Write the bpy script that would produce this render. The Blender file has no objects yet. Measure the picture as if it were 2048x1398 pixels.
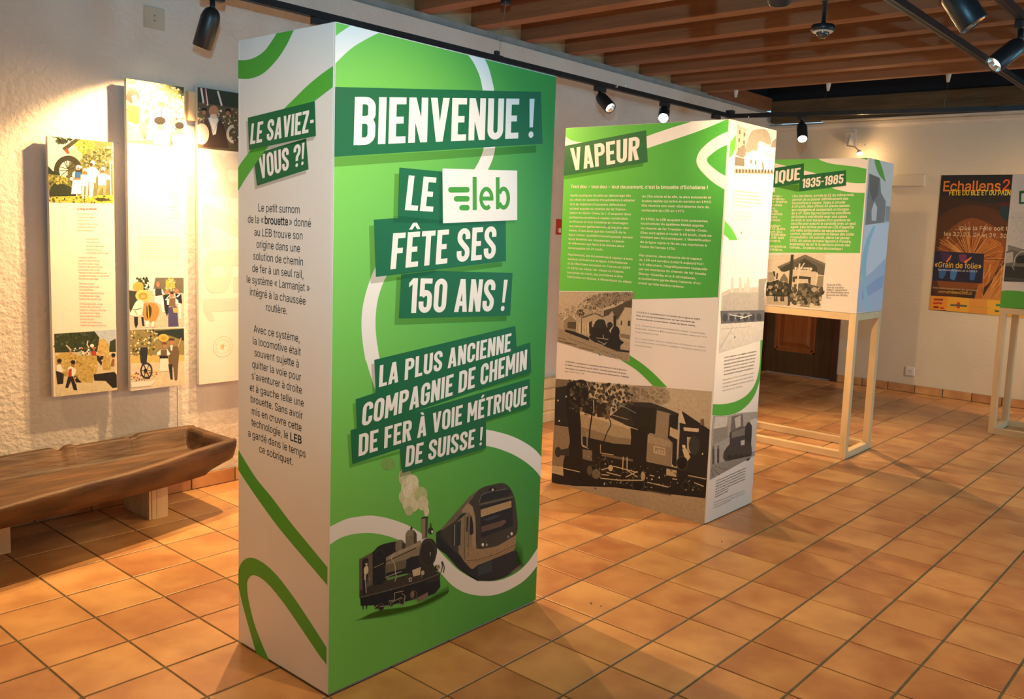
import bpy, math, random
import numpy as np
from mathutils import Matrix, Vector, noise
from mathutils.geometry import tessellate_polygon

# ------------------------------------------------------------------ camera, flash, exposure
scene = bpy.context.scene
COL = scene.collection
FPX = 1756.9765
YAW, PITCH, ROLL = 2.26661968, -0.11348711, 0.03925881
CAM = np.array([2.10531718, -3.08330933, 1.44849976])
PPX, PPY = 1089.2051181, 657.2597683
_f = np.array([math.cos(YAW) * math.cos(PITCH), math.sin(YAW) * math.cos(PITCH), math.sin(PITCH)])
_r = np.array([math.sin(YAW), -math.cos(YAW), 0.0])
_u = np.cross(_r, _f)
CR = math.cos(ROLL) * _r + math.sin(ROLL) * _u
CU = -math.sin(ROLL) * _r + math.cos(ROLL) * _u
CF = _f
cam = bpy.data.cameras.new('camera')
cam_o = bpy.data.objects.new('camera', cam)
COL.objects.link(cam_o)
cam_o.matrix_world = Matrix(((CR[0], CU[0], -CF[0], CAM[0]), (CR[1], CU[1], -CF[1], CAM[1]),
                             (CR[2], CU[2], -CF[2], CAM[2]), (0, 0, 0, 1)))
cam.sensor_width = 36.0
cam.lens = 36.0 * FPX / 2048
cam.shift_x = -(PPX - 1024) / 2048
cam.shift_y = (PPY - 699) / 2048
cam.clip_start = 0.05
scene.camera = cam_o

scene.view_settings.view_transform = 'Standard'
scene.view_settings.look = 'None'
scene.view_settings.gamma = 1.0
scene.view_settings.use_curve_mapping = False
scene.view_settings.exposure = 0.0
scene.cycles.max_bounces = 6
scene.cycles.diffuse_bounces = 4
scene.cycles.use_denoising = True
scene.cycles.sample_clamp_indirect = 6.0
scene.cycles.caustics_reflective = False
scene.cycles.caustics_refractive = False

world = bpy.data.worlds.new('daylight')
scene.world = world
world.use_nodes = True
world.node_tree.nodes['Background'].inputs[0].default_value = (0.4, 0.72, 1.0, 1)
world.node_tree.nodes['Background'].inputs[1].default_value = 1.2

WARM = (1.0, 0.60, 0.26)
COOL = (0.34, 0.72, 1.0)


def lamp_light(name, kind, loc, target, energy, color, size=0.03, cone=90, blend=0.6, parent=None):
    l = bpy.data.lights.new(name, kind)
    l.energy = energy
    l.color = color
    if kind == 'SPOT':
        l.spot_size = math.radians(cone)
        l.spot_blend = blend
        l.shadow_soft_size = size
    elif kind == 'POINT':
        l.shadow_soft_size = size
    o = bpy.data.objects.new(name, l)
    COL.objects.link(o)
    o.location = loc
    d = Vector(target) - Vector(loc)
    o.rotation_euler = d.to_track_quat('-Z', 'Y').to_euler()
    return o


# the photographer's flash, held well above the lens (its shadows lie just under the rails and lamps)
lamp_light('camera_flash', 'SPOT', (2.11, -3.10, 1.84), (-1.0, 0.60, 2.9), 320, (0.27, 0.70, 1.0), 0.02, 84, 1.0)
# daylight coming in at the two windows of the right wall, off the frame
for _y, _p in ((0.9, 30), (3.9, 110)):
    l = bpy.data.lights.new('window_daylight', 'AREA')
    l.shape = 'RECTANGLE'
    l.size, l.size_y = 1.3, 1.2
    l.energy = _p
    l.color = COOL
    o = bpy.data.objects.new('window_daylight', l)
    COL.objects.link(o)
    o.location = (4.45, _y, 1.55)
    o.rotation_euler = (0, math.radians(90), 0)
l = bpy.data.lights.new('hall_fill', 'AREA')  # weak cool fill put in behind the camera to lift the ambient
l.shape = 'RECTANGLE'
l.size, l.size_y = 2.6, 1.6
l.energy = 8
l.color = COOL
o = bpy.data.objects.new('hall_fill', l)
COL.objects.link(o)
o.location = (2.6, -4.9, 1.5)
o.rotation_euler = (math.radians(90), 0, 0)


# ------------------------------------------------------------------ helpers
def lin(h):
    h = h.lstrip('#')
    c = [int(h[i:i + 2], 16) / 255 for i in (0, 2, 4)]
    return tuple(x / 12.92 if x <= 0.04045 else ((x + 0.055) / 1.055) ** 2.4 for x in c)


def new_mat(name):
    m = bpy.data.materials.new(name)
    m.use_nodes = True
    nt = m.node_tree
    return m, nt, nt.nodes['Principled BSDF']


def coords(nt):
    return nt.nodes.new('ShaderNodeTexCoord')


def mat(name, c1, c2=None, rough=0.5, metal=0.0, scale=8.0, bump=0.0, bscale=None, stretch=(1, 1, 1), spec=0.5,
        detail=4.0, lo=0.3, hi=0.7, per_object=0.0):
    """procedural surface: two colours mixed by noise, optional bump and a per-object shift in brightness"""
    m, nt, b = new_mat(name)
    N, L = nt.nodes, nt.links
    tc = coords(nt)
    mp = N.new('ShaderNodeMapping')
    mp.inputs['Scale'].default_value = stretch
    L.new(tc.outputs['Object'], mp.inputs['Vector'])
    nz = N.new('ShaderNodeTexNoise')
    nz.inputs['Scale'].default_value = scale
    nz.inputs['Detail'].default_value = detail
    L.new(mp.outputs[0], nz.inputs['Vector'])
    rp = N.new('ShaderNodeValToRGB')
    rp.color_ramp.elements[0].position = lo
    rp.color_ramp.elements[1].position = hi
    rp.color_ramp.elements[0].color = (*c1, 1)
    rp.color_ramp.elements[1].color = (*(c2 or tuple(x * 0.94 for x in c1)), 1)
    L.new(nz.outputs['Fac'], rp.inputs[0])
    out = rp.outputs[0]
    if per_object:
        oi = N.new('ShaderNodeObjectInfo')
        hsv = N.new('ShaderNodeHueSaturation')
        mr = N.new('ShaderNodeMapRange')
        mr.inputs['To Min'].default_value = 1 - per_object
        mr.inputs['To Max'].default_value = 1 + per_object
        L.new(oi.outputs['Random'], mr.inputs['Value'])
        L.new(mr.outputs[0], hsv.inputs['Value'])
        L.new(out, hsv.inputs['Color'])
        out = hsv.outputs[0]
    L.new(out, b.inputs['Base Color'])
    b.inputs['Roughness'].default_value = rough
    b.inputs['Metallic'].default_value = metal
    b.inputs['Specular IOR Level'].default_value = spec
    if bump:
        n2 = N.new('ShaderNodeTexNoise')
        n2.inputs['Scale'].default_value = bscale or scale * 3
        n2.inputs['Detail'].default_value = 5
        L.new(mp.outputs[0], n2.inputs['Vector'])
        bp = N.new('ShaderNodeBump')
        bp.inputs['Strength'].default_value = bump
        bp.inputs['Distance'].default_value = 0.01
        L.new(n2.outputs['Fac'], bp.inputs['Height'])
        L.new(bp.outputs[0], b.inputs['Normal'])
    return m


def emis(name, color, strength):
    m, nt, b = new_mat(name)
    b.inputs['Base Color'].default_value = (*color, 1)
    b.inputs['Emission Color'].default_value = (*color, 1)
    b.inputs['Emission Strength'].default_value = strength
    return m


def wpos(o):
    v = Vector((0, 0, 0))
    while o is not None:
        v += o.location
        o = o.parent
    return v


class MB:
    """collects shapes in world coordinates; build() links them as one mesh object"""

    def __init__(s):
        s.v, s.f, s.c, s.sm = [], [], [], []

    def add(s, vs, fs, col=None, smooth=False):
        k = len(s.v)
        s.v += [tuple(map(float, p)) for p in vs]
        s.f += [tuple(i + k for i in f) for f in fs]
        s.c += [col] * len(fs)
        s.sm += [smooth] * len(fs)
        return s

    def box(s, x0, x1, y0, y1, z0, z1, bev=0.0):
        if bev <= 0:
            vs = [(x, y, z) for z in (z0, z1) for y in (y0, y1) for x in (x0, x1)]
            fs = [(0, 2, 3, 1), (4, 5, 7, 6), (0, 1, 5, 4), (2, 6, 7, 3), (0, 4, 6, 2), (1, 3, 7, 5)]
            return s.add(vs, fs)
        b = bev
        vs, idx = [], {}
        X, Y, Z = (x0, x1), (y0, y1), (z0, z1)
        sg = (1, -1)
        for i in (0, 1):
            for j in (0, 1):
                for k in (0, 1):
                    for a in range(3):
                        p = [X[i] + sg[i] * b, Y[j] + sg[j] * b, Z[k] + sg[k] * b]
                        p[a] = (X[i], Y[j], Z[k])[a]
                        idx[(i, j, k, a)] = len(vs)
                        vs.append(tuple(p))
        fs = []
        fs.append([idx[(0, 0, 0, 0)], idx[(0, 0, 1, 0)], idx[(0, 1, 1, 0)], idx[(0, 1, 0, 0)]])
        fs.append([idx[(1, 0, 0, 0)], idx[(1, 1, 0, 0)], idx[(1, 1, 1, 0)], idx[(1, 0, 1, 0)]])
        fs.append([idx[(0, 0, 0, 1)], idx[(1, 0, 0, 1)], idx[(1, 0, 1, 1)], idx[(0, 0, 1, 1)]])
        fs.append([idx[(0, 1, 0, 1)], idx[(0, 1, 1, 1)], idx[(1, 1, 1, 1)], idx[(1, 1, 0, 1)]])
        fs.append([idx[(0, 0, 0, 2)], idx[(0, 1, 0, 2)], idx[(1, 1, 0, 2)], idx[(1, 0, 0, 2)]])
        fs.append([idx[(0, 0, 1, 2)], idx[(1, 0, 1, 2)], idx[(1, 1, 1, 2)], idx[(0, 1, 1, 2)]])
        for i in (0, 1):
            for j in (0, 1):
                fs.append([idx[(i, j, 0, 0)], idx[(i, j, 1, 0)], idx[(i, j, 1, 1)], idx[(i, j, 0, 1)]])
                fs.append([idx[(i, 0, j, 0)], idx[(i, 1, j, 0)], idx[(i, 1, j, 2)], idx[(i, 0, j, 2)]])
                fs.append([idx[(0, i, j, 1)], idx[(1, i, j, 1)], idx[(1, i, j, 2)], idx[(0, i, j, 2)]])
                for k in (0, 1):
                    fs.append([idx[(i, j, k, 0)], idx[(i, j, k, 1)], idx[(i, j, k, 2)]])
        return s.add(vs, fs)

    def rings(s, rings, cap=(True, True), smooth=True):
        n = len(rings[0])
        vs = [p for r in rings for p in r]
        fs = []
        for a in range(len(rings) - 1):
            for i in range(n):
                j = (i + 1) % n
                fs.append((a * n + i, a * n + j, (a + 1) * n + j, (a + 1) * n + i))
        s.add(vs, fs, None, smooth)
        k = len(s.v) - len(vs)
        if cap[0]:
            s.f.append(tuple(k + i for i in reversed(range(n)))); s.c.append(None); s.sm.append(False)
        if cap[1]:
            s.f.append(tuple(k + (len(rings) - 1) * n + i for i in range(n))); s.c.append(None); s.sm.append(False)
        return s

    def lathe(s, prof, base, axis, n=24, cap=(True, True), smooth=True):
        """prof: (radius, distance along axis)"""
        a = Vector(axis).normalized()
        t = Vector((0, 0, 1)) if abs(a.z) < 0.9 else Vector((1, 0, 0))
        p = a.cross(t).normalized()
        q = a.cross(p)
        B = Vector(base)
        rs = []
        for r, d in prof:
            rs.append([B + a * d + (p * math.cos(2 * math.pi * i / n) + q * math.sin(2 * math.pi * i / n)) * r for i in range(n)])
        return s.rings(rs, cap, smooth)

    def tube(s, pts, r, n=8):
        pts = [Vector(p) for p in pts]
        rs = []
        for i, P in enumerate(pts):
            d = (pts[min(i + 1, len(pts) - 1)] - pts[max(i - 1, 0)]).normalized()
            t = Vector((0, 0, 1)) if abs(d.z) < 0.9 else Vector((1, 0, 0))
            p = d.cross(t).normalized()
            q = d.cross(p)
            rs.append([P + (p * math.cos(2 * math.pi * k / n) + q * math.sin(2 * math.pi * k / n)) * r for k in range(n)])
        return s.rings(rs)

    def bar(s, A, B, w, h):
        """rectangular bar from A to B; h is its height, top at the given z"""
        A, B = Vector(A), Vector(B)
        d = (B - A).normalized()
        p = d.cross(Vector((0, 0, 1))).normalized() * w / 2
        dn = Vector((0, 0, -h))
        rs = [[P - p, P + p, P + p + dn, P - p + dn] for P in (A, B)]
        return s.rings(rs, smooth=False)

    def build(s, name, material, parent=None, **props):
        org = wpos(parent) if parent is not None else Vector((0, 0, 0))
        me = bpy.data.meshes.new(name)
        me.from_pydata([(p[0] - org[0], p[1] - org[1], p[2] - org[2]) for p in s.v], [], s.f)
        me.materials.append(material)
        me.polygons.foreach_set('use_smooth', s.sm)
        if any(c is not None for c in s.c):
            at = me.color_attributes.new('ink', 'FLOAT_COLOR', 'CORNER')
            buf = []
            for p, c in zip(me.polygons, s.c):
                buf += list((*(c or (1, 1, 1)), 1.0)) * p.loop_total
            at.data.foreach_set('color', buf)
        me.update()
        o = bpy.data.objects.new(name, me)
        COL.objects.link(o)
        if parent is not None:
            o.parent = parent
        for k, val in props.items():
            o[k] = val
        return o


def thing(name, label, cat, loc, group=None):
    o = bpy.data.objects.new(name, None)
    o.empty_display_size = 0.1
    COL.objects.link(o)
    o.location = loc
    o['label'] = label
    o['category'] = cat
    if group:
        o['group'] = group
    return o


def instance(src, name, parent, loc):
    o = bpy.data.objects.new(name, src)
    COL.objects.link(o)
    if parent is not None:
        o.parent = parent
        loc = Vector(loc) - wpos(parent)
    o.location = loc
    return o


# ------------------------------------------------------------------ materials
def tile_material(name, island):
    m, nt, b = new_mat(name)
    N, L = nt.nodes, nt.links
    if island:
        g = N.new('ShaderNodeNewGeometry')
        rnd = g.outputs['Random Per Island']
    else:
        g = N.new('ShaderNodeObjectInfo')
        rnd = g.outputs['Random']
    rp = N.new('ShaderNodeValToRGB')
    cr = rp.color_ramp
    cr.elements[0].color = (*lin('#a06b45'), 1)
    cr.elements[1].color = (*lin('#bd8d5f'), 1)
    for p, c in ((0.25, '#b07a50'), (0.5, '#b98458'), (0.72, '#c4925f'), (0.9, '#cda069')):
        e = cr.elements.new(p)
        e.color = (*lin(c), 1)
    L.new(rnd, rp.inputs[0])
    tc = coords(nt)
    mth = N.new('ShaderNodeVectorMath')
    mth.operation = 'ADD'
    cmb = N.new('ShaderNodeCombineXYZ')
    sc = N.new('ShaderNodeMath')
    sc.operation = 'MULTIPLY'
    sc.inputs[1].default_value = 37.0
    L.new(rnd, sc.inputs[0])
    L.new(sc.outputs[0], cmb.inputs[2])
    L.new(tc.outputs['Object'], mth.inputs[0])
    L.new(cmb.outputs[0], mth.inputs[1])
    nz = N.new('ShaderNodeTexNoise')
    nz.inputs['Scale'].default_value = 5.5
    nz.inputs['Detail'].default_value = 3
    L.new(mth.outputs[0], nz.inputs['Vector'])
    nr = N.new('ShaderNodeValToRGB')
    nr.color_ramp.elements[0].position = 0.36
    nr.color_ramp.elements[1].position = 0.66
    nr.color_ramp.elements[0].color = (*lin('#a06c48'), 1)
    nr.color_ramp.elements[1].color = (*lin('#d3a872'), 1)
    L.new(nz.outputs['Fac'], nr.inputs[0])
    mx = N.new('ShaderNodeMix')
    mx.data_type = 'RGBA'
    mx.inputs['Factor'].default_value = 0.5
    L.new(rp.outputs[0], mx.inputs['A'])
    L.new(nr.outputs[0], mx.inputs['B'])
    L.new(mx.outputs['Result'], b.inputs['Base Color'])
    rr = N.new('ShaderNodeMapRange')
    rr.inputs['To Min'].default_value = 0.26
    rr.inputs['To Max'].default_value = 0.42
    L.new(nz.outputs['Fac'], rr.inputs['Value'])
    L.new(rr.outputs[0], b.inputs['Roughness'])
    b.inputs['Specular IOR Level'].default_value = 0.45
    n2 = N.new('ShaderNodeTexNoise')
    n2.inputs['Scale'].default_value = 26
    n2.inputs['Detail'].default_value = 2
    L.new(mth.outputs[0], n2.inputs['Vector'])
    bp = N.new('ShaderNodeBump')
    bp.inputs['Strength'].default_value = 0.22
    bp.inputs['Distance'].default_value = 0.004
    L.new(n2.outputs['Fac'], bp.inputs['Height'])
    L.new(bp.outputs[0], b.inputs['Normal'])
    return m


M = {}
M['tile'] = tile_material('terracotta_glaze', False)
M['tile_far'] = tile_material('terracotta_glaze_joined', True)
M['grout'] = mat('grout', lin('#6d6a52'), lin('#57563f'), 0.9, scale=30, bump=0.2)
M['plaster'] = mat('rough_white_plaster', lin('#dcd4c8'), lin('#d2c9bc'), 0.9, scale=3, bump=0.55, bscale=38, spec=0.2)
M['plaster_back'] = mat('smooth_cream_plaster', lin('#d6cdb9'), lin('#cec4ae'), 0.9, scale=2, bump=0.2, bscale=40, spec=0.2)
M['plaster_trim'] = mat('white_moulding_paint', lin('#ddd6c8'), lin('#d3cbbb'), 0.7, scale=6)
M['grey_ledge'] = mat('shaded_grey_ledge', lin('#9c9c98'), lin('#8b8b86'), 0.9, scale=8, bump=0.3)  # grey carries the shade of the recessed ledge in its colour
M['joist'] = mat('pine_joist', lin('#a06e48'), lin('#84583a'), 0.6, scale=2.2, stretch=(0.5, 9, 9), bump=0.15, bscale=8, per_object=0.12, detail=6)
M['block'] = mat('pine_blocking', lin('#c9a078'), lin('#b48a60'), 0.55, scale=3, stretch=(4, 1, 9), bump=0.1, per_object=0.1)
M['redwood'] = mat('reddish_trimmer', lin('#94613f'), lin('#7a4c30'), 0.55, scale=3, stretch=(4, 1, 9), bump=0.1)
M['oldbeam'] = mat('old_grey_brown_beam', lin('#6b5638'), lin('#4b3d29'), 0.8, scale=2, stretch=(1, 8, 8), bump=0.4, bscale=10)
M['void'] = mat('shaft_shade_blue', lin('#04101c'), lin('#030c16'), 0.8, scale=2)  # near-black blue paints in the darkness of the open shaft
M['white'] = mat('white_board', lin('#e4dfd6'), lin('#ded8cd'), 0.42, scale=2, spec=0.35)
M['cream'] = mat('cream_board', lin('#e6dfd2'), lin('#e0d8ca'), 0.45, scale=2, spec=0.35)
M['edge'] = mat('white_foam_edge', lin('#dcdde2'), lin('#d0d1d6'), 0.5, scale=4)
M['spruce'] = mat('pale_spruce', lin('#e2c99c'), lin('#d4b88a'), 0.5, scale=4, stretch=(5, 5, 0.7), bump=0.08, bscale=14, per_object=0.05)
M['spruce_h'] = mat('pale_spruce_rail', lin('#e2cba0'), lin('#d4b98c'), 0.5, scale=4, stretch=(1, 6, 6), bump=0.08, bscale=14, per_object=0.05)
M['black'] = mat('black_powder_coat', (0.012, 0.015, 0.018), (0.02, 0.024, 0.028), 0.38, scale=40, bump=0.05, bscale=200)
M['rail'] = mat('black_anodised_rail', (0.012, 0.015, 0.018), (0.022, 0.026, 0.03), 0.32, metal=0.2, scale=10)
M['groove'] = mat('rail_groove', (0.004, 0.005, 0.006), (0.006, 0.007, 0.008), 0.6)
M['wire'] = mat('steel_wire', (0.25, 0.26, 0.25), (0.3, 0.3, 0.3), 0.35, metal=0.8)
M['whitep'] = mat('white_plastic', lin('#e2dccf'), lin('#d9d2c4'), 0.4, scale=5)
M['led'] = emis('lamp_led', (1.0, 0.86, 0.62), 40)
M['led_soft'] = emis('lamp_led_seen_aslant', (1.0, 0.93, 0.78), 9)
M['reflector'] = mat('lamp_reflector', (0.85, 0.84, 0.8), (0.8, 0.79, 0.75), 0.2, metal=1.0)
M['dooroak'] = mat('dark_oak_frame', lin('#5f4420'), lin('#48341a'), 0.45, scale=3, stretch=(8, 8, 0.8), bump=0.1)
M['doorpanel'] = mat('orange_oak_panel', lin('#a8622a'), lin('#8c4d1f'), 0.4, scale=3, stretch=(8, 8, 0.8), bump=0.1)
M['doorcase'] = mat('dark_red_door_case', lin('#4d2614'), lin('#3a1c10'), 0.5, scale=3, stretch=(8, 8, 0.8))
M['trough'] = mat('weathered_trough_wood', lin('#5f4229'), lin('#2a1c11'), 0.62, scale=3.2, stretch=(5, 0.9, 5), bump=0.55, bscale=7, detail=8, lo=0.35, hi=0.72)
M['brass'] = mat('door_brass', (0.6, 0.45, 0.2), (0.55, 0.4, 0.18), 0.3, metal=1.0)
M['screw'] = mat('screw_zinc', (0.5, 0.5, 0.5), (0.4, 0.4, 0.4), 0.3, metal=1.0)
M['hole'] = mat('dark_hole', (0.03, 0.03, 0.03), (0.02, 0.02, 0.02), 0.7)


def ink_material(name, grain):
    m, nt, b = new_mat(name)
    N, L = nt.nodes, nt.links
    at = N.new('ShaderNodeVertexColor')
    at.layer_name = 'ink'
    out = at.outputs[0]
    if grain:
        tc = coords(nt)
        nz = N.new('ShaderNodeTexNoise')
        nz.inputs['Scale'].default_value = 60
        nz.inputs['Detail'].default_value = 5
        nz.inputs['Roughness'].default_value = 0.7
        L.new(tc.outputs['Object'], nz.inputs['Vector'])
        mr = N.new('ShaderNodeMapRange')
        mr.inputs['From Min'].default_value = 0.3
        mr.inputs['From Max'].default_value = 0.7
        mr.inputs['To Min'].default_value = 1 - grain
        mr.inputs['To Max'].default_value = 1 + grain
        L.new(nz.outputs['Fac'], mr.inputs['Value'])
        vm = N.new('ShaderNodeVectorMath')
        vm.operation = 'SCALE'
        L.new(out, vm.inputs[0])
        L.new(mr.outputs[0], vm.inputs['Scale'])
        out = vm.outputs[0]
    L.new(out, b.inputs['Base Color'])
    b.inputs['Roughness'].default_value = 0.42
    b.inputs['Specular IOR Level'].default_value = 0.35
    return m


M['ink'] = ink_material('print_ink', 0)
M['photo'] = ink_material('photo_print_ink', 0.16)
M['foliage'] = ink_material('photo_print_ink_coarse', 0.5)


def tint_material(name, c):
    m = bpy.data.materials.new(name)
    m.use_nodes = True
    nt = m.node_tree
    nt.nodes.clear()
    t = nt.nodes.new('ShaderNodeBsdfTransparent')
    t.inputs[0].default_value = (*c, 1)
    o = nt.nodes.new('ShaderNodeOutputMaterial')
    nt.links.new(t.outputs[0], o.inputs[0])
    return m


M['tint'] = tint_material('translucent_grey_ink', (0.78, 0.78, 0.74))
M['tint_soft'] = tint_material('translucent_dark_ink', (0.88, 0.88, 0.90))


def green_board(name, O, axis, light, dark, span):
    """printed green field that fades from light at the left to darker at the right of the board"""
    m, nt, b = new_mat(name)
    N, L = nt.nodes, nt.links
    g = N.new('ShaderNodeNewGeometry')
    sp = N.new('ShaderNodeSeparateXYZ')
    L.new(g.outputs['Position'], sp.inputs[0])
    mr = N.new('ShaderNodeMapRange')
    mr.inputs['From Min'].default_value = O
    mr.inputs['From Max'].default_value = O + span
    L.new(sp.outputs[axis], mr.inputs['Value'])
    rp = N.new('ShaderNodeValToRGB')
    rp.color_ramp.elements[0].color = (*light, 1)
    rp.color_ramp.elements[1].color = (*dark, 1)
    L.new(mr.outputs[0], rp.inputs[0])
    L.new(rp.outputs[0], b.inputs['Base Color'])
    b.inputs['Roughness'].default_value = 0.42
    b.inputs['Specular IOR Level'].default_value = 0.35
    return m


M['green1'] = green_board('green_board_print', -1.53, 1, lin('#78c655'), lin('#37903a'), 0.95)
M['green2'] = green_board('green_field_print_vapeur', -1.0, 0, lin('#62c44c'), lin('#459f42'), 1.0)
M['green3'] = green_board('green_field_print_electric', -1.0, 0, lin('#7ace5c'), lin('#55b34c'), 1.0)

# ------------------------------------------------------------------ the room
XL, XR, YF, YB = -2.21, 4.2, -5.0, 5.70
PXT, PYT = 0.25714, 0.2545


def proj(p):
    d = np.array(p) - CAM
    z = d @ CF
    return PPX + FPX * (d @ CR) / z, PPY - FPX * (d @ CU) / z, z


floor = MB().box(XL - 0.15, XR + 0.15, YF - 0.15, YB + 0.25, -0.12, -0.0035).build('floor', M['grout'], kind='structure')
floor['label'] = 'terracotta tiled floor with grey grout joints'


def tile_geo(cx, cy, z=0.0):
    a, b = 0.1243, 0.1243
    r = 0.0022
    vs, fs = [], []
    for (dx, dy, zz) in ((a, b, -0.008), (a, b, -0.0022), (a - r * 0.4, b - r * 0.4, -0.0007), (a - r, b - r, 0.0)):
        for sx, sy in ((-1, -1), (1, -1), (1, 1), (-1, 1)):
            vs.append((cx + sx * dx, cy + sy * dy, z + zz))
    for k in range(3):
        for i in range(4):
            j = (i + 1) % 4
            fs.append((k * 4 + i, k * 4 + j, k * 4 + 4 + j, k * 4 + 4 + i))
    fs.append((12, 13, 14, 15))
    return vs, fs


tile_src = MB()
tile_src.add(*tile_geo(0, 0))
tile_o = tile_src.build('floor_tile', M['tile'], floor)
tile_me = tile_o.data
cells = []
for i in range(-9, 17):
    for j in range(-20, 23):
        cx, cy = (i + 0.5) * PXT, (j + 0.5) * PYT
        x0, x1 = cx - 0.124, cx + 0.124
        if x0 < XL - 0.13 or x1 > XR + 0.12 or cy < YF - 0.1 or cy > YB + 0.13:
            continue
        px, py, z = proj((cx, cy, 0))
        vis = z > 0.2 and -90 < px < 2138 and py < 1500
        hidden = (-0.5 < cx < 0 and -1.5 < cy < -0.56) or (-1 < cx < 0 and 0.75 < cy < 1.25)
        cells.append((0 if (vis and not hidden) else 1, z, cx, cy))
cells.sort()
n_ind = 0
rest = MB()
rnd = random.Random(4)
for (hid, z, cx, cy) in cells:
    if hid == 0 and n_ind < 299:
        if n_ind == 0:
            o = tile_o
            o.location = (cx, cy, 0)
        else:
            o = instance(tile_me, 'floor_tile', floor, (cx, cy, 0))
        o.rotation_euler = (rnd.uniform(-0.002, 0.002), rnd.uniform(-0.002, 0.002), rnd.choice((0, 1, 2, 3)) * math.pi / 2)
        n_ind += 1
    else:
        rest.add(*tile_geo(cx, cy))
rest.build('floor_tiles', M['tile_far'], floor, kind='stuff')

# left wall, back wall with the door opening, right wall with two windows, front wall
MB().box(XL - 0.15, XL, YF, YB + 0.25, 0, 2.725).build('wall_left', M['plaster'], kind='structure')
DX0, DX1, DH = -2.195, -1.30, 2.02
MB().box(XL, DX0, YB, YB + 0.25, 0, 2.62).box(DX1, XR, YB, YB + 0.25, 0, 2.62).box(DX0, DX1, YB, YB + 0.25, DH, 2.62) \
    .build('wall_back', M['plaster_back'], kind='structure')
wr = MB()
wins = ((0.25, 1.55), (3.25, 4.55))
WZ0, WZ1 = 0.95, 2.15
ys = [YF, wins[0][0], wins[0][1], wins[1][0], wins[1][1], YB]
for k in (0, 2, 4):
    wr.box(XR, XR + 0.15, ys[k], ys[k + 1], 0, 3.3)
for a, b in wins:
    wr.box(XR, XR + 0.15, a, b, 0, WZ0).box(XR, XR + 0.15, a, b, WZ1, 3.3)
wr.build('wall_right', M['plaster_back'], kind='structure')
MB().box(XL, 1.3, YF - 0.15, YF, 0, 3.3).box(3.9, XR, YF - 0.15, YF, 0, 3.3).box(1.3, 3.9, YF - 0.15, YF, 2.3, 3.3) \
    .box(1.3, 3.9, YF - 0.15, YF, 0, 0.7).build('wall_front', M['plaster_back'], kind='structure')


def pane_material():
    m = bpy.data.materials.new('window_glass')
    m.use_nodes = True
    nt = m.node_tree
    nt.nodes.clear()
    t = nt.nodes.new('ShaderNodeBsdfTransparent')
    t.inputs[0].default_value = (0.95, 0.97, 0.96, 1)
    g = nt.nodes.new('ShaderNodeBsdfGlossy')
    g.inputs['Roughness'].default_value = 0.02
    mx = nt.nodes.new('ShaderNodeMixShader')
    mx.inputs[0].default_value = 0.06
    o = nt.nodes.new('ShaderNodeOutputMaterial')
    nt.links.new(t.outputs[0], mx.inputs[1])
    nt.links.new(g.outputs[0], mx.inputs[2])
    nt.links.new(mx.outputs[0], o.inputs[0])
    return m


M['glass'] = pane_material()
for n, (a, b) in enumerate(wins):
    fr = MB()
    mid = (a + b) / 2
    X0, X1 = XR + 0.03, XR + 0.10
    fr.box(X0, X1, a, a + 0.05, WZ0, WZ1).box(X0, X1, b - 0.05, b, WZ0, WZ1).box(X0, X1, mid - 0.03, mid + 0.03, WZ0, WZ1)
    fr.box(X0, X1, a, b, WZ0, WZ0 + 0.05).box(X0, X1, a, b, WZ1 - 0.05, WZ1)
    w = fr.build('window_%d' % (n + 1), M['plaster_trim'], kind='structure')
    MB().box(XR + 0.06, XR + 0.065, a + 0.05, mid - 0.03, WZ0 + 0.05, WZ1 - 0.05).build('pane', M['glass'], w)
    MB().box(XR + 0.06, XR + 0.065, mid + 0.03, b - 0.05, WZ0 + 0.05, WZ1 - 0.05).build('pane', M['glass'], w)
fr = MB()
for xx in (1.3, 2.57, 3.84):
    fr.box(xx, xx + 0.06, YF - 0.1, YF - 0.03, 0.7, 2.3)
fr.box(1.3, 3.9, YF - 0.1, YF - 0.03, 0.7, 0.76).box(1.3, 3.9, YF - 0.1, YF - 0.03, 2.24, 2.3)
w = fr.build('window_3', M['plaster_trim'], kind='structure')
for a, b in ((1.36, 2.57), (2.63, 3.84)):
    MB().box(a, b, YF - 0.07, YF - 0.065, 0.76, 2.24).build('pane', M['glass'], w)

# the ceiling: boards on visible pine joists; beyond the last joist the ceiling is open and dark
ZJ = 2.775
ceiling = MB().box(XL - 0.15, XR + 0.15, YF - 0.15, 4.36, 2.985, 3.03).build('ceiling', M['oldbeam'], kind='structure')
jy = [4.33 - 0.505 * k for k in range(19)]
for k, y in enumerate(jy):
    w2 = 0.03 if k == 0 else 0.052
    j = MB().box(XL - 0.12, XR, y - w2, y + w2, ZJ, 2.985, 0.004).build('joist', M['joist'], ceiling)
for k in range(len(jy) - 1):
    MB().box(XL - 0.10, XL - 0.055, jy[k + 1] + 0.052, jy[k] - (0.03 if k == 0 else 0.052), ZJ - 0.002, 2.985).build('blocking_board', M['block'], ceiling)
MB().box(XL - 0.12, XL + 0.05, 4.36, YB - 0.12, 2.76, 2.885).build('trimmer_board', M['redwood'], ceiling)
MB().box(XL - 0.15, XR + 0.15, 4.36, YB + 0.25, 3.45, 3.5).box(XL - 0.15, XL - 0.02, 4.36, YB + 0.25, 2.885, 3.45) \
    .box(XL - 0.15, XR + 0.15, YB - 0.1, YB + 0.25, 2.86, 3.45).box(XL, XR, 4.345, 4.36, 3.03, 3.45) \
    .build('dark_shaft', M['void'], ceiling)
MB().box(XL - 0.15, XL - 0.012, YF, 4.36, 2.725, 2.773).box(XL - 0.15, XL - 0.012, 4.36, YB, 2.725, 2.76).build('trim_1', M['grey_ledge'], kind='structure')
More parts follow.
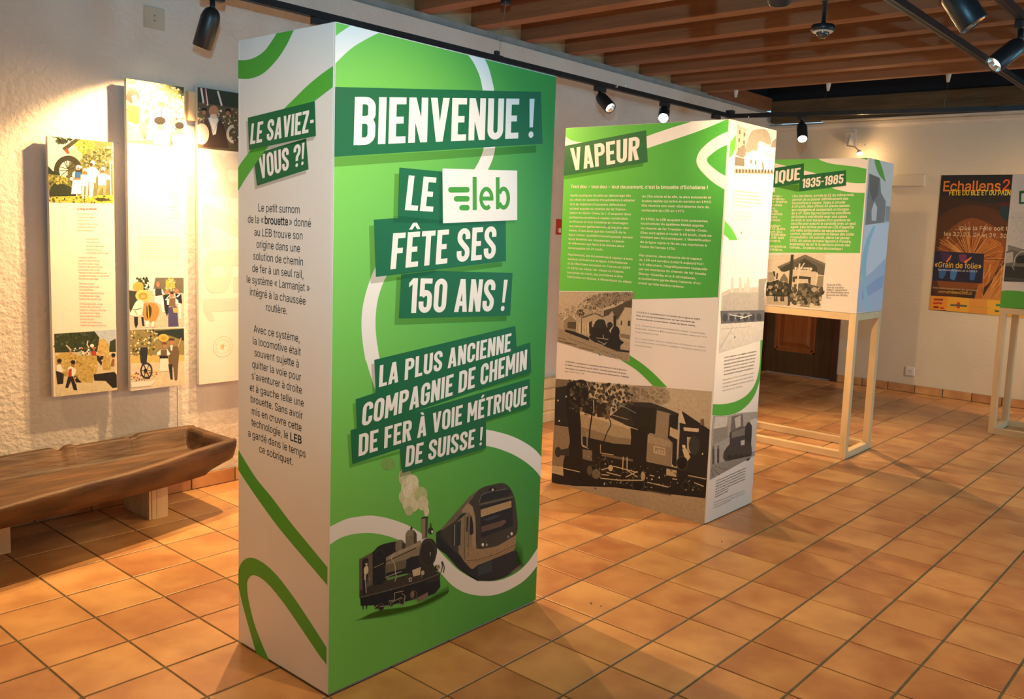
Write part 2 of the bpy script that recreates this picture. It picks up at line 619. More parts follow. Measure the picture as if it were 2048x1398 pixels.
MB().box(XL + 0.04, XR, YB - 0.12, YB, 2.635, 2.86, 0.008).build('trim_2', M['oldbeam'], kind='structure')
mo = MB()
mo.rings([[(x, YB, 2.625), (x, YB - 0.035, 2.625), (x, YB - 0.05, 2.61), (x, YB - 0.052, 2.585), (x, YB - 0.035, 2.57), (x, YB - 0.012, 2.562), (x, YB, 2.558)]
          for x in (XL, XR)], smooth=False)
mo.box(XL + 0.6, XL + 2.7, YB - 0.13, YB - 0.02, 2.622, 2.635)
mo.build('trim_3', M['plaster_trim'], kind='structure')

# skirting tiles
bl = MB().box(XL, XL + 0.008, YF, YB, 0, 0.078).build('baseboard_left', M['grout'], kind='structure')
sk_src = MB()
sk_src.box(0, 0.012, 0.004, 0.250, 0.004, 0.078, 0.0015)
sk0 = sk_src.build('skirting_tile', M['tile'], bl)
first = True
for j in range(-14, 23):
    if first:
        sk0.location = (XL + 0.001, j * PYT - 0.03, 0)
        first = False
    else:
        instance(sk0.data, 'skirting_tile', bl, (XL + 0.001, j * PYT - 0.03, 0))
bb = MB().box(DX1, XR, YB - 0.008, YB, 0, 0.078).build('baseboard_back', M['grout'], kind='structure')
sk_src = MB()
sk_src.box(0.004, 0.252, -0.012, 0, 0.004, 0.078, 0.0015)
sk1 = sk_src.build('skirting_tile', M['tile'], bb)
for j in range(21):
    if j == 0:
        sk1.location = (DX1 + 0.01, YB - 0.001, 0)
    else:
        instance(sk1.data, 'skirting_tile', bb, (DX1 + 0.01 + j * PXT, YB - 0.001, 0))

# door in the back wall
door = MB().box(DX0, DX0 + 0.05, YB - 0.01, YB + 0.14, 0, DH, 0.004).box(DX1 - 0.075, DX1, YB - 0.01, YB + 0.14, 0, DH, 0.004) \
    .box(DX0, DX1, YB - 0.01, YB + 0.14, DH - 0.06, DH, 0.004).build('door_1', M['doorcase'], kind='structure')
lx0, lx1, ly = DX0 + 0.05, DX1 - 0.075, YB + 0.05
lf = MB()
pz = ((0.24, 0.95), (1.08, 1.82))
lf.box(lx0, lx0 + 0.11, ly, ly + 0.05, 0.005, DH - 0.06, 0.003).box(lx1 - 0.20, lx1, ly, ly + 0.05, 0.005, DH - 0.06, 0.003)
for a, b in ((0.005, 0.24), (0.95, 1.08), (1.82, DH - 0.06)):
    lf.box(lx0 + 0.11, lx1 - 0.20, ly, ly + 0.05, a, b)
leaf = lf.build('door_leaf', M['dooroak'], door)
for a, b in pz:
    p = MB()
    x0, x1 = lx0 + 0.11, lx1 - 0.20
    p.box(x0, x1, ly + 0.025, ly + 0.045, a, b)
    for (i, yy) in ((0.0, ly + 0.004), (0.022, ly + 0.010)):
        p.box(x0 + i, x0 + i + 0.022, yy, ly + 0.03, a + i, b - i, 0.002).box(x1 - i - 0.022, x1 - i, yy, ly + 0.03, a + i, b - i, 0.002)
        p.box(x0 + i, x1 - i, yy, ly + 0.03, a + i, a + i + 0.022, 0.002).box(x0 + i, x1 - i, yy, ly + 0.03, b - i - 0.022, b - i, 0.002)
    p.rings([[(x0 + .06, ly + .026, a + .06), (x1 - .06, ly + .026, a + .06), (x1 - .06, ly + .026, b - .06), (x0 + .06, ly + .026, b - .06)],
             [(x0 + .10, ly + .012, a + .10), (x1 - .10, ly + .012, a + .10), (x1 - .10, ly + .012, b - .10), (x0 + .10, ly + .012, b - .10)]], (False, True), False)
    p.build('door_panel', M['doorpanel'], leaf)
MB().lathe([(0.022, 0), (0.022, 0.008), (0.009, 0.01), (0.009, 0.05)], (lx1 - 0.06, ly, 1.02), (0, -1, 0), 16) \
    .tube([(lx1 - 0.06, ly - 0.045, 1.02), (lx1 - 0.17, ly - 0.045, 1.02)], 0.009).build('door_handle', M['brass'], leaf)

# ------------------------------------------------------------------ printing on boards
def homography(pairs):
    A = []
    for (x, y, U, V) in pairs:
        A.append([x, y, 1, 0, 0, 0, -U * x, -U * y, -U])
        A.append([0, 0, 0, x, y, 1, -V * x, -V * y, -V])
    return np.linalg.svd(np.array(A, float))[2][-1].reshape(3, 3)


class Face:
    """a flat board: O bottom-left corner, u to the right, v up, n out; measured (photo x, y, u, v) pairs give its homography"""

    def __init__(s, O, u, n, W, H, pairs=None):
        s.O, s.u, s.v, s.n, s.W, s.Ht = np.array(O, float), np.array(u, float), np.array((0, 0, 1.0)), np.array(n, float), W, H
        if pairs is None:
            pairs = []
            for U, V in ((0, 0), (W, 0), (W, H), (0, H)):
                px, py, _ = proj(s.O + s.u * U + s.v * V)
                pairs.append((px, py, U, V))
        s.Hm = homography(pairs)

    def uv(s, p):
        q = s.Hm @ np.array((p[0], p[1], 1.0))
        return (q[0] / q[2], q[1] / q[2])

    def P(s, U, V, lay):
        return s.O + s.u * U + s.v * V + s.n * lay


def crop(ox, oy, sc):
    return lambda pts: [(ox + x * sc, oy + y * sc) for x, y in pts]


def clip(poly, W, H):
    for ax, lim, sg in ((0, 0.0, 1), (0, W, -1), (1, 0.0, 1), (1, H, -1)):
        out = []
        for i in range(len(poly)):
            a, b = poly[i - 1], poly[i]
            da, db = (a[ax] - lim) * sg, (b[ax] - lim) * sg
            if (da >= 0) != (db >= 0):
                t = da / (da - db)
                out.append((a[0] + (b[0] - a[0]) * t, a[1] + (b[1] - a[1]) * t))
            if db >= 0:
                out.append(b)
        poly = out
        if len(poly) < 3:
            return []
    return poly


def curve(pts, n=7):
    out = []
    P = [pts[0]] + list(pts) + [pts[-1]]
    for i in range(1, len(P) - 2):
        p0, p1, p2, p3 = P[i - 1], P[i], P[i + 1], P[i + 2]
        for k in range(n):
            t = k / n
            out.append(tuple(0.5 * (2 * p1[a] + (p2[a] - p0[a]) * t + (2 * p0[a] - 5 * p1[a] + 4 * p2[a] - p3[a]) * t * t
                                    + (3 * p1[a] - p0[a] - 3 * p2[a] + p3[a]) * t ** 3) for a in (0, 1)))
    out.append(tuple(pts[-1]))
    return out


def tri(poly):
    c = [poly[0]]
    for p in poly[1:]:
        if abs(p[0] - c[-1][0]) + abs(p[1] - c[-1][1]) > 1e-6:
            c.append(p)
    if len(c) > 2 and abs(c[0][0] - c[-1][0]) + abs(c[0][1] - c[-1][1]) < 1e-6:
        c.pop()
    if len(c) < 3:
        return [], []
    return c, tessellate_polygon([[Vector((p[0], p[1], 0)) for p in c]])


_txt = {}
FONT = None
try:
    import os
    FONT = bpy.data.fonts.load(os.path.join(bpy.utils.resource_path('LOCAL'), 'datafiles', 'fonts', 'Inter.woff2'))
except Exception:
    FONT = None


def text_geo(s, bold=0.0):
    key = (s, bold)
    if key not in _txt:
        c = bpy.data.curves.new('t', 'FONT')
        c.body = s
        if FONT:
            c.font = FONT
        c.offset = bold * 0.55
        c.resolution_u = 2
        c.fill_mode = 'FRONT'
        o = bpy.data.objects.new('t', c)
        COL.objects.link(o)
        bpy.context.view_layer.update()
        me = bpy.data.meshes.new_from_object(o.evaluated_get(bpy.context.evaluated_depsgraph_get()))
        vs = [(v.co.x, v.co.y) for v in me.vertices]
        fs = [tuple(p.vertices) for p in me.polygons]
        bpy.data.objects.remove(o)
        bpy.data.meshes.remove(me)
        bpy.data.curves.remove(c)
        _txt[key] = (vs, fs)
    return _txt[key]


_hv = text_geo('H')[0]
CAPH = max(v[1] for v in _hv) - min(v[1] for v in _hv)


class Sheet:
    """one printed part lying on a face"""

    def __init__(s, face, base=0.0004, step=0.00002):
        s.f, s.mb, s.lay, s.step = face, MB(), base, step

    def uvpoly(s, col, uv, clipit=True):
        if clipit:
            uv = clip(uv, s.f.W, s.f.Ht)
        if len(uv) < 3:
            return s
        c, fs = tri(uv)
        s.mb.add([s.f.P(a, b, s.lay) for a, b in c], fs, lin(col) if isinstance(col, str) else col)
        s.lay += s.step
        return s

    def poly(s, col, pts):
        return s.uvpoly(col, [s.f.uv(p) for p in pts])

    def ell(s, col, cr, cx, cy, rx, ry, n=20, rot=0.0):
        ca, sa = math.cos(rot), math.sin(rot)
        return s.poly(col, cr([(cx + rx * math.cos(2 * math.pi * k / n) * ca - ry * math.sin(2 * math.pi * k / n) * sa,
                                cy + rx * math.cos(2 * math.pi * k / n) * sa + ry * math.sin(2 * math.pi * k / n) * ca) for k in range(n)]))

    def line(s, col, pts, w):
        """stroke of photo-pixel width w"""
        L, R = [], []
        for i, p in enumerate(pts):
            a, b = pts[max(i - 1, 0)], pts[min(i + 1, len(pts) - 1)]
            dx, dy = b[0] - a[0], b[1] - a[1]
            k = math.hypot(dx, dy) or 1
            nx, ny = -dy / k * w / 2, dx / k * w / 2
            L.append((p[0] + nx, p[1] + ny))
            R.append((p[0] - nx, p[1] - ny))
        return s.poly(col, L + R[::-1])

    def dabs(s, cols, pts, n, r, seed=1):
        """small irregular dabs scattered in a polygon (leaves, straw, crowds in a printed photograph)"""
        rg = random.Random(seed)
        uv = [s.f.uv(p) for p in pts]
        xs, ys = [p[0] for p in uv], [p[1] for p in uv]

        def inside(x, y):
            c = False
            for i in range(len(uv)):
                (x1, y1), (x2, y2) = uv[i - 1], uv[i]
                if (y1 > y) != (y2 > y) and x < (x2 - x1) * (y - y1) / (y2 - y1) + x1:
                    c = not c
            return c
        k = t = 0
        while k < n and t < n * 12:
            t += 1
            x, y = rg.uniform(min(xs), max(xs)), rg.uniform(min(ys), max(ys))
            if not inside(x, y):
                continue
            a0, q = rg.uniform(0, 6), r * rg.uniform(0.5, 1.3)
            pl = [(x + q * rg.uniform(0.5, 1) * math.cos(a0 + a * 1.257), y + q * rg.uniform(0.5, 1) * math.sin(a0 + a * 1.257)) for a in range(5)]
            pl = clip(pl, s.f.W, s.f.Ht)
            if len(pl) > 2:
                c = lin(rg.choice(cols))
                s.mb.add([s.f.P(a, b, s.lay) for a, b in pl], [tuple(range(len(pl)))], c)
            s.lay += s.step * 0.1
            k += 1
        s.lay += s.step
        return s

    def text(s, txt, p0, p1, h, col='#ffffff', bold=0.0):
        """line of text from photo point p0 to p1 along its baseline, h = capital height in metres"""
        vs, fs = text_geo(txt, bold)
        if not vs:
            return s
        a, b = s.f.uv(p0), s.f.uv(p1)
        x0, x1 = min(v[0] for v in vs), max(v[0] for v in vs)
        sx = 1 / (x1 - x0)
        out = [(a[0] + (b[0] - a[0]) * (x - x0) * sx, a[1] + (b[1] - a[1]) * (x - x0) * sx + y * h / CAPH) for x, y in vs]
        s.mb.add([s.f.P(U, V, s.lay) for U, V in out], fs, lin(col))
        return s

    def uvtext(s, txt, U0, V0, w, h, col, bold=0.0):
        vs, fs = text_geo(txt, bold)
        x0, x1 = min(v[0] for v in vs), max(v[0] for v in vs)
        s.mb.add([s.f.P(U0 + w * (x - x0) / (x1 - x0), V0 + y * h / CAPH, s.lay) for x, y in vs], fs, lin(col))
        return s

    def headline(s, txt, quad, col):
        """condensed capitals fitted to the photo quad TL, TR, BR, BL"""
        vs, fs = headline_geo(txt)
        TL, TR, BR, BL = [s.f.uv(p) for p in quad]
        out = []
        lv = {}
        for n_, f_ in enumerate(fs):
            for i_ in f_:
                lv[i_] = n_
        for i_, (x, y) in enumerate(vs):
            lo = (BL[0] + (BR[0] - BL[0]) * x, BL[1] + (BR[1] - BL[1]) * x)
            hi = (TL[0] + (TR[0] - TL[0]) * x, TL[1] + (TR[1] - TL[1]) * x)
            out.append(s.f.P(lo[0] + (hi[0] - lo[0]) * y, lo[1] + (hi[1] - lo[1]) * y, s.lay + (lv[i_] % 160) * 1.5e-6))
        s.mb.add(out, fs, lin(col))
        return s

    def build(s, name, material, parent, **k):
        if s.mb.v:
            return s.mb.build(name, material, parent, **k)


# ---- condensed capitals, drawn from strokes
ST, BR_ = 0.158, 0.15
H_ = ST / 2


def _arc(cx, cy, rx, ry, a0, a1, n=9):
    return [(cx + rx * math.cos(math.radians(a0 + (a1 - a0) * k / n)), cy + ry * math.sin(math.radians(a0 + (a1 - a0) * k / n))) for k in range(n + 1)]


def _stroke(pts, w, closed=False):
    n = len(pts)
    L, R = [], []
    for i in range(n):
        a = pts[(i - 1) % n] if (closed or i > 0) else pts[i]
        b = pts[(i + 1) % n] if (closed or i < n - 1) else pts[i]
        p = pts[i]

        def nrm(u, v):
            dx, dy = v[0] - u[0], v[1] - u[1]
            k = math.hypot(dx, dy) or 1
            return (-dy / k, dx / k)
        n1 = nrm(a, p) if a != p else nrm(p, b)
        n2 = nrm(p, b) if b != p else n1
        mx, my = n1[0] + n2[0], n1[1] + n2[1]
        k = math.hypot(mx, my) or 1
        mx, my = mx / k, my / k
        q = min(1 / max(0.35, mx * n1[0] + my * n1[1]), 1.6) * w / 2
        L.append((p[0] + mx * q, p[1] + my * q))
        R.append((p[0] - mx * q, p[1] - my * q))
    qs = []
    for i in range(n if closed else n - 1):
        j = (i + 1) % n
        qs.append([L[i], R[i], R[j], L[j]])
    return qs


def _r(x0, y0, x1, y1):
    return [[(x0, y0), (x1, y0), (x1, y1), (x0, y1)]]


def glyph(ch):
    t, b, h = ST, BR_, H_
    w = 0.43
    x0, x1 = h, w - h
    cx, r = w / 2, w / 2 - h
    ry = 0.16
    y0, y1 = b / 2, 1 - b / 2
    up = lambda: _arc(cx, y1 - ry, r, ry, 180, 0)
    dn = lambda: _arc(cx, y0 + ry, r, ry, 0, -180)
    if ch == ' ':
        return 0.17, []
    if ch == 'I':
        return t, _r(0, 0, t, 1)
    if ch == 'L':
        return 0.35, _r(0, 0, t, 1) + _r(t, 0, 0.35, b)
    if ch in 'EÉÈÊF':
        w = 0.37
        q = _r(0, 0, t, 1) + _r(t, 1 - b, w, 1) + _r(t, 0.43, w * 0.86, 0.43 + b)
        if ch != 'F':
            q += _r(t, 0, w, b)
        if ch == 'É':
            q += [[(0.13, 1.06), (0.24, 1.06), (0.33, 1.2), (0.19, 1.2)]]
        if ch == 'Ê':
            q += [[(0.03, 1.07), (0.13, 1.07), (0.20, 1.18), (0.13, 1.26)], [(0.13, 1.26), (0.20, 1.18), (0.25, 1.26)], [(0.20, 1.18), (0.27, 1.07), (0.37, 1.07), (0.25, 1.26)]]
        return w, q
    if ch == 'T':
        w = 0.42
        return w, _r(0, 1 - b, w, 1) + _r((w - t) / 2, 0, (w + t) / 2, 1 - b)
    if ch == 'H':
        return w, _r(0, 0, t, 1) + _r(w - t, 0, w, 1) + _r(t, 0.43, w - t, 0.43 + b)
    if ch == 'N':
        return w, _r(0, 0, t * 0.95, 1) + _r(w - t * 0.95, 0, w, 1) + [[(0.0, 1), (w - t, 0), (w, 0), (t, 1)]]
    if ch == 'M':
        w = 0.54
        return w, _r(0, 0, t * 0.92, 1) + _r(w - t * 0.92, 0, w, 1) + [[(0, 1), (w / 2 - 0.06, 0.27), (w / 2 + 0.06, 0.27), (t, 1)], [(w, 1), (w - t, 1), (w / 2 - 0.06, 0.27), (w / 2 + 0.06, 0.27)]]
    if ch == 'V':
        w = 0.45
        return w, [[(0, 1), (w / 2 - 0.08, 0), (w / 2 + 0.055, 0.0), (t, 1)], [(w, 1), (w - t, 1), (w / 2 - 0.055, 0), (w / 2 + 0.08, 0)]]
    if ch in 'AÀ':
        w = 0.46
        q = [[(0, 0), (t, 0), (w / 2 + 0.05, 1), (w / 2 - 0.085, 1)], [(w, 0), (w - t, 0), (w / 2 - 0.05, 1), (w / 2 + 0.085, 1)]] + _r(0.1, 0.19, w - 0.1, 0.19 + b * 0.9)
        if ch == 'À':
            q += [[(0.10, 1.2), (0.24, 1.2), (0.31, 1.06), (0.20, 1.06)]]
        return w, q
    if ch == 'Z':
        w = 0.38
        return w, _r(0, 1 - b, w, 1) + _r(0, 0, w, b) + [[(0, b), (0.17, b), (w, 1 - b), (w - 0.17, 1 - b)]]
    if ch in 'O0Q':
        ring = up() + dn()
        q = _stroke(ring, t, True)
        if ch == 'Q':
            q += [[(0.20, 0.12), (0.30, 0.16), (0.36, -0.12), (0.26, -0.12)]]
        return w, q
    if ch == 'U':
        return w, _stroke([(x0, 1)] + [(x0, y0 + ry)] + _arc(cx, y0 + ry, r, ry, 180, 360)[1:] + [(x1, 1)], t)
    if ch in 'CG':
        p = [(x1, 0.66), (x1, y1 - ry)] + _arc(cx, y1 - ry, r, ry, 0, 180)[1:] + _arc(cx, y0 + ry, r, ry, 180, 360) + [(x1, 0.36 if ch == 'C' else 0.52)]
        q = _stroke(p, t)
        if ch == 'G':
            q += _r(0.21, 0.40, w, 0.40 + b * 0.9)
        return w, q
    if ch == 'S':
        p = [(x1, 0.67), (x1, y1 - ry)] + _arc(cx, y1 - ry, r, ry, 0, 180)[1:] + [(x0, 0.72), (x0 + 0.015, 0.65), (x0 + 0.07, 0.57), (cx, 0.50), (x1 - 0.07, 0.43), (x1 - 0.015, 0.36), (x1, 0.29)] \
            + _arc(cx, y0 + ry, r, ry, 0, -180) + [(x0, 0.33)]
        return w, _stroke(p, t)
    if ch == 'D':
        return w, _r(0, 0, t, 1) + _stroke([(h, y1), (cx, y1)] + _arc(cx, y1 - ry, r, ry, 90, 0)[1:] + _arc(cx, y0 + ry, r, ry, 0, -90) + [(h, y0)], t)
    if ch in 'BPR':
        m = 0.47
        yt = (y1 + m) / 2
        q = _r(0, 0, t, 1) + _stroke([(h, y1), (cx, y1)] + _arc(cx, y1 - 0.14, r, 0.14, 90, 0)[1:] + _arc(cx, m + 0.055 + 0.12, r, 0.12, 0, -90) + [(h, m + 0.055)], t if ch != 'B' else t * 0.97)
        if ch == 'B':
            q += _stroke([(h, m + 0.05), (cx, m + 0.05)] + _arc(cx, m + 0.05 - 0.13, r, 0.13, 90, 0)[1:] + _arc(cx, y0 + 0.14, r, 0.14, 0, -90) + [(h, y0)], t)
        if ch == 'R':
            q += [[(0.16, 0.46), (0.30, 0.50), (w + 0.01, 0), (w - t, 0)]]
        return w, q
    if ch == '1':
        return 0.27, _r(0.27 - t, 0, 0.27, 1) + [[(0, 0.86), (0.0, 0.74), (0.12, 0.83), (0.12, 1.0)]]
    if ch == '5':
        return w, _r(0.02, 1 - b, w - 0.02, 1) + _r(0.02, 0.48, 0.02 + t * 0.95, 1) \
            + _stroke([(x0 + 0.02, 0.50), (cx, 0.585)] + _arc(cx, 0.44, r, 0.145, 90, 0)[1:] + _arc(cx, y0 + ry, r, ry, 0, -180) + [(x0, 0.33)], t)
    if ch == '3':
        return w, _stroke([(x0, 0.70), (x0, y1 - 0.14)] + _arc(cx, y1 - 0.14, r, 0.14, 180, 0)[1:] + _arc(cx, 0.66, r - 0.01, 0.13, 0, -90) + [(cx - 0.04, 0.53)], t) \
            + _stroke([(cx - 0.04, 0.53), (cx, 0.53)] + _arc(cx, 0.39, r, 0.14, 90, 0)[1:] + _arc(cx, y0 + ry, r, ry, 0, -180) + [(x0, 0.33)], t)
    if ch == '8':
        return w, _stroke(_arc(cx, y1 - 0.13, r - 0.01, 0.13, 180, 0) + _arc(cx, 0.53 + 0.13, r - 0.01, 0.13, 0, -180), t, True) \
            + _stroke(_arc(cx, 0.53 - 0.14, r, 0.14, 180, 0) + _arc(cx, y0 + 0.14, r, 0.14, 0, -180), t, True)
    if ch == '9':
        return w, _stroke(_arc(cx, y1 - ry, r, ry, 180, 0) + _arc(cx, 0.42 + ry, r, ry, 0, -180), t, True) \
            + _stroke([(x1, 0.6), (x1, y0 + ry)] + _arc(cx, y0 + ry, r, ry, 0, -180)[1:] + [(x0, 0.32)], t)
    if ch == '7':
        return 0.38, _r(0, 1 - b, 0.38, 1) + [[(0.38 - 0.17, 1 - b), (0.38, 1 - b), (0.22, 0), (0.04, 0)]]
    if ch == '!':
        return 0.16, [[(0.03, 0.27), (0.13, 0.27), (0.155, 1), (0.005, 1)]] + [[(0.08 + 0.075 * math.cos(a * 0.524), 0.085 + 0.085 * math.sin(a * 0.524)) for a in range(12)]]
    if ch == '?':
        return w, _stroke([(x0, 0.68), (x0, y1 - 0.15)] + _arc(cx, y1 - 0.15, r, 0.15, 180, 0)[1:] + [(x1, 0.66), (x1 - 0.03, 0.58), (cx + 0.01, 0.46), (cx, 0.38), (cx, 0.27)], t) \
            + [[(cx + 0.085 * math.cos(a * 0.524), 0.085 + 0.085 * math.sin(a * 0.524)) for a in range(12)]]
    if ch == '-':
        return 0.24, _r(0.02, 0.40, 0.22, 0.54)
    return w, _r(0, 0, w, 1)


def headline_geo(txt, gap=0.062):
    x, V, F = 0.0, [], []
    for i, ch in enumerate(txt):
        w, qs = glyph(ch)
        for q in qs:
            k = len(V)
            V += [(x + a, b) for a, b in q]
            F.append(tuple(range(k, k + len(q))))
        x += w + (gap if i < len(txt) - 1 else 0)
    return [(a / x, b) for a, b in V], F


screw_src = None


def screw(face, p, parent):
    global screw_src
    U, V = face.uv(p)
    P = face.P(U, V, 0.0)
    n = Vector(face.n)
    key = 'screw_%d' % (1 if abs(n.x) > 0.5 else 2)
    if screw_src is None:
        screw_src = {}
    if key not in screw_src:
        m = MB()
        m.lathe([(0.0052, 0.0), (0.005, 0.0012), (0.003, 0.0019), (0.0012, 0.0011)], (0, 0, 0), n, 10)
        o = m.build('screw', M['screw'], parent)
        screw_src[key] = o.data
        o.location = Vector(P) - wpos(parent)
    else:
        instance(screw_src[key], 'screw', parent, P)


def column(name, label, x0, x1, y0, y1, z0, z1, group=None):
    t = thing(name, label, 'display', ((x0 + x1) / 2, (y0 + y1) / 2, 0), group)
    e, k = 0.008, 0.0
    zb = z0 + (0.007 if z0 < 0.1 else 0.0)
    P = {}
    P['front'] = MB().box(x0 + e, x1 - e, y0, y0 + e, zb, z1, 0.0006).build('panel', M['white'], t)
    P['right'] = MB().box(x1 - e, x1, y0, y1, zb, z1, 0.0006).build('panel', M['white'], t)
    P['back'] = MB().box(x0 + e, x1 - e, y1 - e, y1, zb, z1, 0.0006).build('panel', M['white'], t)
    P['left'] = MB().box(x0, x0 + e, y0, y1, zb, z1, 0.0006).build('panel', M['white'], t)
    s = 0.04
    g = 0.0005
    a0, a1, b0, b1 = x0 + e + g, x1 - e - g, y0 + e + g, y1 - e - g
    fr = MB()
    for xx in (a0, a1 - s):
        for yy in (b0, b1 - s):
            fr.box(xx, xx + s, yy, yy + s, z0, z1 - 0.004)
    for zz in (z0, z1 - 0.004 - s):
        fr.box(a0 + s, a1 - s, b0, b0 + s, zz, zz + s).box(a0 + s, a1 - s, b1 - s, b1, zz, zz + s)
        fr.box(a0, a0 + s, b0 + s, b1 - s, zz, zz + s).box(a1 - s, a1, b0 + s, b1 - s, zz, zz + s)
    fr.build('batten_frame', M['spruce'], t)
    return t, P


CREAM, DKG, WHT = '#e9e4da', '#17693f', '#ece7de'
# ================================================================== column 1: BIENVENUE
A0, A1, B0, B1 = -0.50, 0.003, -1.531, -0.555
col1, P1 = column('display_column', 'tall green and white display column reading BIENVENUE with two printed trains',
                  A0, A1, B0, B1, 0.0, 2.001)
fg = Face((A1, B0, 0), (0, 1, 0), (1, 0, 0), B1 - B0, 2.0, [(672, 42, 0, 2), (1116, 152, B1 - B0, 2), (1070, 1208, B1 - B0, 0), (653, 1388, 0, 0)])
W1 = B1 - B0
pan = P1['right']
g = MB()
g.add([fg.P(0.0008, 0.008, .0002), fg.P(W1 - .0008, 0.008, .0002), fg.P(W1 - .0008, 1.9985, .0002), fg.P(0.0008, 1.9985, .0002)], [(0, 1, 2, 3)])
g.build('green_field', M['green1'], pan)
c6 = crop(640, 0, 0.20508)
g4 = crop(660, 120, 0.22461)
g3 = crop(780, 310, 0.17880)
g1 = crop(660, 420, 0.21484)
g2 = crop(660, 640, 0.22893)
c8 = crop(640, 920, 0.24036)
s = Sheet(fg, 0.0004)
s.poly(WHT, curve(c6([(60, 450), (155, 345), (235, 285), (315, 235), (430, 180), (600, 110), (1000, 60), (1300, 170), (1480, 330), (1600, 545), (1650, 650), (1685, 780), (1705, 890)])
                  + g4([(1484, 560), (1475, 770), (1455, 870), (1410, 975), (1330, 1120)]))
       + curve(g4([(1180, 1120), (1285, 975), (1345, 865), (1372, 775), (1392, 600)]) + c6([(1602, 960), (1590, 865), (1560, 730), (1500, 600), (1425, 500), (1250, 300), (1000, 220), (760, 250), (600, 303), (450, 375), (300, 470), (150, 612), (60, 700)])))
s.poly(WHT, curve(g1([(470, 430), (412, 540), (370, 640), (325, 780), (295, 930), (288, 1080), (300, 1240), (325, 1396)]) + g2([(310, 350), (345, 470), (385, 590), (440, 690)]))
       + curve(g2([(560, 500), (470, 400), (428, 330), (410, 220)]) + g1([(435, 1260), (420, 1120), (420, 980), (440, 830), (480, 700), (525, 608), (600, 500)])))
s.poly(WHT, curve(g2([(1250, 950), (1355, 965), (1450, 985), (1580, 1025), (1700, 1085), (1790, 1150), (1845, 1215), (1900, 1290)]))
       + curve(g2([(1900, 1500), (1840, 1395), (1780, 1320), (1690, 1245), (1580, 1180), (1450, 1130), (1355, 1108), (1250, 1095)])))
s.poly(WHT, curve(c8([(20, 575), (58, 548), (200, 482), (300, 462), (400, 453), (480, 462), (560, 480), (650, 510), (740, 550), (830, 607), (900, 665), (965, 735), (1050, 830), (1150, 925), (1280, 1000), (1400, 1020), (1520, 1003), (1640, 945), (1730, 860), (1815, 735), (1870, 640)]))
       + curve(c8([(1870, 790), (1815, 880), (1730, 985), (1640, 1055), (1500, 1120), (1370, 1140), (1220, 1118), (1100, 1055), (1000, 950), (930, 870), (850, 790), (740, 715), (620, 650), (500, 612), (380, 597), (250, 608), (150, 640), (58, 700), (20, 722)])))
s.build('white_swoosh', M['ink'], pan)
# drop shadows printed under the title plates
s = Sheet(fg, 0.0010)
s.poly('#000000', g4([(20, 858), (1842, 760), (1842, 823), (20, 945)]))
s.poly('#000000', g3([(48, 203), (103, 203), (83, 690), (33, 700)]))
s.poly('#000000', g1([(360, 140), (406, 140), (422, 616), (1600, 490), (1603, 530), (372, 680)]))
s.poly('#000000', g1([(615, 620), (656, 620), (635, 1006), (1642, 992), (1643, 1040), (592, 1067)]))
s.poly('#000000', g2([(353, 378), (381, 375), (394, 630), (363, 640)]))
s.poly('#000000', g2([(190, 720), (219, 716), (231, 940), (205, 950)]))
s.poly('#000000', g2([(143, 990), (172, 985), (188, 1247), (598, 1138), (598, 1165), (160, 1282)]))
s.poly('#000000', g2([(597, 1145), (602, 1130), (622, 1334), (1355, 1127), (1332, 1160), (603, 1368)]))
s.poly('#000000', g2([(1358, 905), (1358, 878), (1746, 766), (1722, 798)]))
s.poly('#000000', g2([(1300, 600), (1757, 466), (1738, 500), (1300, 625)]))
s.build('drop_shadow_print', M['tint'], pan)
s = Sheet(fg, 0.0013)
PL = '#16663d'
s.poly(PL, g4([(20, 232), (1887, 280), (1900, 745), (20, 855)]))
s.poly(PL, g3([(103, 135), (582, 183), (585, 720), (83, 700)]))
s.poly(PL, g1([(405, 85), (640, 68), (1637, 88), (1638, 480), (422, 616)]))
s.poly(PL, g1([(658, 600), (960, 565), (1700, 592), (1675, 990), (635, 1005)]))
s.poly(PL, g2([(380, 342), (1618, 60), (1632, 330), (392, 640)]))
s.poly(PL, g2([(218, 683), (1748, 206), (1757, 465), (231, 960)]))
s.poly(PL, g2([(172, 952), (1742, 526), (1746, 765), (188, 1246)]))
s.poly(PL, g2([(597, 1080), (1357, 870), (1355, 1125), (622, 1333)]))
s.build('title_plate', M['ink'], pan, label='dark green title plates')
s = Sheet(fg, 0.00155)
s.poly('#000000', g3([(545, 170), (582, 185), (588, 790), (545, 785)]))
s.poly('#000000', g3([(588, 760), (1395, 735), (1395, 768), (588, 792)]))
s.poly('#000000', g1([(585, 55), (640, 50), (1040, 95), (1040, 125), (585, 112)]))
s.poly('#000000', g1([(655, 585), (960, 550), (1000, 575), (900, 605), (655, 640)]))
s.build('drop_shadow_print', M['tint_soft'], pan)
s = Sheet(fg, 0.0017)
for t, q, cc in (('BIENVENUE !', [(220, 322), (1830, 342), (1818, 692), (207, 752)], g4),
                 ('LE', [(206, 222), (516, 250), (475, 632), (160, 612)], g3),
                 ('FÊTE SES', [(582, 213), (1552, 152), (1538, 452), (555, 549)], g1),
                 ('150 ANS !', [(733, 632), (1655, 655), (1620, 948), (715, 957)], g1),
                 ('LA PLUS ANCIENNE', [(428, 392), (1583, 122), (1573, 282), (418, 582)], g2),
                 ('COMPAGNIE DE CHEMIN', [(283, 722), (1722, 266), (1714, 442), (265, 925)], g2),
                 ('DE FER À VOIE MÉTRIQUE', [(245, 992), (1723, 586), (1712, 748), (238, 1182)], g2),
                 ('DE SUISSE !', [(660, 1100), (1330, 940), (1318, 1100), (646, 1282)], g2)):
    s.headline(t, cc(q), '#efe9df')
s.build('title_lettering', M['ink'], pan, label='white capital lettering')
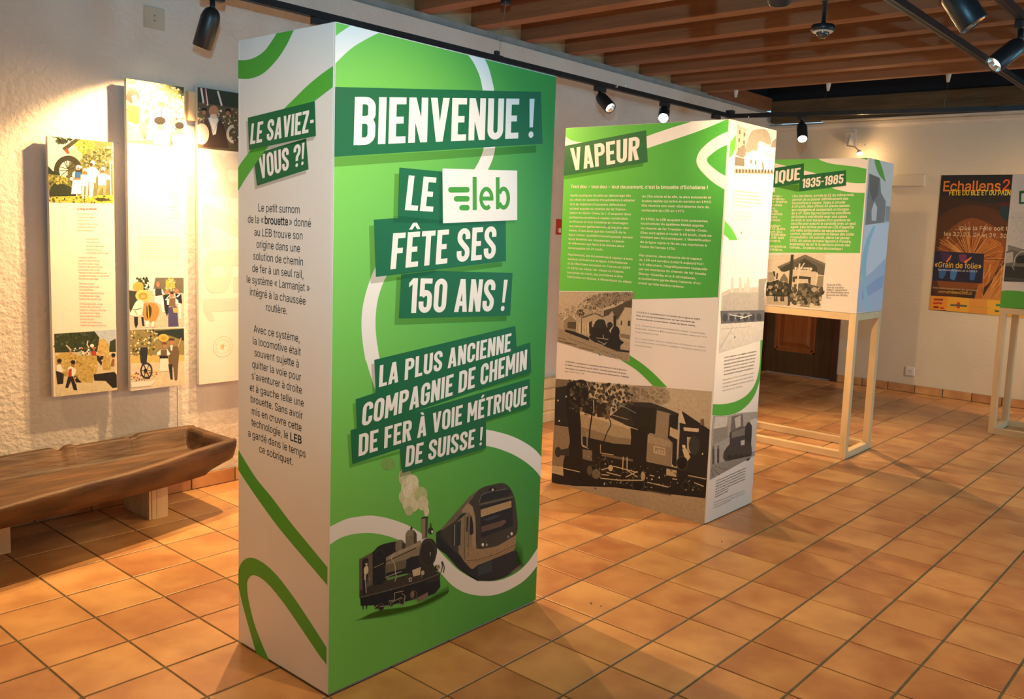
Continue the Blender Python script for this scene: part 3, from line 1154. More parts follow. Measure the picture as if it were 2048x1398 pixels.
# logo card
s = Sheet(fg, 0.0022)
s.poly('#efebe3', g3([(582, 148), (1425, 175), (1423, 732), (588, 762)]))
GL = '#449a33'
for x0, y0, x1, y1 in ((645, 355, 887, 419), (708, 457, 887, 521), (770, 558, 887, 621)):
    r = (y1 - y0) / 2 - 4
    s.poly(GL, g3(_arc(x0 + r + 4, (y0 + y1) / 2, r + 4, (y1 - y0) / 2, 90, 270, 8) + _arc(x1 - 26, (y0 + y1) / 2, 26, (y1 - y0) / 2, -90, 90, 8)))
s.poly(GL, g3([(921, 243), (967, 245), (968, 615), (921, 619)]))
rg_ = _arc(1077, 487, 62, 107, 18, 330, 26)
for q in _stroke(rg_, 0):
    pass


def ring_px(sh, col, cr, cx, cy, rx, ry, tx, ty, a0, a1, n=30):
    for k in range(n):
        A, B = math.radians(a0 + (a1 - a0) * k / n), math.radians(a0 + (a1 - a0) * (k + 1) / n)
        sh.poly(col, cr([(cx + rx * math.cos(A), cy + ry * math.sin(A)), (cx + rx * math.cos(B), cy + ry * math.sin(B)),
                         (cx + (rx - tx) * math.cos(B), cy + (ry - ty) * math.sin(B)), (cx + (rx - tx) * math.cos(A), cy + (ry - ty) * math.sin(A))]))
        sh.lay -= sh.step
    sh.lay += sh.step


ring_px(s, GL, g3, 1076, 487, 80, 132, 38, 50, 52, 370)
s.poly(GL, g3([(1010, 465), (1155, 465), (1154, 512), (1010, 509)]))
s.poly(GL, g3([(1183, 247), (1225, 249), (1225, 606), (1183, 610)]))
ring_px(s, GL, g3, 1270, 484, 73, 130, 40, 48, -150, 150)
s.build('logo', M['ink'], pan, label='white card with green leb logo')
for p in ((684, 72), (667, 437), (665, 749), (661, 1065), (665, 1362), (1107, 170), (1096, 450), (1085, 701), (1077, 937), (1064, 1187)):
    screw(fg, p, pan)

# printed steam engine and train at the foot of the green board
t1 = crop(700, 1020, 0.15736)
t2 = crop(860, 950, 0.16447)
s = Sheet(fg, 0.0007, 0.00001)
for k in range(4):
    s.poly('#000000', curve(t1([(20 + k * 40, 1385 - k * 8), (350, 1270 - k * 6), (800, 1200), (1150, 1000 + k * 20), (1235, 960 + k * 26), (1200, 1100 - k * 10), (900, 1250 - k * 12), (500, 1345 - k * 10), (20 + k * 40, 1390 - k * 8)])))
for k in range(4):
    s.poly('#000000', t2([(1000, 760 + k * 60), (1120 - k * 15, 900 + k * 40), (1130 - k * 10, 1100), (960, 1200), (950, 900)]))
s.build('drop_shadow_print', M['tint_soft'], pan)
s = Sheet(fg, 0.00082, 0.000008)
# steam
for cx, cy, rx, ry, cl in ((560, 30, 60, 50, '#7aa455'), (700, 140, 55, 80, '#c2c193'), (740, 230, 75, 90, '#d3cba2'), (700, 300, 55, 70, '#c9c79c'), (745, 370, 70, 65, '#d6cfa8'),
                           (830, 290, 55, 70, '#b5bd84'), (845, 360, 48, 60, '#d2cba2'), (730, 420, 38, 40, '#b9be8c'), (875, 425, 22, 45, '#d9d2ad'), (760, 180, 50, 60, '#ddd5b2'), (720, 260, 40, 50, '#e2d9b8')):
    s.ell(cl, c8, cx, cy, rx, ry)
# modern train
s.poly('#1d2c2a', t2([(60, 700), (130, 660), (560, 350), (560, 1300), (700, 1302), (560, 1270), (400, 1195), (300, 1110), (180, 970), (60, 880)]))
s.poly('#0f1f28', curve(t2([(60, 760), (250, 900), (420, 1060), (560, 1110), (1020, 940), (1040, 1100), (1130, 1110), (1000, 1200), (870, 1270), (700, 1303), (560, 1270), (400, 1195), (300, 1110), (180, 970), (70, 880)]), 4))
s.poly('#6d6450', t2([(115, 670), (470, 270), (600, 175), (620, 300), (470, 360), (300, 560), (140, 690)]))
s.poly('#3a3a33', t2([(125, 680), (420, 480), (420, 1050), (250, 900), (110, 730)]))
s.poly('#8b7a5e', t2([(330, 560), (470, 440), (540, 440), (560, 1150), (480, 1150), (400, 1060), (330, 950)]))
s.poly('#a08a69', curve(t2([(372, 440), (440, 360), (490, 360), (520, 450), (540, 620), (545, 880), (500, 880), (505, 600), (470, 480), (380, 470)]), 4))
s.poly('#3b3831', curve(t2([(460, 350), (600, 180), (760, 130), (880, 115), (960, 170), (1010, 270), (1038, 420), (1040, 740), (800, 880), (600, 912), (548, 890), (540, 560), (510, 400)]), 5))
s.poly('#9d8160', t2([(545, 905), (600, 914), (800, 884), (1036, 752), (1030, 870), (1012, 940), (560, 1110), (500, 1155), (420, 1060), (420, 900), (520, 880)]))
s.line('#6a5334', t2([(430, 1050), (560, 1045), (800, 975), (1030, 870)]), 1.6)
s.line('#7a6242', t2([(430, 1075), (560, 1068), (800, 1000), (1030, 905)]), 1.0)
s.poly('#1c2426', curve(t2([(590, 350), (610, 275), (660, 240), (930, 190), (965, 260), (800, 300), (590, 350)]), 4))
s.line('#7d8480', curve(t2([(588, 350), (610, 270), (660, 235), (800, 205), (930, 188)])), 0.9)
s.line('#6b6556', t2([(590, 372), (1000, 285)]), 2.4)
s.poly('#17222a', t2([(598, 400), (990, 300), (1000, 640), (800, 710), (605, 770)]))
s.poly('#b3946a', t2([(602, 432), (980, 330), (982, 405), (606, 520)]))
s.line('#d6b88c', t2([(606, 521), (982, 406)]), 0.8)
s.poly('#39424a', t2([(620, 560), (790, 500), (870, 505), (700, 570)]))
s.poly('#665046', t2([(612, 640), (900, 560), (920, 590), (860, 640), (612, 710)]))
s.poly('#16212b', t2([(612, 740), (860, 660), (850, 690), (612, 775)]))
s.ell('#15191b', t2, 750, 190, 46, 26)
s.ell('#e3cfae', t2, 753, 194, 12, 16)
for cx, cy, r, cl in ((628, 860, 15, '#f0dfc4'), (677, 863, 12, '#8f9ea0'), (982, 733, 14, '#f0dfc4'), (940, 768, 11, '#8f9ea0')):
    s.ell(cl, t2, cx, cy, r, r * 1.4)
s.poly('#141f28', t2([(432, 520), (452, 515), (440, 700), (426, 700)]))
s.poly('#141f28', curve(t2([(478, 490), (500, 540), (512, 640), (510, 720), (468, 732), (472, 600), (478, 490)]), 3))
s.poly('#22302f', t2([(310, 600), (362, 550), (355, 860), (308, 870)]))
s.poly('#22302f', t2([(262, 640), (300, 600), (296, 870), (258, 875)]))
s.line('#98a09a', t2([(286, 610), (280, 865)]), 1.5)
s.line('#54492f', t2([(412, 500), (405, 1050)]), 0.8)
s.line('#54492f', t2([(460, 460), (448, 1000)]), 0.8)
s.poly('#16232b', t2([(550, 1120), (1015, 935), (1030, 1060), (900, 1220), (560, 1290), (440, 1200)]))
s.poly('#2d3b40', t2([(560, 1120), (740, 1050), (740, 1180), (570, 1240)]))
s.poly('#6e5a50', t2([(950, 1215), (1060, 1130), (1120, 1095), (1080, 1150), (1000, 1200)]))
# steam engine
E1, E2, E3, E4 = '#22231f', '#34312a', '#8d8069', '#141c21'
s.poly(E1, curve(t1([(105, 605), (270, 520), (340, 450), (450, 410), (600, 395), (640, 480), (440, 620), (440, 950), (105, 1100)]), 3))
s.poly('#665a49', t1([(108, 605), (268, 522), (270, 930), (110, 1090)]))
s.poly(E4, t1([(112, 1080), (1120, 800), (1130, 980), (1060, 1060), (980, 1090), (300, 1240), (290, 1190), (120, 1195)]))
s.poly('#3a342b', t1([(270, 930), (710, 815), (770, 780), (870, 740), (900, 900), (480, 1010), (150, 1090), (110, 1090), (112, 1000)]))
s.poly('#1b2023', curve(t1([(275, 590), (330, 520), (430, 470), (560, 440), (420, 620), (420, 900), (275, 940)]), 3))
s.ell('#2e3230', t1, 360, 545, 62, 58)
s.ell('#1a1f21', t1, 362, 550, 50, 48)
s.poly(E3, t1([(440, 590), (600, 500), (880, 380), (905, 690), (690, 780), (440, 860)]))
s.poly('#6a604d', t1([(430, 690), (690, 620), (880, 600), (900, 720), (690, 790), (432, 830)]))
s.poly('#1b2127', t1([(440, 790), (690, 730), (700, 620), (760, 590), (880, 570), (930, 780), (700, 800), (430, 850)]))
s.poly('#a0937b', t1([(480, 580), (600, 510), (870, 400), (870, 440), (600, 560), (480, 620)]))
s.ell('#7f745f', t1, 620, 430, 60, 62)
s.poly('#7f745f', t1([(560, 430), (683, 420), (685, 480), (560, 510)]))
s.poly('#403b30', t1([(640, 400), (684, 420), (686, 480), (645, 490)]))
s.ell('#877c66', t1, 760, 320, 70, 78)
s.poly('#7c715c', t1([(690, 330), (830, 320), (832, 410), (690, 472)]))
s.poly('#4a4437', t1([(790, 260), (829, 300), (832, 410), (795, 430)]))
s.line('#2d2b22', t1([(764, 245), (764, 205)]), 3)
s.line('#2d2b22', t1([(748, 232), (782, 225)]), 1.5)
s.poly('#8a7f68', t1([(890, 110), (975, 90), (960, 350), (900, 370)]))
s.poly('#4c463a', t1([(940, 100), (975, 90), (962, 345), (938, 355)]))
s.poly('#22201b', t1([(888, 112), (900, 90), (974, 80), (976, 96)]))
s.poly('#2c2d2a', curve(t1([(870, 500), (900, 400), (960, 360), (1030, 370), (1080, 450), (1085, 560), (1040, 680), (1080, 780), (1130, 810), (1090, 900), (930, 900), (880, 750), (860, 620), (870, 500)]), 4))
s.ell('#35352f', t1, 975, 545, 105, 175)
s.ell('#262824', t1, 972, 550, 88, 150)
s.line('#96896f', curve(t1([(868, 500), (895, 410), (950, 362), (1020, 362)])), 1.0)
s.line('#9fb0b3', t1([(1005, 535), (1000, 580)]), 1.6)
s.ell('#2b2f30', t1, 1010, 262, 34, 44)
s.ell('#e5d7bd', t1, 1027, 275, 12, 18)
s.line('#3a352b', t1([(1010, 170), (1012, 225)]), 2.2)
s.line('#20201b', t1([(285, 715), (520, 610), (820, 480)]), 1.6)
s.line('#a79a80', t1([(285, 718), (410, 662)]), 1.0)
s.line('#b7aa8e', curve(t1([(540, 540), (505, 600), (550, 680), (560, 800), (570, 830), (550, 900)])), 1.6)
s.line('#b7aa8e', t1([(425, 845), (635, 770)]), 1.4)
s.line('#7d7460', t1([(440, 870), (600, 820)]), 1.0)
s.poly('#cdbb98', t1([(770, 760), (880, 720), (870, 820), (785, 840)]))
s.ell('#b8a784', t1, 905, 795, 22, 30)
s.ell('#1c2224', t1, 1085, 735, 30, 36)
s.ell('#cdbb98', t1, 1105, 725, 26, 32)
s.ell('#7a705a', t1, 1105, 725, 16, 22)
s.line('#22231f', curve(t1([(1135, 800), (1155, 720), (1150, 655), (1178, 720), (1170, 800)])), 1.6)
s.poly('#20242a', t1([(136, 640), (150, 605), (205, 590), (216, 620), (214, 760), (180, 1050), (140, 1060)]))
s.poly('#d8c9a8', curve(t1([(160, 720), (175, 700), (205, 690), (215, 760), (190, 800), (160, 790), (160, 720)]), 3))
s.ell('#c9b593', t1, 190, 668, 14, 20)
s.ell('#3a3a34', t1, 190, 650, 16, 10)
s.line('#c8b898', t1([(175, 790), (172, 870)]), 3.4)
s.line('#b8ad98', t1([(176, 860), (187, 1035)]), 1.6)
s.line('#a29a86', t1([(228, 835), (228, 885)]), 1.0)
s.line('#857a66', t1([(112, 1090), (480, 1005), (870, 905), (1120, 810)]), 1.0)
for cx, cy, r in ((375, 1215, 48), (790, 1075, 60), (640, 1150, 45), (500, 1175, 40)):
    s.ell('#5b5344', t1, cx, cy, r * 0.8, r)
    s.ell('#171d22', t1, cx, cy, r * 0.62, r * 0.8)
s.ell('#8a6a50', t1, 775, 1065, 22, 45)
s.poly('#79685a', t1([(830, 1110), (970, 1040), (970, 1110), (840, 1165)]))
for a in ([(545, 1040), (660, 1020)], [(545, 1040), (545, 1130), (470, 1145)], [(495, 1210), (500, 1160), (640, 1100)], [(640, 1050), (680, 1080), (660, 1200)], [(600, 1180), (650, 1195)], [(360, 1210), (480, 1200)], [(330, 1190), (290, 1230)]):
    s.line('#a89a80', t1(a), 1.4)
s.line('#1c2224', t1([(150, 1090), (148, 1240)]), 1.6)
s.line('#1c2224', t1([(195, 1080), (193, 1235)]), 1.6)
s.line('#1c2224', t1([(148, 1160), (190, 1150)]), 1.2)
s.poly('#cabd9d', t1([(725, 860), (765, 850), (765, 900), (730, 905)]))
s.poly('#242a2d', t1([(735, 870), (758, 864), (758, 890), (738, 893)]))
s.build('locomotive_print', M['photo'], pan, label='printed steam engine and modern train in sepia grey')

# left board of column 1
fl = Face((A0, B0, 0), (1, 0, 0), (0, -1, 0), A1 - A0, 2.0, [(474, 84, 0, 2), (666, 44, 0.492, 2), (651, 1387, 0.492, 0), (478, 1288, 0, 0)])
fl.W = 0.4945
pan = P1['front']
e2 = crop(440, 80, 0.27188)
c1 = crop(0, 0, 0.33203)
e4 = crop(440, 960, 0.31342)
e5 = crop(460, 380, 0.2002)
e6 = crop(460, 640, 0.22883)
LG = '#4da238'
s = Sheet(fl, 0.0004)
s.poly(LG, curve(c1([(1390, 368), (1425, 371), (1500, 365), (1580, 320), (1640, 240), (1668, 190), (1690, 140)])) + curve(c1([(1800, 120), (1762, 192), (1720, 280), (1660, 370), (1580, 450), (1500, 483), (1425, 483), (1390, 478)])))
s.poly(LG, curve(e6([(0, 1045), (35, 1105), (220, 1396)]) + e4([(330, 125), (450, 280), (560, 410), (670, 540), (720, 600)])) + curve(e4([(720, 712), (670, 655), (600, 575), (490, 450), (370, 310), (250, 150)]) + e6([(110, 1396), (37, 1280), (0, 1215)])))
s.poly(LG, curve(e4([(245, 1140), (228, 1088), (190, 960), (150, 820), (118, 680), (115, 620), (130, 560), (160, 522), (200, 510), (250, 525), (310, 565), (380, 635), (470, 750), (560, 880), (640, 1000), (675, 1055), (720, 1130)]))
       + curve(e4([(720, 1245), (675, 1165), (640, 1120), (560, 1005), (480, 890), (400, 780), (320, 685), (260, 635), (210, 620), (180, 650), (175, 700), (185, 780), (220, 920), (270, 1050), (310, 1140), (325, 1190)])))
s.build('green_swoosh', M['ink'], pan)
s = Sheet(fl, 0.0004)
s.poly('#000000', e2([(240, 950), (256, 945), (268, 1093), (632, 975), (630, 997), (252, 1120)]))
s.build('drop_shadow_print', M['tint'], pan)
s = Sheet(fl, 0.0006)
s.poly(PL, e2([(240, 860), (632, 735), (650, 965), (268, 1093)]))
s.build('title_plate', M['ink'], pan)
s = Sheet(fl, 0.0008)
s.headline('VOUS ?!', e2([(277, 868), (622, 765), (614, 932), (294, 1043)]), '#efe9df')
s.build('title_lettering', M['ink'], pan)
s = Sheet(fl, 0.0010)
s.poly('#53ab3a', curve(e2([(880, 160), (830, 195), (740, 260), (640, 345), (560, 425), (470, 515), (380, 610), (290, 715), (215, 835), (150, 925), (105, 1000), (80, 1040)]))
       + curve(e2([(80, 1220), (103, 1180), (170, 1060), (230, 970), (290, 885), (350, 800), (420, 710), (500, 620), (600, 530), (690, 460), (760, 405), (825, 355), (880, 320)])))
s.build('green_swoosh', M['ink'], pan)
s = Sheet(fl, 0.0012)
s.poly('#000000', e2([(187, 615), (201, 612), (211, 829), (704, 716), (686, 748), (197, 853)]))
s.build('drop_shadow_print', M['tint'], pan)
s = Sheet(fl, 0.0014)
s.poly(PL, e2([(200, 588), (697, 458), (705, 715), (210, 828)]))
s.build('title_plate', M['ink'], pan, label='dark green plate reading LE SAVIEZ')
s = Sheet(fl, 0.0016)
s.headline('LE SAVIEZ-', e2([(230, 632), (695, 516), (690, 684), (218, 787)]), '#efe9df')
s.build('title_lettering', M['ink'], pan)
s = Sheet(fl, 0.0005)
BK = '#26241f'
for t, a, b in (('Le petit surnom', (278, 243), (692, 258)), ('de la «', (173, 358), (330, 366)), ('» donné', (588, 380), (806, 393)), ('au LEB trouve son', (238, 488), (722, 520)), ('origine dans une', (260, 608), (697, 648)),
                ('solution de chemin', (228, 728), (727, 782)), ('de fer à un seul rail,', (218, 850), (732, 910)), ('le système « Larmanjat »', (163, 960), (793, 1042)),
                ('intégré à la chaussée', (195, 1087), (753, 1174)), ('routière.', (357, 1238), (568, 1272))):
    s.text(t, *e5([a, b]), 0.0245, BK)
s.text('brouette', *e5([(343, 367), (577, 380)]), 0.0245, BK, 0.025)
for t, a, b in (('Avec ce système,', (205, 138), (607, 218)), ('la locomotive était', (198, 241), (617, 335)), ('souvent sujette à', (212, 345), (600, 440)), ('quitter la voie pour', (193, 445), (620, 555)),
                ("s'aventurer à droite", (188, 545), (627, 668)), ('et à gauche telle une', (172, 648), (644, 780)), ('brouette. Sans avoir', (180, 748), (634, 888)), ('mis en œuvre cette', (190, 853), (624, 994)),
                ('technologie, le', (187, 950), (507, 1062)), ('a gardé dans le temps', (158, 1045), (660, 1222)), ('ce sobriquet.', (256, 1180), (548, 1290))):
    s.text(t, *e6([a, b]), 0.0245, BK)
s.text('LEB', *e6([(527, 1072), (625, 1102)]), 0.0245, BK, 0.03)
s.build('body_text', M['ink'], pan)
for p in ((482, 111), (660, 76), (472, 422), (650, 430), (472, 712), (645, 752), (475, 973), (645, 1080), (483, 1261), (644, 1358)):
    screw(fl, p, pan)

# ================================================================== column 2: VAPEUR
C0, C1, D0, D1 = -0.997, 0.011, 0.746, 1.244
col2, P2 = column('display_column', 'tall display column reading VAPEUR with a large old locomotive photo at its foot',
                  C0, C1, D0, D1, 0.0, 2.001)
fv = Face((C0, D0, 0), (1, 0, 0), (0, -1, 0), C1 - C0, 2.0, [(1131, 256, 0, 2), (1460, 238, C1 - C0, 2), (1412, 1048, C1 - C0, 0), (1103, 965, 0, 0)])
fv.W = C1 - C0 - 0.0085
pan = P2['front']
cv = crop(1120, 240, 0.21484)
f6 = crop(1060, 464, 0.24036)
f7 = crop(1060, 740, 0.24036)
v7 = crop(1120, 350, 0.17885)
s = Sheet(fv, 0.0002)
s.poly('#ffffff', cv([(20, 40), (1620, -30), (1600, 400)]) + f6([(1640, 535), (855, 557), (855, 490), (200, 490)]))
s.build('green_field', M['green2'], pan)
s = Sheet(fv, 0.0004)
s.poly(WHT, curve(cv([(700, 195), (805, 150), (900, 115), (1050, 65), (1210, 15), (1300, -25)])) + curve(cv([(1620, -50), (1500, 12), (1300, 95), (1100, 165), (900, 230), (700, 300)])))
s.poly(WHT, curve(cv([(20, 120), (60, 160), (110, 188), (200, 205), (300, 200)])) + cv([(300, 300), (30, 300)]))
s.poly(WHT, curve(cv([(1640, 70), (1575, 98), (1480, 140), (1380, 205), (1300, 285), (1268, 370), (1290, 440), (1350, 510), (1430, 580), (1540, 648), (1620, 690)]))
       + curve(cv([(1620, 560), (1550, 522), (1480, 485), (1410, 430), (1372, 390), (1370, 350), (1430, 295), (1500, 250), (1570, 222), (1640, 200)])))
s.build('white_swoosh', M['ink'], pan)
s = Sheet(fv, 0.0004)
s.poly('#4da238', curve(f6([(760, 960), (830, 1020), (940, 1095), (1040, 1180), (1145, 1287)])) + curve(f6([(1030, 1282), (960, 1210), (880, 1140), (770, 1070), (700, 1020)])))
s.build('green_swoosh', M['ink'], pan)
s = Sheet(fv, 0.0006)
s.poly('#000000', cv([(20, 518), (40, 515), (773, 396), (773, 426), (20, 556)]))
s.build('drop_shadow_print', M['tint'], pan)
s = Sheet(fv, 0.0008)
s.poly(PL, cv([(20, 243), (800, 92), (815, 388), (20, 518)]))
s.build('title_plate', M['ink'], pan)
s = Sheet(fv, 0.0010)
s.headline('VAPEUR', cv([(92, 262), (742, 148), (732, 366), (114, 470)]), '#efe9df')
s.build('title_lettering', M['ink'], pan)
s = Sheet(fv, 0.0005)
TX = '#e6e2c8'
s.text("Tout dou - tout dou - tout doucement, c'est la brouette d'Echallens !", *v7([(118, 142), (1650, 152)]), 0.0165, TX, 0.03)
col = [("Après quelques écueils au démarrage liés", 112, 235, 792, 238), ("au choix du système d'exploitation à adopter", 110, 284, 838, 290), ("et à du matériel d'occasion défectueux", 109, 334, 735, 340),
       ("acheté auprès du chemin de fer franco-", 108, 382, 745, 392), ("italien du Mont-Cenis, le L-E acquiert deux", 106, 430, 795, 445), ("petites locomotives à vapeur construites", 104, 480, 758, 496),
       ("en France et une troisième en Allemagne", 103, 528, 760, 546), ("qui assurent gaillardement la traction des", 101, 578, 768, 600), ("trains. C'est ainsi que les riverains de la", 99, 626, 735, 650),
       ("ligne voient  quotidiennement passer devant", 97, 674, 812, 706), ("leurs fenêtres les «Lausanne», «Talent»", 95, 722, 720, 752), ("et «Mentue» qui filent à la vitesse alors", 93, 770, 718, 803), ("remarquable de 25 km/h.", 91, 822, 482, 842),
       ("Rapidement, les locomotives à vapeur à trois", 88, 895, 812, 948), ("essieux arrivent sur la ligne: l'«Echallens»", 86, 945, 755, 992), ("et la «Bercher» acquises en France en 1889", 84, 995, 785, 1046),
       ("et 1890, les «Gros-de-Vaud» et «Talent»", 82, 1046, 715, 1092), ("(seconde du nom), les premières à être", 80, 1096, 700, 1142), ("fabriquées en Suisse, à Winterthour au début", 78, 1144, 800, 1204),
       ("du 20e siècle et la «8», la plus puissante et", 918, 245, 1688, 256), ("la plus rapide qui entre en service en 1910.", 916, 295, 1692, 308), ("Elle recevra son nom «Echallens» lors du", 913, 347, 1664, 364), ("centenaire du LEB en 1973.", 911, 400, 1396, 412),
       ("En 1920, le LEB acquiert trois puissantes", 906, 497, 1650, 522), ("locomotives du système Mallet auprès", 904, 547, 1605, 572), ("du chemin de fer Yverdon – Sainte-Croix.", 903, 600, 1644, 628), ("Elles sont aptes à rouler à 40 km/h, mais se", 901, 650, 1692, 684),
       ("révèlent peu économiques. L'électrification", 899, 700, 1684, 738), ("de la ligne signe la fin de ces machines à", 897, 753, 1638, 793), ("l'aube de l'année 1936.", 895, 805, 1296, 830),
       ("Par chance, deux témoins de la vapeur", 890, 903, 1588, 945), ("au LEB ont survécu jusqu'à aujourd'hui :", 888, 952, 1610, 1000), ("la 5 «Bercher», magnifiquement restaurée", 885, 1004, 1644, 1058), ("par les membres du chemin de fer musée", 883, 1055, 1632, 1112),
       ("Blonay-Chamby et la 8 «Echallens»,", 881, 1108, 1520, 1160), ("actuellement garée dans l'attente d'un", 878, 1160, 1570, 1215), ("avenir qu'elle espère radieux.", 875, 1212, 1390, 1256)]
for t, xa, ya, xb, yb in col:
    s.text(t, *v7([(xa, ya), (xb, yb)]), 0.0108, TX, 0.02)
GY = '#4a463c'
for t, xa, ya, xb, yb, b, cl in (("G 2/2 1 et 2 acquises pour l'ouverture de la ligne en 1873.", 888, 667, 1422, 727, .03, GY), ("Elles ont circulé précédemment sur les chantiers de", 885, 696, 1370, 750, .03, GY), ("construction du tunnel franco-italien du Mont-Cenis.", 884, 724, 1378, 780, .03, GY),
                                 ("N° 1 : Construite en 1863 par Brassey & Company, Canada Works,", 882, 776, 1463, 845, 0, '#7a7464'), ("Birkenhead, Angleterre. Défectueuse et inadaptée, vendue en 1874", 880, 803, 1472, 874, 0, '#7a7464'), ("à une entreprise privée.", 878, 832, 1075, 857, 0, '#7a7464'),
                                 ("N° 2 : Construite en 1864 par James Cross & Company, St. Helens", 876, 886, 1455, 957, 0, '#7a7464'), ("Locomotives Works, Lancashire, Angleterre. Vendue en 1882 à une", 874, 912, 1463, 987, 0, '#7a7464'), ("entreprise privée.", 872, 942, 1016, 961, 0, '#7a7464'),
                                 ("G 3/3 7bis «Lausanne», construite par Krauss & Cie à Munich", 295, 1082, 805, 1153, .03, GY), ("en 1874, en service jusqu'en 1898. Vitesse maximale 25 km/h.", 293, 1109, 805, 1182, .03, GY), ("Vue prise à Lausanne-Chauderon devant la locomotive «Talent»", 291, 1137, 825, 1211, .03, GY), ("vers 1890. Coll. LEB", 290, 1163, 450, 1184, 0, GY)):
    s.text(t, *f6([(xa, ya), (xb, yb)]), 0.0068, cl, b)
s.build('body_text', M['ink'], pan)

# photo: station with small tank engine
p1c = crop(1100, 570, 0.15026)
s = Sheet(fv, 0.0006, 0.00001)
s.poly('#a89a82', f6([(245, 497), (855, 497), (828, 1078), (222, 915)]))
ph = lambda col, pts, sm=0: s.poly(col, curve(p1c(pts), sm) if sm else p1c(pts))
ph('#b5a78e', [(120, 95), (700, 95), (560, 250), (110, 420)])
ph('#8a7d68', [(480, 200), (620, 120), (760, 110), (900, 95), (1100, 95), (1095, 180), (800, 300), (700, 330), (560, 260)], 3)
s.build('photo_print', M['photo'], pan)
s = Sheet(fv, 0.0007, 0.00001)
s.dabs(['#5a5444', '#6a624f', '#a3967c', '#474236'], p1c([(480, 150), (760, 95), (1100, 95), (1090, 190), (700, 330), (400, 330)]), 260, 0.006, 3)
s.dabs(['#9a8d72', '#c3b596', '#7a6e58'], p1c([(120, 360), (400, 240), (700, 300), (700, 380), (420, 420), (110, 460)]), 160, 0.006, 4)
s.build('photo_print', M['foliage'], pan)
s = Sheet(fv, 0.0008, 0.00001)
ph('#4c463a', [(720, 330), (850, 300), (1000, 220), (1097, 170), (1090, 300), (1000, 300), (900, 460), (860, 400), (830, 340), (780, 400), (715, 420)])
ph('#b9aa8c', [(670, 325), (820, 260), (1030, 195), (1000, 225), (850, 290), (720, 335)])
ph('#b5a78a', [(1000, 290), (1090, 300), (1062, 760), (920, 700), (915, 480)])
ph('#3a362c', [(1040, 470), (1070, 470), (1068, 540), (1038, 540)])
ph('#3a362c', [(945, 470), (962, 470), (960, 530), (943, 530)])
ph('#8c8068', [(185, 470), (280, 380), (345, 460), (345, 640), (185, 580)])
ph('#4f493b', [(235, 490), (350, 490), (345, 590), (232, 570)])
ph('#c9bb9c', [(150, 470), (280, 375), (350, 455), (340, 465), (282, 395), (190, 470)])
ph('#ab9d80', [(350, 490), (450, 420), (600, 370), (715, 420), (710, 480), (540, 640), (350, 640)])
ph('#5a5242', [(430, 425), (600, 362), (715, 415), (708, 432), (600, 382), (440, 440)])
ph('#c0b292', [(380, 500), (520, 495), (520, 660), (385, 640)])
for x in (415, 455, 485):
    s.line('#4a4436', p1c([(x, 500), (x, 650)]), 0.9)
s.ell('#3d3a30', p1c, 410, 370, 55, 50)
s.line('#3d3a30', p1c([(425, 400), (422, 640)]), 1.2)
ph('#2c2b27', [(520, 500), (560, 470), (560, 660), (525, 650)])
ph('#958871', [(105, 570), (400, 650), (600, 740), (1050, 880), (1055, 1010), (800, 960), (400, 850), (100, 750)])
ph('#22262a', [(200, 590), (330, 620), (530, 700), (520, 740), (330, 670), (200, 620)])
ph('#1e2428', [(555, 560), (640, 540), (780, 560), (830, 560), (900, 560), (935, 720), (990, 760), (940, 800), (940, 880), (850, 860), (600, 760), (540, 720), (520, 680), (555, 650)])
ph('#262b2c', [(580, 530), (590, 480), (640, 455), (720, 460), (745, 520), (745, 560), (580, 570)], 3)
ph('#bfb193', [(575, 500), (600, 465), (640, 452), (600, 490), (590, 530)])
ph('#262b2c', [(845, 400), (890, 405), (880, 560), (850, 560)])
s.ell('#1c2226', p1c, 870, 620, 62, 80)
ph('#b5a88d', [(790, 600), (840, 540), (850, 545), (815, 600), (810, 640)])
s.ell('#262b2c', p1c, 800, 530, 38, 42)
for a in ([(620, 770), (700, 800), (760, 760)], [(640, 740), (740, 790)], [(710, 660), (715, 710)], [(620, 700), (780, 720)]):
    s.line('#b0a48c', p1c(a), 1.2)
ph('#242a2b', [(850, 840), (1060, 870), (1058, 895), (900, 880), (850, 860)])
for k in range(20):
    a = 250 + k * 36
    b_ = 700 + k * 13 + (k * 7 % 5) * 3
    s.line('#4a4336', p1c([(a, b_), (a + 22, b_ + 10)]), 1.0)
for a in ([(110, 700), (220, 730)], [(110, 740), (360, 795)], [(400, 830), (580, 870)], [(200, 770), (320, 790)]):
    s.line('#544c3c', p1c(a), 1.2)
ph('#7f745e', [(930, 640), (1065, 660), (1062, 720), (935, 690)])
s.build('photo_print', M['photo'], pan, label='small photo of a tank engine by sheds')

# large photo at the foot
s = Sheet(fv, 0.0006, 0.00001)
pf = lambda col, pts, sm=0: s.poly(col, curve(f7(pts), sm) if sm else f7(pts))
pf('#b6aa8e', [(215, 72), (1525, 172), (1500, 500), (1462, 1290), (178, 948)])
pf('#6f6654', [(215, 75), (350, 85), (340, 140), (210, 160)])
pf('#9b8f78', [(830, 130), (1120, 140), (1150, 270), (900, 300), (800, 200)], 3)
s.build('photo_print', M['photo'], pan)
s = Sheet(fv, 0.0007, 0.00001)
s.dabs(['#3a382e', '#4c4839', '#262b2c', '#6e6750'], f7([(330, 85), (840, 125), (880, 260), (700, 330), (640, 400), (330, 330)]), 300, 0.014, 5)
s.dabs(['#7b715c', '#8f846c', '#a09479'], f7([(840, 150), (1120, 150), (1140, 260), (860, 250)]), 80, 0.014, 6)
s.build('photo_print', M['foliage'], pan)
s = Sheet(fv, 0.0008, 0.00001)
pf('#1d262c', [(212, 150), (330, 125), (340, 480), (205, 460)])
pf('#857b66', [(202, 460), (325, 480), (330, 640), (300, 810), (185, 800)])
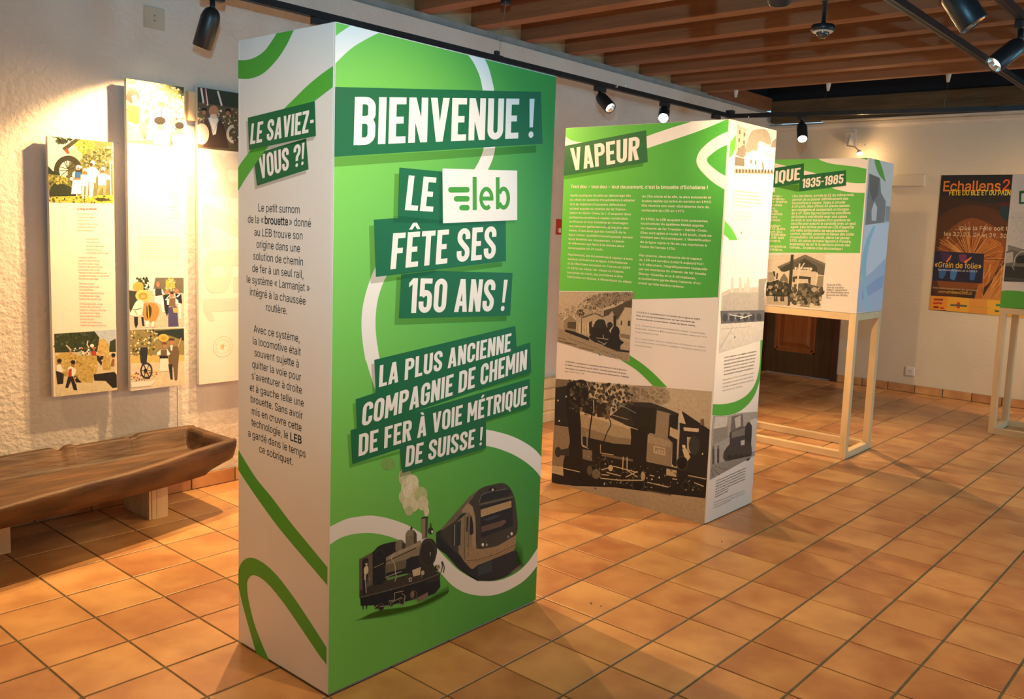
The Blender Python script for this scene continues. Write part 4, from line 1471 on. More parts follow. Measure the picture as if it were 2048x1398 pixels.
pf('#111c26', [(310, 110), (470, 90), (480, 330), (430, 420), (430, 580), (440, 640), (520, 700), (560, 800), (600, 960), (450, 990), (300, 930), (280, 760), (330, 620), (320, 480), (300, 300)], 3)
pf('#2d3130', [(780, 290), (870, 262), (1010, 268), (1130, 310), (1250, 360), (1230, 380), (1060, 330), (1045, 530), (880, 490), (660, 390)])
pf('#1f2627', [(830, 300), (1050, 310), (1045, 530), (880, 500)])
pf('#171f24', [(430, 400), (1000, 480), (980, 760), (560, 700), (440, 620)])
pf('#a39678', [(415, 345), (500, 355), (840, 470), (845, 570), (700, 560), (430, 480)])
pf('#857a62', [(425, 470), (700, 555), (845, 570), (840, 620), (700, 610), (430, 550)])
pf('#c0b18e', [(418, 340), (640, 400), (835, 470), (835, 490), (640, 430), (420, 368)])
for x0, y0, x1, y1, c in ((455, 260, 525, 380, '#1a2126'), (560, 265, 668, 395, '#2b2c28'), (640, 270, 668, 395, '#6d6450')):
    pf(c, [(x0, y0), (x1, y0 + 8), (x1, y1), (x0, y1 - 5)])
s.ell('#1b2227', f7, 515, 290, 42, 60)
s.line('#c4b694', f7([(525, 230), (570, 238)]), 2)
s.line('#b5a786', f7([(530, 240), (535, 350)]), 1.6)
s.line('#c0b28e', f7([(420, 350), (900, 492)]), 1.6)
s.line('#a89a7c', f7([(680, 370), (820, 410)]), 1.4)
s.line('#1a1f20', curve(f7([(655, 390), (675, 450), (640, 530), (610, 620), (600, 680)])), 2.0)
s.line('#1a1f20', f7([(520, 360), (500, 500), (490, 640)]), 2.8)
s.line('#6f8b94', f7([(700, 260), (885, 355)]), 1.3)
s.line('#8a9a98', f7([(478, 520), (478, 640)]), 2.0)
pf('#8b7f68', [(1060, 330), (1165, 355), (1160, 560), (1190, 590), (1180, 800), (970, 755), (985, 530), (1045, 530)])
pf('#9c9077', [(985, 535), (1180, 590), (1175, 640), (980, 600)])
pf('#b7ab8f', [(1033, 625), (1130, 645), (1130, 708), (1030, 685)])
pf('#8b7f68', [(1043, 638), (1122, 655), (1120, 694), (1042, 675)])
s.text('LEB 8', *f7([(1052, 672), (1110, 684)]), 0.012, '#d9ccb0', 0.02)
pf('#1a2226', [(1165, 365), (1245, 370), (1225, 800), (1185, 790), (1190, 600), (1150, 560)])
s.line('#9db0b0', f7([(1240, 375), (1225, 800)]), 1.4)
pf('#b9aa8c', [(1170, 470), (1245, 500), (1245, 580), (1165, 540)])
pf('#20262a', [(1245, 320), (1500, 490), (1480, 900), (1230, 880), (1250, 500)])
pf('#c3b595', [(1243, 330), (1262, 325), (1300, 445), (1240, 430)])
pf('#6e5c4c', [(1422, 400), (1450, 400), (1455, 455), (1420, 450)])
pf('#cbbd9c', [(1280, 470), (1410, 480), (1405, 510), (1285, 500)])
pf('#a99c80', [(1310, 550), (1350, 555), (1365, 600), (1360, 680), (1310, 690)])
s.ell('#303a3a', f7, 1370, 620, 45, 80)
pf('#c9bb98', [(1270, 650), (1300, 640), (1340, 720), (1300, 770), (1290, 720)])
pf('#e0d2b4', [(1272, 615), (1296, 620), (1296, 645), (1272, 640)])
pf('#161e24', [(440, 640), (600, 690), (980, 760), (1225, 810), (1480, 900), (1465, 1050), (900, 1000), (600, 970), (450, 900)])
pf('#76705f', [(440, 660), (520, 670), (520, 760), (440, 740)])
pf('#6b614f', [(600, 695), (860, 740), (860, 760), (600, 715)])
s.line('#b8ab8b', f7([(590, 620), (590, 690), (700, 705)]), 1.6)
pf('#b3a586', [(1140, 815), (1225, 830), (1222, 885), (1138, 870)])
for cx, cy, r in ((620, 790, 55), (525, 840, 52), (905, 940, 70), (1270, 770, 60), (790, 900, 55), (1300, 960, 40)):
    s.ell('#3a3f3c', f7, cx, cy, r * 0.8, r)
    s.ell('#10181e', f7, cx, cy, r * 0.66, r * 0.86)
s.ell('#57564c', f7, 500, 835, 22, 40)
s.ell('#6c675a', f7, 555, 865, 36, 42)
for a in ([(600, 830), (700, 800), (900, 850)], [(590, 900), (740, 915), (940, 915)], [(780, 720), (775, 830)], [(812, 720), (812, 830)], [(810, 830), (900, 890)], [(900, 840), (800, 890)],
          [(640, 850), (760, 880)], [(1320, 870), (1470, 900)], [(980, 930), (1160, 970)], [(1000, 870), (1040, 880)], [(1370, 930), (1450, 960)], [(600, 870), (660, 875)], [(1190, 900), (1230, 905)]):
    s.line('#c2b492', f7(a), 2.0)
s.ell('#c2b492', f7, 675, 815, 20, 26)
s.ell('#b3a483', f7, 945, 880, 18, 40)
for (x, y) in ((235, 255), (245, 425), (303, 222), (1020, 905), (1080, 890), (1190, 790), (1440, 690)):
    s.ell('#d8cdb0', f7, x, y, 6, 8)
s.ell('#2c3436', f7, 235, 685, 26, 44)
pf('#2c3436', [(235, 670), (330, 650), (330, 720), (235, 705)])
pf('#19202a', [(185, 860), (600, 960), (1465, 1050), (1463, 1075), (900, 1010), (600, 990), (184, 945)])
pf('#a89c82', [(178, 948), (300, 965), (700, 975), (1000, 1010), (1463, 1060), (1460, 1290)])
s.line('#5b5344', f7([(980, 1000), (1180, 1035)]), 3)
s.line('#c6b996', f7([(190, 800), (420, 850)]), 1.6)
s.build('photo_print', M['photo'], pan, label='large sepia photo of an old tank locomotive')
s = Sheet(fv, 0.0012, 0.00001)
s.dabs(['#8e836c', '#7b705c', '#b4a88d', '#6a604f'], f7([(190, 950), (1000, 1020), (1460, 1080), (1460, 1280), (700, 1080)]), 120, 0.006, 8)
s.dabs(['#8a7d66', '#5a6266', '#b0a282', '#20282c', '#39413f'], f7([(450, 700), (1180, 820), (1440, 900), (1440, 1020), (620, 960)]), 130, 0.006, 9)
s.build('photo_print', M['foliage'], pan)
for p in ((1141, 262), (1452, 248), (1129, 432), (1438, 437), (1424, 657), (1116, 640)):
    screw(fv, p, pan)

# right board of column 2
fr2 = Face((C1, D0, 0), (0, 1, 0), (1, 0, 0), D1 - D0, 2.0, [(1460, 238, 0, 2), (1552, 260, D1 - D0, 2), (1505, 1008, D1 - D0, 0), (1412, 1048, 0, 0)])
pan = P2['right']
r8 = crop(1420, 230, 0.1931)
r1 = crop(1400, 500, 0.40107)
s = Sheet(fr2, 0.0004)
s.poly('#58ae3c', r8([(265, 195), (235, 235), (205, 275), (190, 440), (225, 410), (255, 345), (262, 290)]))
s.poly('#58ae3c', curve(r8([(150, 1060), (165, 1088), (200, 1125), (245, 1190), (285, 1280)]), 3) + r8([(210, 1293), (185, 1250), (140, 1215)]))
s.poly('#4da238', curve(r1([(330, 430), (318, 440), (312, 560), (295, 660), (260, 740), (200, 795), (130, 815), (60, 812)])) + curve(r1([(60, 755), (110, 758), (180, 745), (240, 710), (280, 650), (300, 560), (303, 443), (306, 420)])))
s.build('green_swoosh', M['ink'], pan)
s = Sheet(fr2, 0.0005)
for k, (t, w_) in enumerate((("G 3/3 «Mallet» de 1889, garée", 500), ("la halle aux marchandises de", 520), ("la Chauderon, la gare de départ", 520), ("de la ligne vers Echallens", 540), ("photo vers 1900", 400))):
    s.text(t, *r8([(248, 778 + k * 35), (w_, 800 + k * 36)]), 0.0075, '#8c8577', 0.02)
for k, (t, w_) in enumerate((("Cette gare se trouvait", 415), ("sur la place du marché", 420), ("de la ville.", 405))):
    s.text(t, *r8([(240, 992 + k * 36), (w_, 1006 + k * 34)]), 0.0075, '#b3ab9a')
for k, t in enumerate(("G 3/3 5 «Bercher» et 6 «Mallet» construites en", "1890 et 1913 par la Société Alsacienne de Constructions", "Mécaniques (SACM) à Grafenstaden (France). Mise hors", "service de la n° 6 en 1934, vendue de la n° 5 en 1934", "à l'entreprise Giorgio (Losi) Suisse pour les chantiers", "de construction du barrage de la Grande Dixence.")):
    s.text(t, *r1([(122 - k * 0.5, 528 + k * 17), (283 - k * 3, 498 + k * 17)]), 0.0075, '#4a463c', 0.02)
for k, t in enumerate(("Préservée en 1973, la locomotive est remise", "à disposition du chemin de fer musée Blonay-", "Chamby et entièrement restaurée. Remise en", "service en 2006.")):
    s.text(t, *r1([(115 - k, 640 + k * 18), (270 if k < 3 else 215, 606 + k * 18 + (12 if k == 3 else 0))]), 0.0075, '#7d7767')
for k, t in enumerate(("G 3/3 8 construite en 1910 par la Fabrique suisse", "de locomotives et de Machines de Winterthour.", "Préservée en 1973 par l'association du Chemin", "de fer de la ligne vers Echallens puis mise hors", "service dans la halle du dépôt de la ligne", "d'Echallens.", "«Winterthour» 1910.")):
    s.text(t, *r1([(82 - k, 1150 + k * 13.5), ((232 if k < 5 else 150) - k, 1086 + k * 14 + (0 if k < 5 else 30))]), 0.007, '#4a463c', 0.02)
for k, t in enumerate(("Préservée par l'association du chemin de fer", "LEB et conservée au dépôt d'Echallens", "en attente de restauration.")):
    s.text(t, *r1([(70 - k, 1258 + k * 14), (228 if k < 2 else 160, 1200 + k * 14 + (18 if k == 2 else 0))]), 0.0065, '#7d7767')
s.build('body_text', M['ink'], pan)
s = Sheet(fr2, 0.0006, 0.00001)
pr = lambda col, pts, cr=r8, sm=0: s.poly(col, curve(cr(pts), sm) if sm else cr(pts))
pr('#cfc9be', [(272, 60), (683, 168), (658, 790), (560, 760), (245, 640)])
pr('#a8a298', [(275, 95), (385, 150), (370, 300), (350, 420), (255, 400)])
for x, y in ((300, 170), (350, 195), (295, 250), (345, 275), (290, 350)):
    pr('#5e5a52', [(x - 8, y - 20), (x + 8, y - 16), (x + 8, y + 22), (x - 8, y + 18)])
pr('#8a857b', [(400, 200), (440, 150), (560, 140), (610, 200), (620, 300), (500, 260), (480, 350), (370, 380), (370, 300)], r8, 3)
pr('#77726a', [(300, 330), (350, 300), (365, 390), (330, 430), (260, 400)], r8, 3)
pr('#827d74', [(640, 260), (680, 230), (672, 330), (620, 320)])
pr('#f4f1ea', [(500, 270), (600, 330), (675, 325), (640, 390), (520, 360), (490, 360)])
pr('#eeeae0', [(360, 415), (430, 355), (480, 370), (500, 440), (480, 540), (380, 540)])
pr('#e2ddd2', [(490, 370), (520, 370), (660, 450), (660, 590), (490, 570)])
for x, y in ((420, 470), (465, 480), (540, 500), (545, 540)):
    pr('#6e6a62', [(x - 9, y - 22), (x + 9, y - 20), (x + 9, y + 24), (x - 9, y + 22)])
pr('#6a665e', [(255, 420), (350, 440), (350, 520), (250, 510)])
pr('#8d887e', [(250, 540), (655, 570), (655, 600), (248, 590)])
for k in range(12):
    pr('#4e4b45', [(262 + k * 33, 548), (278 + k * 33, 550), (278 + k * 33, 588), (262 + k * 33, 585)])
pr('#f2eee5', [(248, 605), (655, 605), (658, 790), (560, 755), (245, 640)])
s.line('#b5afa2', r8([(250, 625), (655, 640)]), 1.0)
s.line('#b5afa2', r8([(440, 670), (450, 720)]), 2.0)
s.build('photo_print', M['photo'], pan)
s = Sheet(fr2, 0.0006, 0.00001)
pq = lambda col, pts, sm=0: s.poly(col, curve(r1(pts), sm) if sm else r1(pts))
pq('#e9e5dd', [(118, -60), (352, -60), (340, 130), (322, 435), (95, 500), (108, 200)])
pq('#bab5ac', [(108, 200), (150, 180), (330, 170), (332, 290), (104, 300)])
pq('#a8a49c', [(150, 200), (290, 200), (300, 300), (108, 295), (112, 220)])
pq('#8d8a84', [(292, 135), (335, 130), (320, 180), (325, 290), (290, 290)])
for x in (160, 200, 225, 240):
    pq('#c7c2b8', [(x - 6, 125 + (x % 40)), (x + 6, 125 + (x % 40)), (x + 7, 200), (x - 7, 200)])
pq('#5c5d60', [(102, 290), (328, 290), (322, 345), (104, 355)])
pq('#7c7d80', [(140, 300), (250, 300), (250, 330), (140, 335)])
for k in range(6):
    s.ell('#3e4044', r1, 125 + k * 34, 325, 13, 20)
s.line('#d5d2cb', r1([(150, 310), (230, 325)]), 1.6)
s.line('#d5d2cb', r1([(200, 330), (260, 312)]), 1.6)
pq('#c9c5bc', [(102, 355), (325, 345), (322, 435), (95, 500)])
s.line('#98958c', r1([(103, 470), (165, 370)]), 1.2)
s.line('#a5a29a', r1([(110, 380), (250, 372)]), 1.0)
pq('#a29c92', [(66, 815), (130, 818), (200, 803), (293, 800), (278, 1020), (50, 1140), (60, 880)])
pq('#c4beb2', [(80, 820), (140, 820), (130, 880), (68, 880)])
pq('#57544e', [(70, 930), (140, 880), (140, 905), (70, 950)])
pq('#8a857b', [(70, 880), (140, 870), (140, 930), (66, 960)])
pq('#6a665f', [(160, 820), (215, 810), (220, 900), (150, 940)])
pq('#b8b2a6', [(175, 830), (205, 815), (205, 870), (180, 880)])
pq('#c9c3b7', [(255, 840), (290, 830), (285, 1000), (250, 1000)])
pq('#3a3a38', [(150, 900), (230, 870), (240, 850), (262, 870), (258, 960), (262, 1010), (240, 1040), (130, 1050), (120, 1000), (150, 960)], 2)
pq('#77736a', [(160, 900), (230, 875), (230, 915), (160, 930)])
s.ell('#2c2d2c', r1, 243, 905, 17, 48)
pq('#bfb8aa', [(205, 945), (225, 940), (225, 965), (207, 968)])
for k in range(4):
    s.ell('#232424', r1, 150 + k * 30, 1030, 13, 17)
for x in (68, 92):
    pq('#4b4944', [(x - 6, 980), (x + 6, 980), (x + 5, 1070), (x - 5, 1070)])
    s.ell('#6a665e', r1, x, 972, 5, 8)
pq('#8b867b', [(60, 1060), (270, 1020), (200, 1060), (52, 1135)])
for a in ([(60, 1075), (100, 1115)], [(75, 1070), (140, 1090)], [(58, 1085), (70, 1128)]):
    s.line('#5a564e', r1(a), 1.2)
s.build('photo_print', M['photo'], pan)
for p in ((1466, 249), (1455, 433), (1505, 1000), (1417, 1035)):
    screw(fr2, p, pan)


# ================================================================== boxes on wooden stands
def stand_box(label, x0, x1, y0, y1, zb, z1):
    t = thing('display_stand', label, 'display', ((x0 + x1) / 2, (y0 + y1) / 2, 0))
    e = 0.008
    P = {}
    P['front'] = MB().box(x0 + e, x1 - e, y0, y0 + e, zb, z1, 0.0006).build('panel', M['white'], t)
    P['right'] = MB().box(x1 - e, x1, y0, y1, zb, z1, 0.0006).build('panel', M['white'], t)
    P['back'] = MB().box(x0 + e, x1 - e, y1 - e, y1, zb, z1, 0.0006).build('panel', M['white'], t)
    P['left'] = MB().box(x0, x0 + e, y0, y1, zb, z1, 0.0006).build('panel', M['white'], t)
    w = 0.046
    a0, a1, b0, b1 = x0 + 0.0, x1 - 0.0, y0 + 0.0, y1 - 0.0
    zt = zb - 0.002
    for xx in (a0, a1 - w):
        for yy in (b0, b1 - w):
            MB().box(xx, xx + w, yy, yy + w, 0.0, zt, 0.0015).build('leg', M['spruce'], t)
    for yy in (b0, b1 - w):
        MB().box(a0 + w, a1 - w, yy, yy + w, 0.0, w, 0.0015).build('bottom_rail', M['spruce_h'], t)
        MB().box(a0 + w, a1 - w, yy, yy + w, zt - w, zt, 0.0015).build('top_rail', M['spruce_h'], t)
    for xx in (a0, a1 - w):
        MB().box(xx, xx + w, b0 + w, b1 - w, 0.0, w, 0.0015).build('bottom_rail', M['spruce_h'], t)
        MB().box(xx, xx + w, b0 + w, b1 - w, zt - w, zt, 0.0015).build('top_rail', M['spruce_h'], t)
    MB().box(a0 + 0.012, a1 - 0.012, b0 + 0.012, b1 - 0.012, z1 - 0.014, z1 - 0.002).build('top_board', M['white'], t)
    return t, P


st1, P3 = stand_box('display box reading IQUE 1935-1985 on a pale wooden frame, standing in front of the door', -1.0, 0.0, 2.602, 3.072, 0.975, 1.978)
f3 = Face((-1.0, 2.602, 0.975), (1, 0, 0), (0, -1, 0), 1.0, 1.003, [(1545, 312, .343, 1.003), (1728, 316, 1, 1.003), (1710, 627, 1, 0), (1530, 608, .352, 0)])
f3.W = 0.9915
pan = P3['front']
b3 = crop(1500, 250, 0.14648)
c6b = crop(1520, 240, 0.28618)
r5 = crop(1520, 490, 0.10013)
s = Sheet(f3, 0.0002)
gy = f3.uv(r5([(200, 148)])[0])[1]
gy2 = f3.uv(r5([(1900, 122)])[0])[1]
s.uvpoly('#ffffff', [(0, 1.1), (1.1, 1.1), (1.1, gy2), (0, gy)])
s.mb.c = [None] * len(s.mb.c)
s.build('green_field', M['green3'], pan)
s = Sheet(f3, 0.0004)
s.poly(WHT, curve(b3([(840, 390), (900, 435), (960, 470), (1080, 510), (1250, 540), (1400, 565), (1590, 615)])) + curve(b3([(1620, 500), (1560, 487), (1470, 455), (1385, 428), (1300, 380)])))
s.poly(WHT, curve(b3([(330, 470), (460, 510), (600, 545), (720, 588), (800, 610), (950, 660), (1100, 730), (1270, 765), (1400, 785), (1600, 790)])) + curve(b3([(1600, 920), (1440, 915), (1300, 900), (1180, 870), (1095, 840), (900, 740), (720, 660), (335, 540)])))
s.uvpoly(WHT, [(0.0, 0.93), (0.2, 0.9), (0.37, 0.83), (0.37, 0.78), (0.2, 0.84), (0.0, 0.87)])
s.build('white_swoosh', M['ink'], pan)
s = Sheet(f3, 0.0006)
q0 = f3.uv(b3([(335, 515)])[0])
s.poly('#000000', b3([(335, 795), (640, 750), (640, 875), (1250, 825), (1250, 810), (660, 780), (335, 770)]))
s.build('drop_shadow_print', M['tint'], pan)
s = Sheet(f3, 0.0008)
a_, b_ = f3.uv(b3([(715, 490)])[0]), f3.uv(b3([(718, 748)])[0])
c_, d_ = f3.uv(b3([(335, 800)])[0]), f3.uv(b3([(335, 535)])[0])
sl = (a_[1] - d_[1]) / (a_[0] - d_[0])
sl2 = (b_[1] - c_[1]) / (b_[0] - c_[0])
s.uvpoly(PL, [a_, b_, (0.02, b_[1] - sl2 * (b_[0] - 0.02)), (0.02, a_[1] - sl * (a_[0] - 0.02))])
s.poly(PL, b3([(657, 655), (1265, 605), (1272, 812), (652, 868)]))
s.build('title_plate', M['ink'], pan)
s = Sheet(f3, 0.0010)
s.headline('IQUE', b3([(343, 578), (673, 545), (663, 710), (333, 750)]), '#efe9df')
tl, tr, br, bl_ = [f3.uv(p) for p in b3([(343, 578), (673, 545), (663, 710), (333, 750)])]


def ext(a, b, u):
    k = (b[1] - a[1]) / (b[0] - a[0])
    return (u, a[1] + k * (u - a[0]))


vs, fs = headline_geo('ÉLECTR')
T0, T1, B0_, B1_ = ext(tl, tr, 0.045), ext(tl, tr, tl[0] - 0.012), ext(bl_, br, 0.035), ext(bl_, br, bl_[0] - 0.012)
lv3 = {i_: n_ for n_, f_ in enumerate(fs) for i_ in f_}
s.mb.add([f3.P(*[(B0_[a] + (B1_[a] - B0_[a]) * x) * (1 - y) + (T0[a] + (T1[a] - T0[a]) * x) * y for a in (0, 1)], s.lay + lv3[i_] * 1.5e-6) for i_, (x, y) in enumerate(vs)], fs, lin('#efe9df'))
s.build('title_lettering', M['ink'], pan)
s = Sheet(f3, 0.0010)
s.headline('1935-1985', b3([(700, 700), (1242, 655), (1230, 780), (692, 828)]), '#efe9df')
s.build('title_lettering', M['ink'], pan)
s = Sheet(f3, 0.0005)
lines = ["Une deuxième, arrivée le 21 du même mois,", "permet de se passer définitivement des", "locomotives à vapeur. Aptes à circuler", "à 60 km/h, elles offrent 40 places assises", "aux voyageurs et comportent un fourgon", "de 6 m². Elles figurent parmi les premières",
         "de Suisse à voie étroite avec une caisse", "en acier et sont équipées d'un système de", "sécurité pour assurer la conduite avec un seul", "agent. Leur arrivée permet au LEB d'apporter", "une nette amélioration de ses prestations :", "confort, rapidité, propreté et baisse des coûts",
         "d'exploitation. De surcroît, dès le 1er janvier", "1936, dix paires de trains figurent à l'horaire,", "augmentant de 66 % le parcours annuel des", "convois... En pleine crise économique !"]
ends = [635, 595, 578, 605, 600, 612, 590, 612, 648, 640, 605, 638, 610, 620, 612, 565]
for k, t in enumerate(lines):
    ya = 520 + k * 24.0
    s.text(t, *c6b([(221 - k * 1.2, ya), (ends[k] - 0 * k, ya + 4 + k * 1.1)]), 0.0165, TX, 0.03)
left = ["Le LEB est électrifié et mo-", "dernisé. Le courant continu", "permet aux trains", "légers et aux véhicules", "construits à Genève,", "de circuler sur la ligne.", "La première automotrice", "arrive un matin", "de forte neige à vapeur.", "", "Après inauguration", "officielle, le 30 juin", "1935, la direction du", "chemin de fer fédérale", "souhaite du LEB est", "entièrement.", "", "La première automotrice", "roule dès décembre."]
for k, t in enumerate(left):
    if t:
        e_ = f3.uv(c6b([((150, 165, 184, 150, 110, 128, 152, 115, 145, 0, 140, 172, 150, 178, 165, 145, 0, 180, 158)[k] - 0.0, 516 + k * 21.2)])[0])
        w_ = 0.0155 * len(t)
        s.uvtext(t, e_[0] - w_, e_[1] - 0.0, w_, 0.0165, TX, 0.03)
for k, t in enumerate(("11 janvier 1936.", "Gare de Jouxtens-", "Mézery, inauguration", "de l'électrification de la", "ligne avec les officiels.", "Coll. S.")):
    s.text(t, *c6b([(462 - k, 1150 + k * 18), ((560, 580, 598, 610, 604, 492)[k], 1153 + k * 18.5)]), 0.0125, '#5c584c', 0.02)
s.build('body_text', M['ink'], pan)
s = Sheet(f3, 0.0006, 0.00001)
pp = lambda col, pts, sm=0: s.poly(col, curve(r5(pts), sm) if sm else r5(pts))
pp('#d5cbb6', [(-900, 160), (200, 150), (1290, 130), (1215, 1258), (140, 1165), (-950, 1080)])
pp('#5c5b50', [(350, 390), (600, 280), (890, 150), (1285, 340), (1262, 580), (1150, 560), (1120, 480), (640, 450), (480, 500), (430, 480)])
pp('#3f4238', [(390, 440), (620, 300), (650, 310), (640, 440), (520, 480), (430, 490)])
pp('#6f6b5e', [(350, 385), (890, 160), (1285, 345), (1280, 390), (890, 210), (360, 420)])
pp('#3d4037', [(680, 400), (880, 230), (1120, 400), (1130, 520), (1000, 500), (1030, 460), (700, 460)])
pp('#cbbfa9', [(640, 480), (1110, 500), (1095, 830), (640, 760)])
pp('#e8decb', [(690, 400), (1030, 420), (1030, 468), (690, 455)])
s.text('PRILLY', *r5([(720, 455), (1000, 462)]), 0.03, '#55524a', 0.03)
pp('#42453c', [(650, 600), (760, 580), (1010, 610), (1000, 760), (960, 740), (950, 650), (700, 640), (690, 720), (650, 700)])
pp('#8d8673', [(1150, 580), (1255, 590), (1240, 830), (1110, 820)])
pp('#77725f', [(400, 640), (480, 520), (560, 640), (560, 720), (400, 700)])
pp('#a49c88', [(170, 500), (260, 490), (300, 660), (170, 700)])
pp('#3b3f38', [(255, 480), (300, 480), (310, 600), (280, 580)])
pp('#3b3f38', [(335, 520), (365, 520), (350, 640), (320, 640)])
pp('#33382f', [(-900, 700), (170, 700), (560, 720), (600, 820), (560, 1000), (400, 1010), (150, 980), (-900, 950)])
pp('#3a3f38', [(610, 145), (670, 145), (640, 700), (600, 1190), (540, 1190), (575, 700)])
pp('#5b584c', [(640, 760), (760, 740), (900, 730), (1240, 830), (1215, 1100), (1000, 1100), (640, 1120)])
pp('#d8ccb6', [(770, 330), (800, 330), (780, 560), (765, 700), (750, 1000), (720, 1190), (690, 1190), (715, 1000), (745, 560)])
s.line('#e2d8c4', r5([(800, 440), (880, 320)]), 2.0)
pp('#403f36', [(880, 740), (940, 730), (960, 820), (900, 1000), (830, 1150), (790, 1150), (850, 960)])
pp('#77705e', [(920, 980), (1000, 960), (1120, 1050), (1140, 1150), (980, 1130), (900, 1060)], 3)
pp('#88806c', [(790, 1200), (860, 1130), (960, 1150), (1000, 1230), (800, 1210)])
pp('#b7ad98', [(150, 990), (560, 1010), (560, 1180), (140, 1160)])
for x in (300, 340, 430, 470):
    pp('#3b3f38', [(x - 14, 1000), (x + 14, 1000), (x + 20, 1110), (x - 22, 1090)])
s.ell('#c9b9a0', r5, 655, 780, 22, 30)
s.dabs(['#23271f', '#5f5a4a', '#a89c84', '#43463a'], r5([(170, 690), (560, 700), (560, 960), (160, 960)]), 60, 0.02, 12)
s.dabs(['#33372e', '#7c7562', '#aca28c', '#4c4d40'], r5([(620, 840), (1230, 860), (1215, 1180), (640, 1150)]), 90, 0.02, 13)
s.build('photo_print', M['photo'], pan)
# right board of the first stand box
f3r = Face((0.0, 2.602, 0.975), (0, 1, 0), (1, 0, 0), 0.47, 1.003, [(1728, 316, 0, 1.003), (1775, 330, .47, 1.003), (1760, 616, .47, 0), (1710, 627, 0, 0)])
pan = P3['right']
s = Sheet(f3r, 0.0004, 0.00002)
pp = lambda col, pts, sm=0: s.poly(col, curve(c6b(pts), sm) if sm else c6b(pts))
pp('#c9c6c2', [(725, 690), (890, 600), (850, 1320), (650, 1345)])
pp('#8d8b88', [(730, 370), (805, 405), (812, 500), (845, 560), (840, 700), (712, 720)])
pp('#6f6e6c', [(735, 372), (800, 402), (790, 520), (760, 560), (735, 480)])
pp('#a5a3a0', [(845, 590), (892, 600), (888, 700), (845, 690)])
pp('#ddd9d2', [(752, 620), (770, 560), (790, 600), (785, 690), (755, 690)])
pp('#b9c8de', [(680, 1120), (760, 1060), (830, 960), (875, 930), (860, 1320), (660, 1340)])
pp('#9fb4d6', [(700, 1180), (800, 1090), (850, 1060), (840, 1150), (700, 1250)])
pp('#dfe3ea', [(705, 720), (888, 700), (870, 930), (760, 1050), (690, 1110)])
s.poly('#a6d0dd', curve(c6b([(762, 730), (715, 850), (692, 1000), (705, 1180), (735, 1320)])) + curve(c6b([(768, 1315), (735, 1180), (725, 1000), (745, 850), (782, 725)])))
s.poly('#58ae3c', curve(c6b([(757, 255), (775, 330), (800, 385), (840, 432)])) + curve(c6b([(838, 420), (820, 350), (798, 290), (785, 258)])))
s.build('photo_print', M['ink'], pan)
for p in ((1706, 610), (1714, 466)):
    screw(f3, p, P3['front'])

st2, P4 = stand_box('railcar photo box on a pale wooden frame, cut by the right edge of the picture', 0.465, 1.465, 4.312, 4.782, 0.985, 1.988)
f4 = Face((0.465, 4.312, 0.985), (1, 0, 0), (0, -1, 0), 1.0, 1.003)
pan = P4['front']
p4 = crop(1820, 300, 0.25763)
s = Sheet(f4, 0.0004)
s.poly('#56b03c', curve(p4([(690, 1095), (760, 1090), (880, 1100), (1050, 1150), (1300, 1250)])) + p4([(1400, 1500), (690, 1300)]))
s.build('green_swoosh', M['ink'], pan)
s = Sheet(f4, 0.0005)
s.poly('#d9d4c8', p4([(790, 480), (1400, 470), (1300, 1100), (880, 1045), (722, 1020)]))
s.poly('#8b8878', p4([(760, 735), (880, 770), (1300, 800), (1300, 820), (760, 780)]))
s.poly('#6e6c62', curve(p4([(745, 790), (790, 775), (860, 790), (1300, 850)]), 3) + p4([(1300, 1010), (735, 1000)]))
s.poly('#c6c0b0', p4([(745, 800), (800, 790), (800, 870), (740, 880)]))
s.poly('#2e2f2c', p4([(740, 900), (1300, 930), (1300, 1040), (728, 1020)]))
s.poly('#22282a', curve(p4([(820, 860), (850, 820), (1000, 820), (1200, 830)]), 3) + p4([(1200, 880), (830, 880)]))
s.line('#dcd6c8', curve(p4([(805, 900), (820, 830), (870, 790), (960, 790)])), 1.4)
s.line('#b8b2a2', p4([(790, 900), (810, 930)]), 1.4)
s.line('#aaa594', p4([(770, 520), (1200, 545)]), 0.5)
s.poly('#4a4b46', p4([(730, 985), (1300, 1040), (1300, 1060), (728, 1010)]))
s.build('photo_print', M['photo'], pan)
s = Sheet(f4, 0.0007)
s.poly(PL, p4([(848, 318), (1500, 270), (1500, 390), (846, 420)]))
s.build('title_plate', M['ink'], pan)
s = Sheet(f4, 0.0009)
s.headline('LE LEB', p4([(866, 338), (1250, 312), (1244, 378), (862, 404)]), '#efe9df')
s.build('title_lettering', M['ink'], pan)
for p in ((2012, 612), (2032, 356)):
    screw(f4, p, pan)


# ================================================================== festival panels on the left wall
def wall_panel(label, y0, y1, z0, z1, xf, pairs):
    t = thing('wall_panel', label, 'panel', (XL, (y0 + y1) / 2, z0), 'festival history panels on the left wall')
    b = MB().box(xf - 0.024, xf, y0, y1, z0, z1, 0.0008).build('board', M['cream'], t)
    MB().box(XL, xf - 0.024, y0 + 0.05, y0 + 0.09, z0 + 0.1, z1 - 0.1).box(XL, xf - 0.024, y1 - 0.09, y1 - 0.05, z0 + 0.1, z1 - 0.1).build('mounting_batten', M['spruce'], t)
    f = Face((xf, y0, z0), (0, 1, 0), (1, 0, 0), y1 - y0, z1 - z0, [(a, b_, U * (y1 - y0), V * (z1 - z0)) for (a, b_), (U, V) in zip(pairs, ((0, 1), (1, 1), (1, 0), (0, 0)))])
    return t, b, f


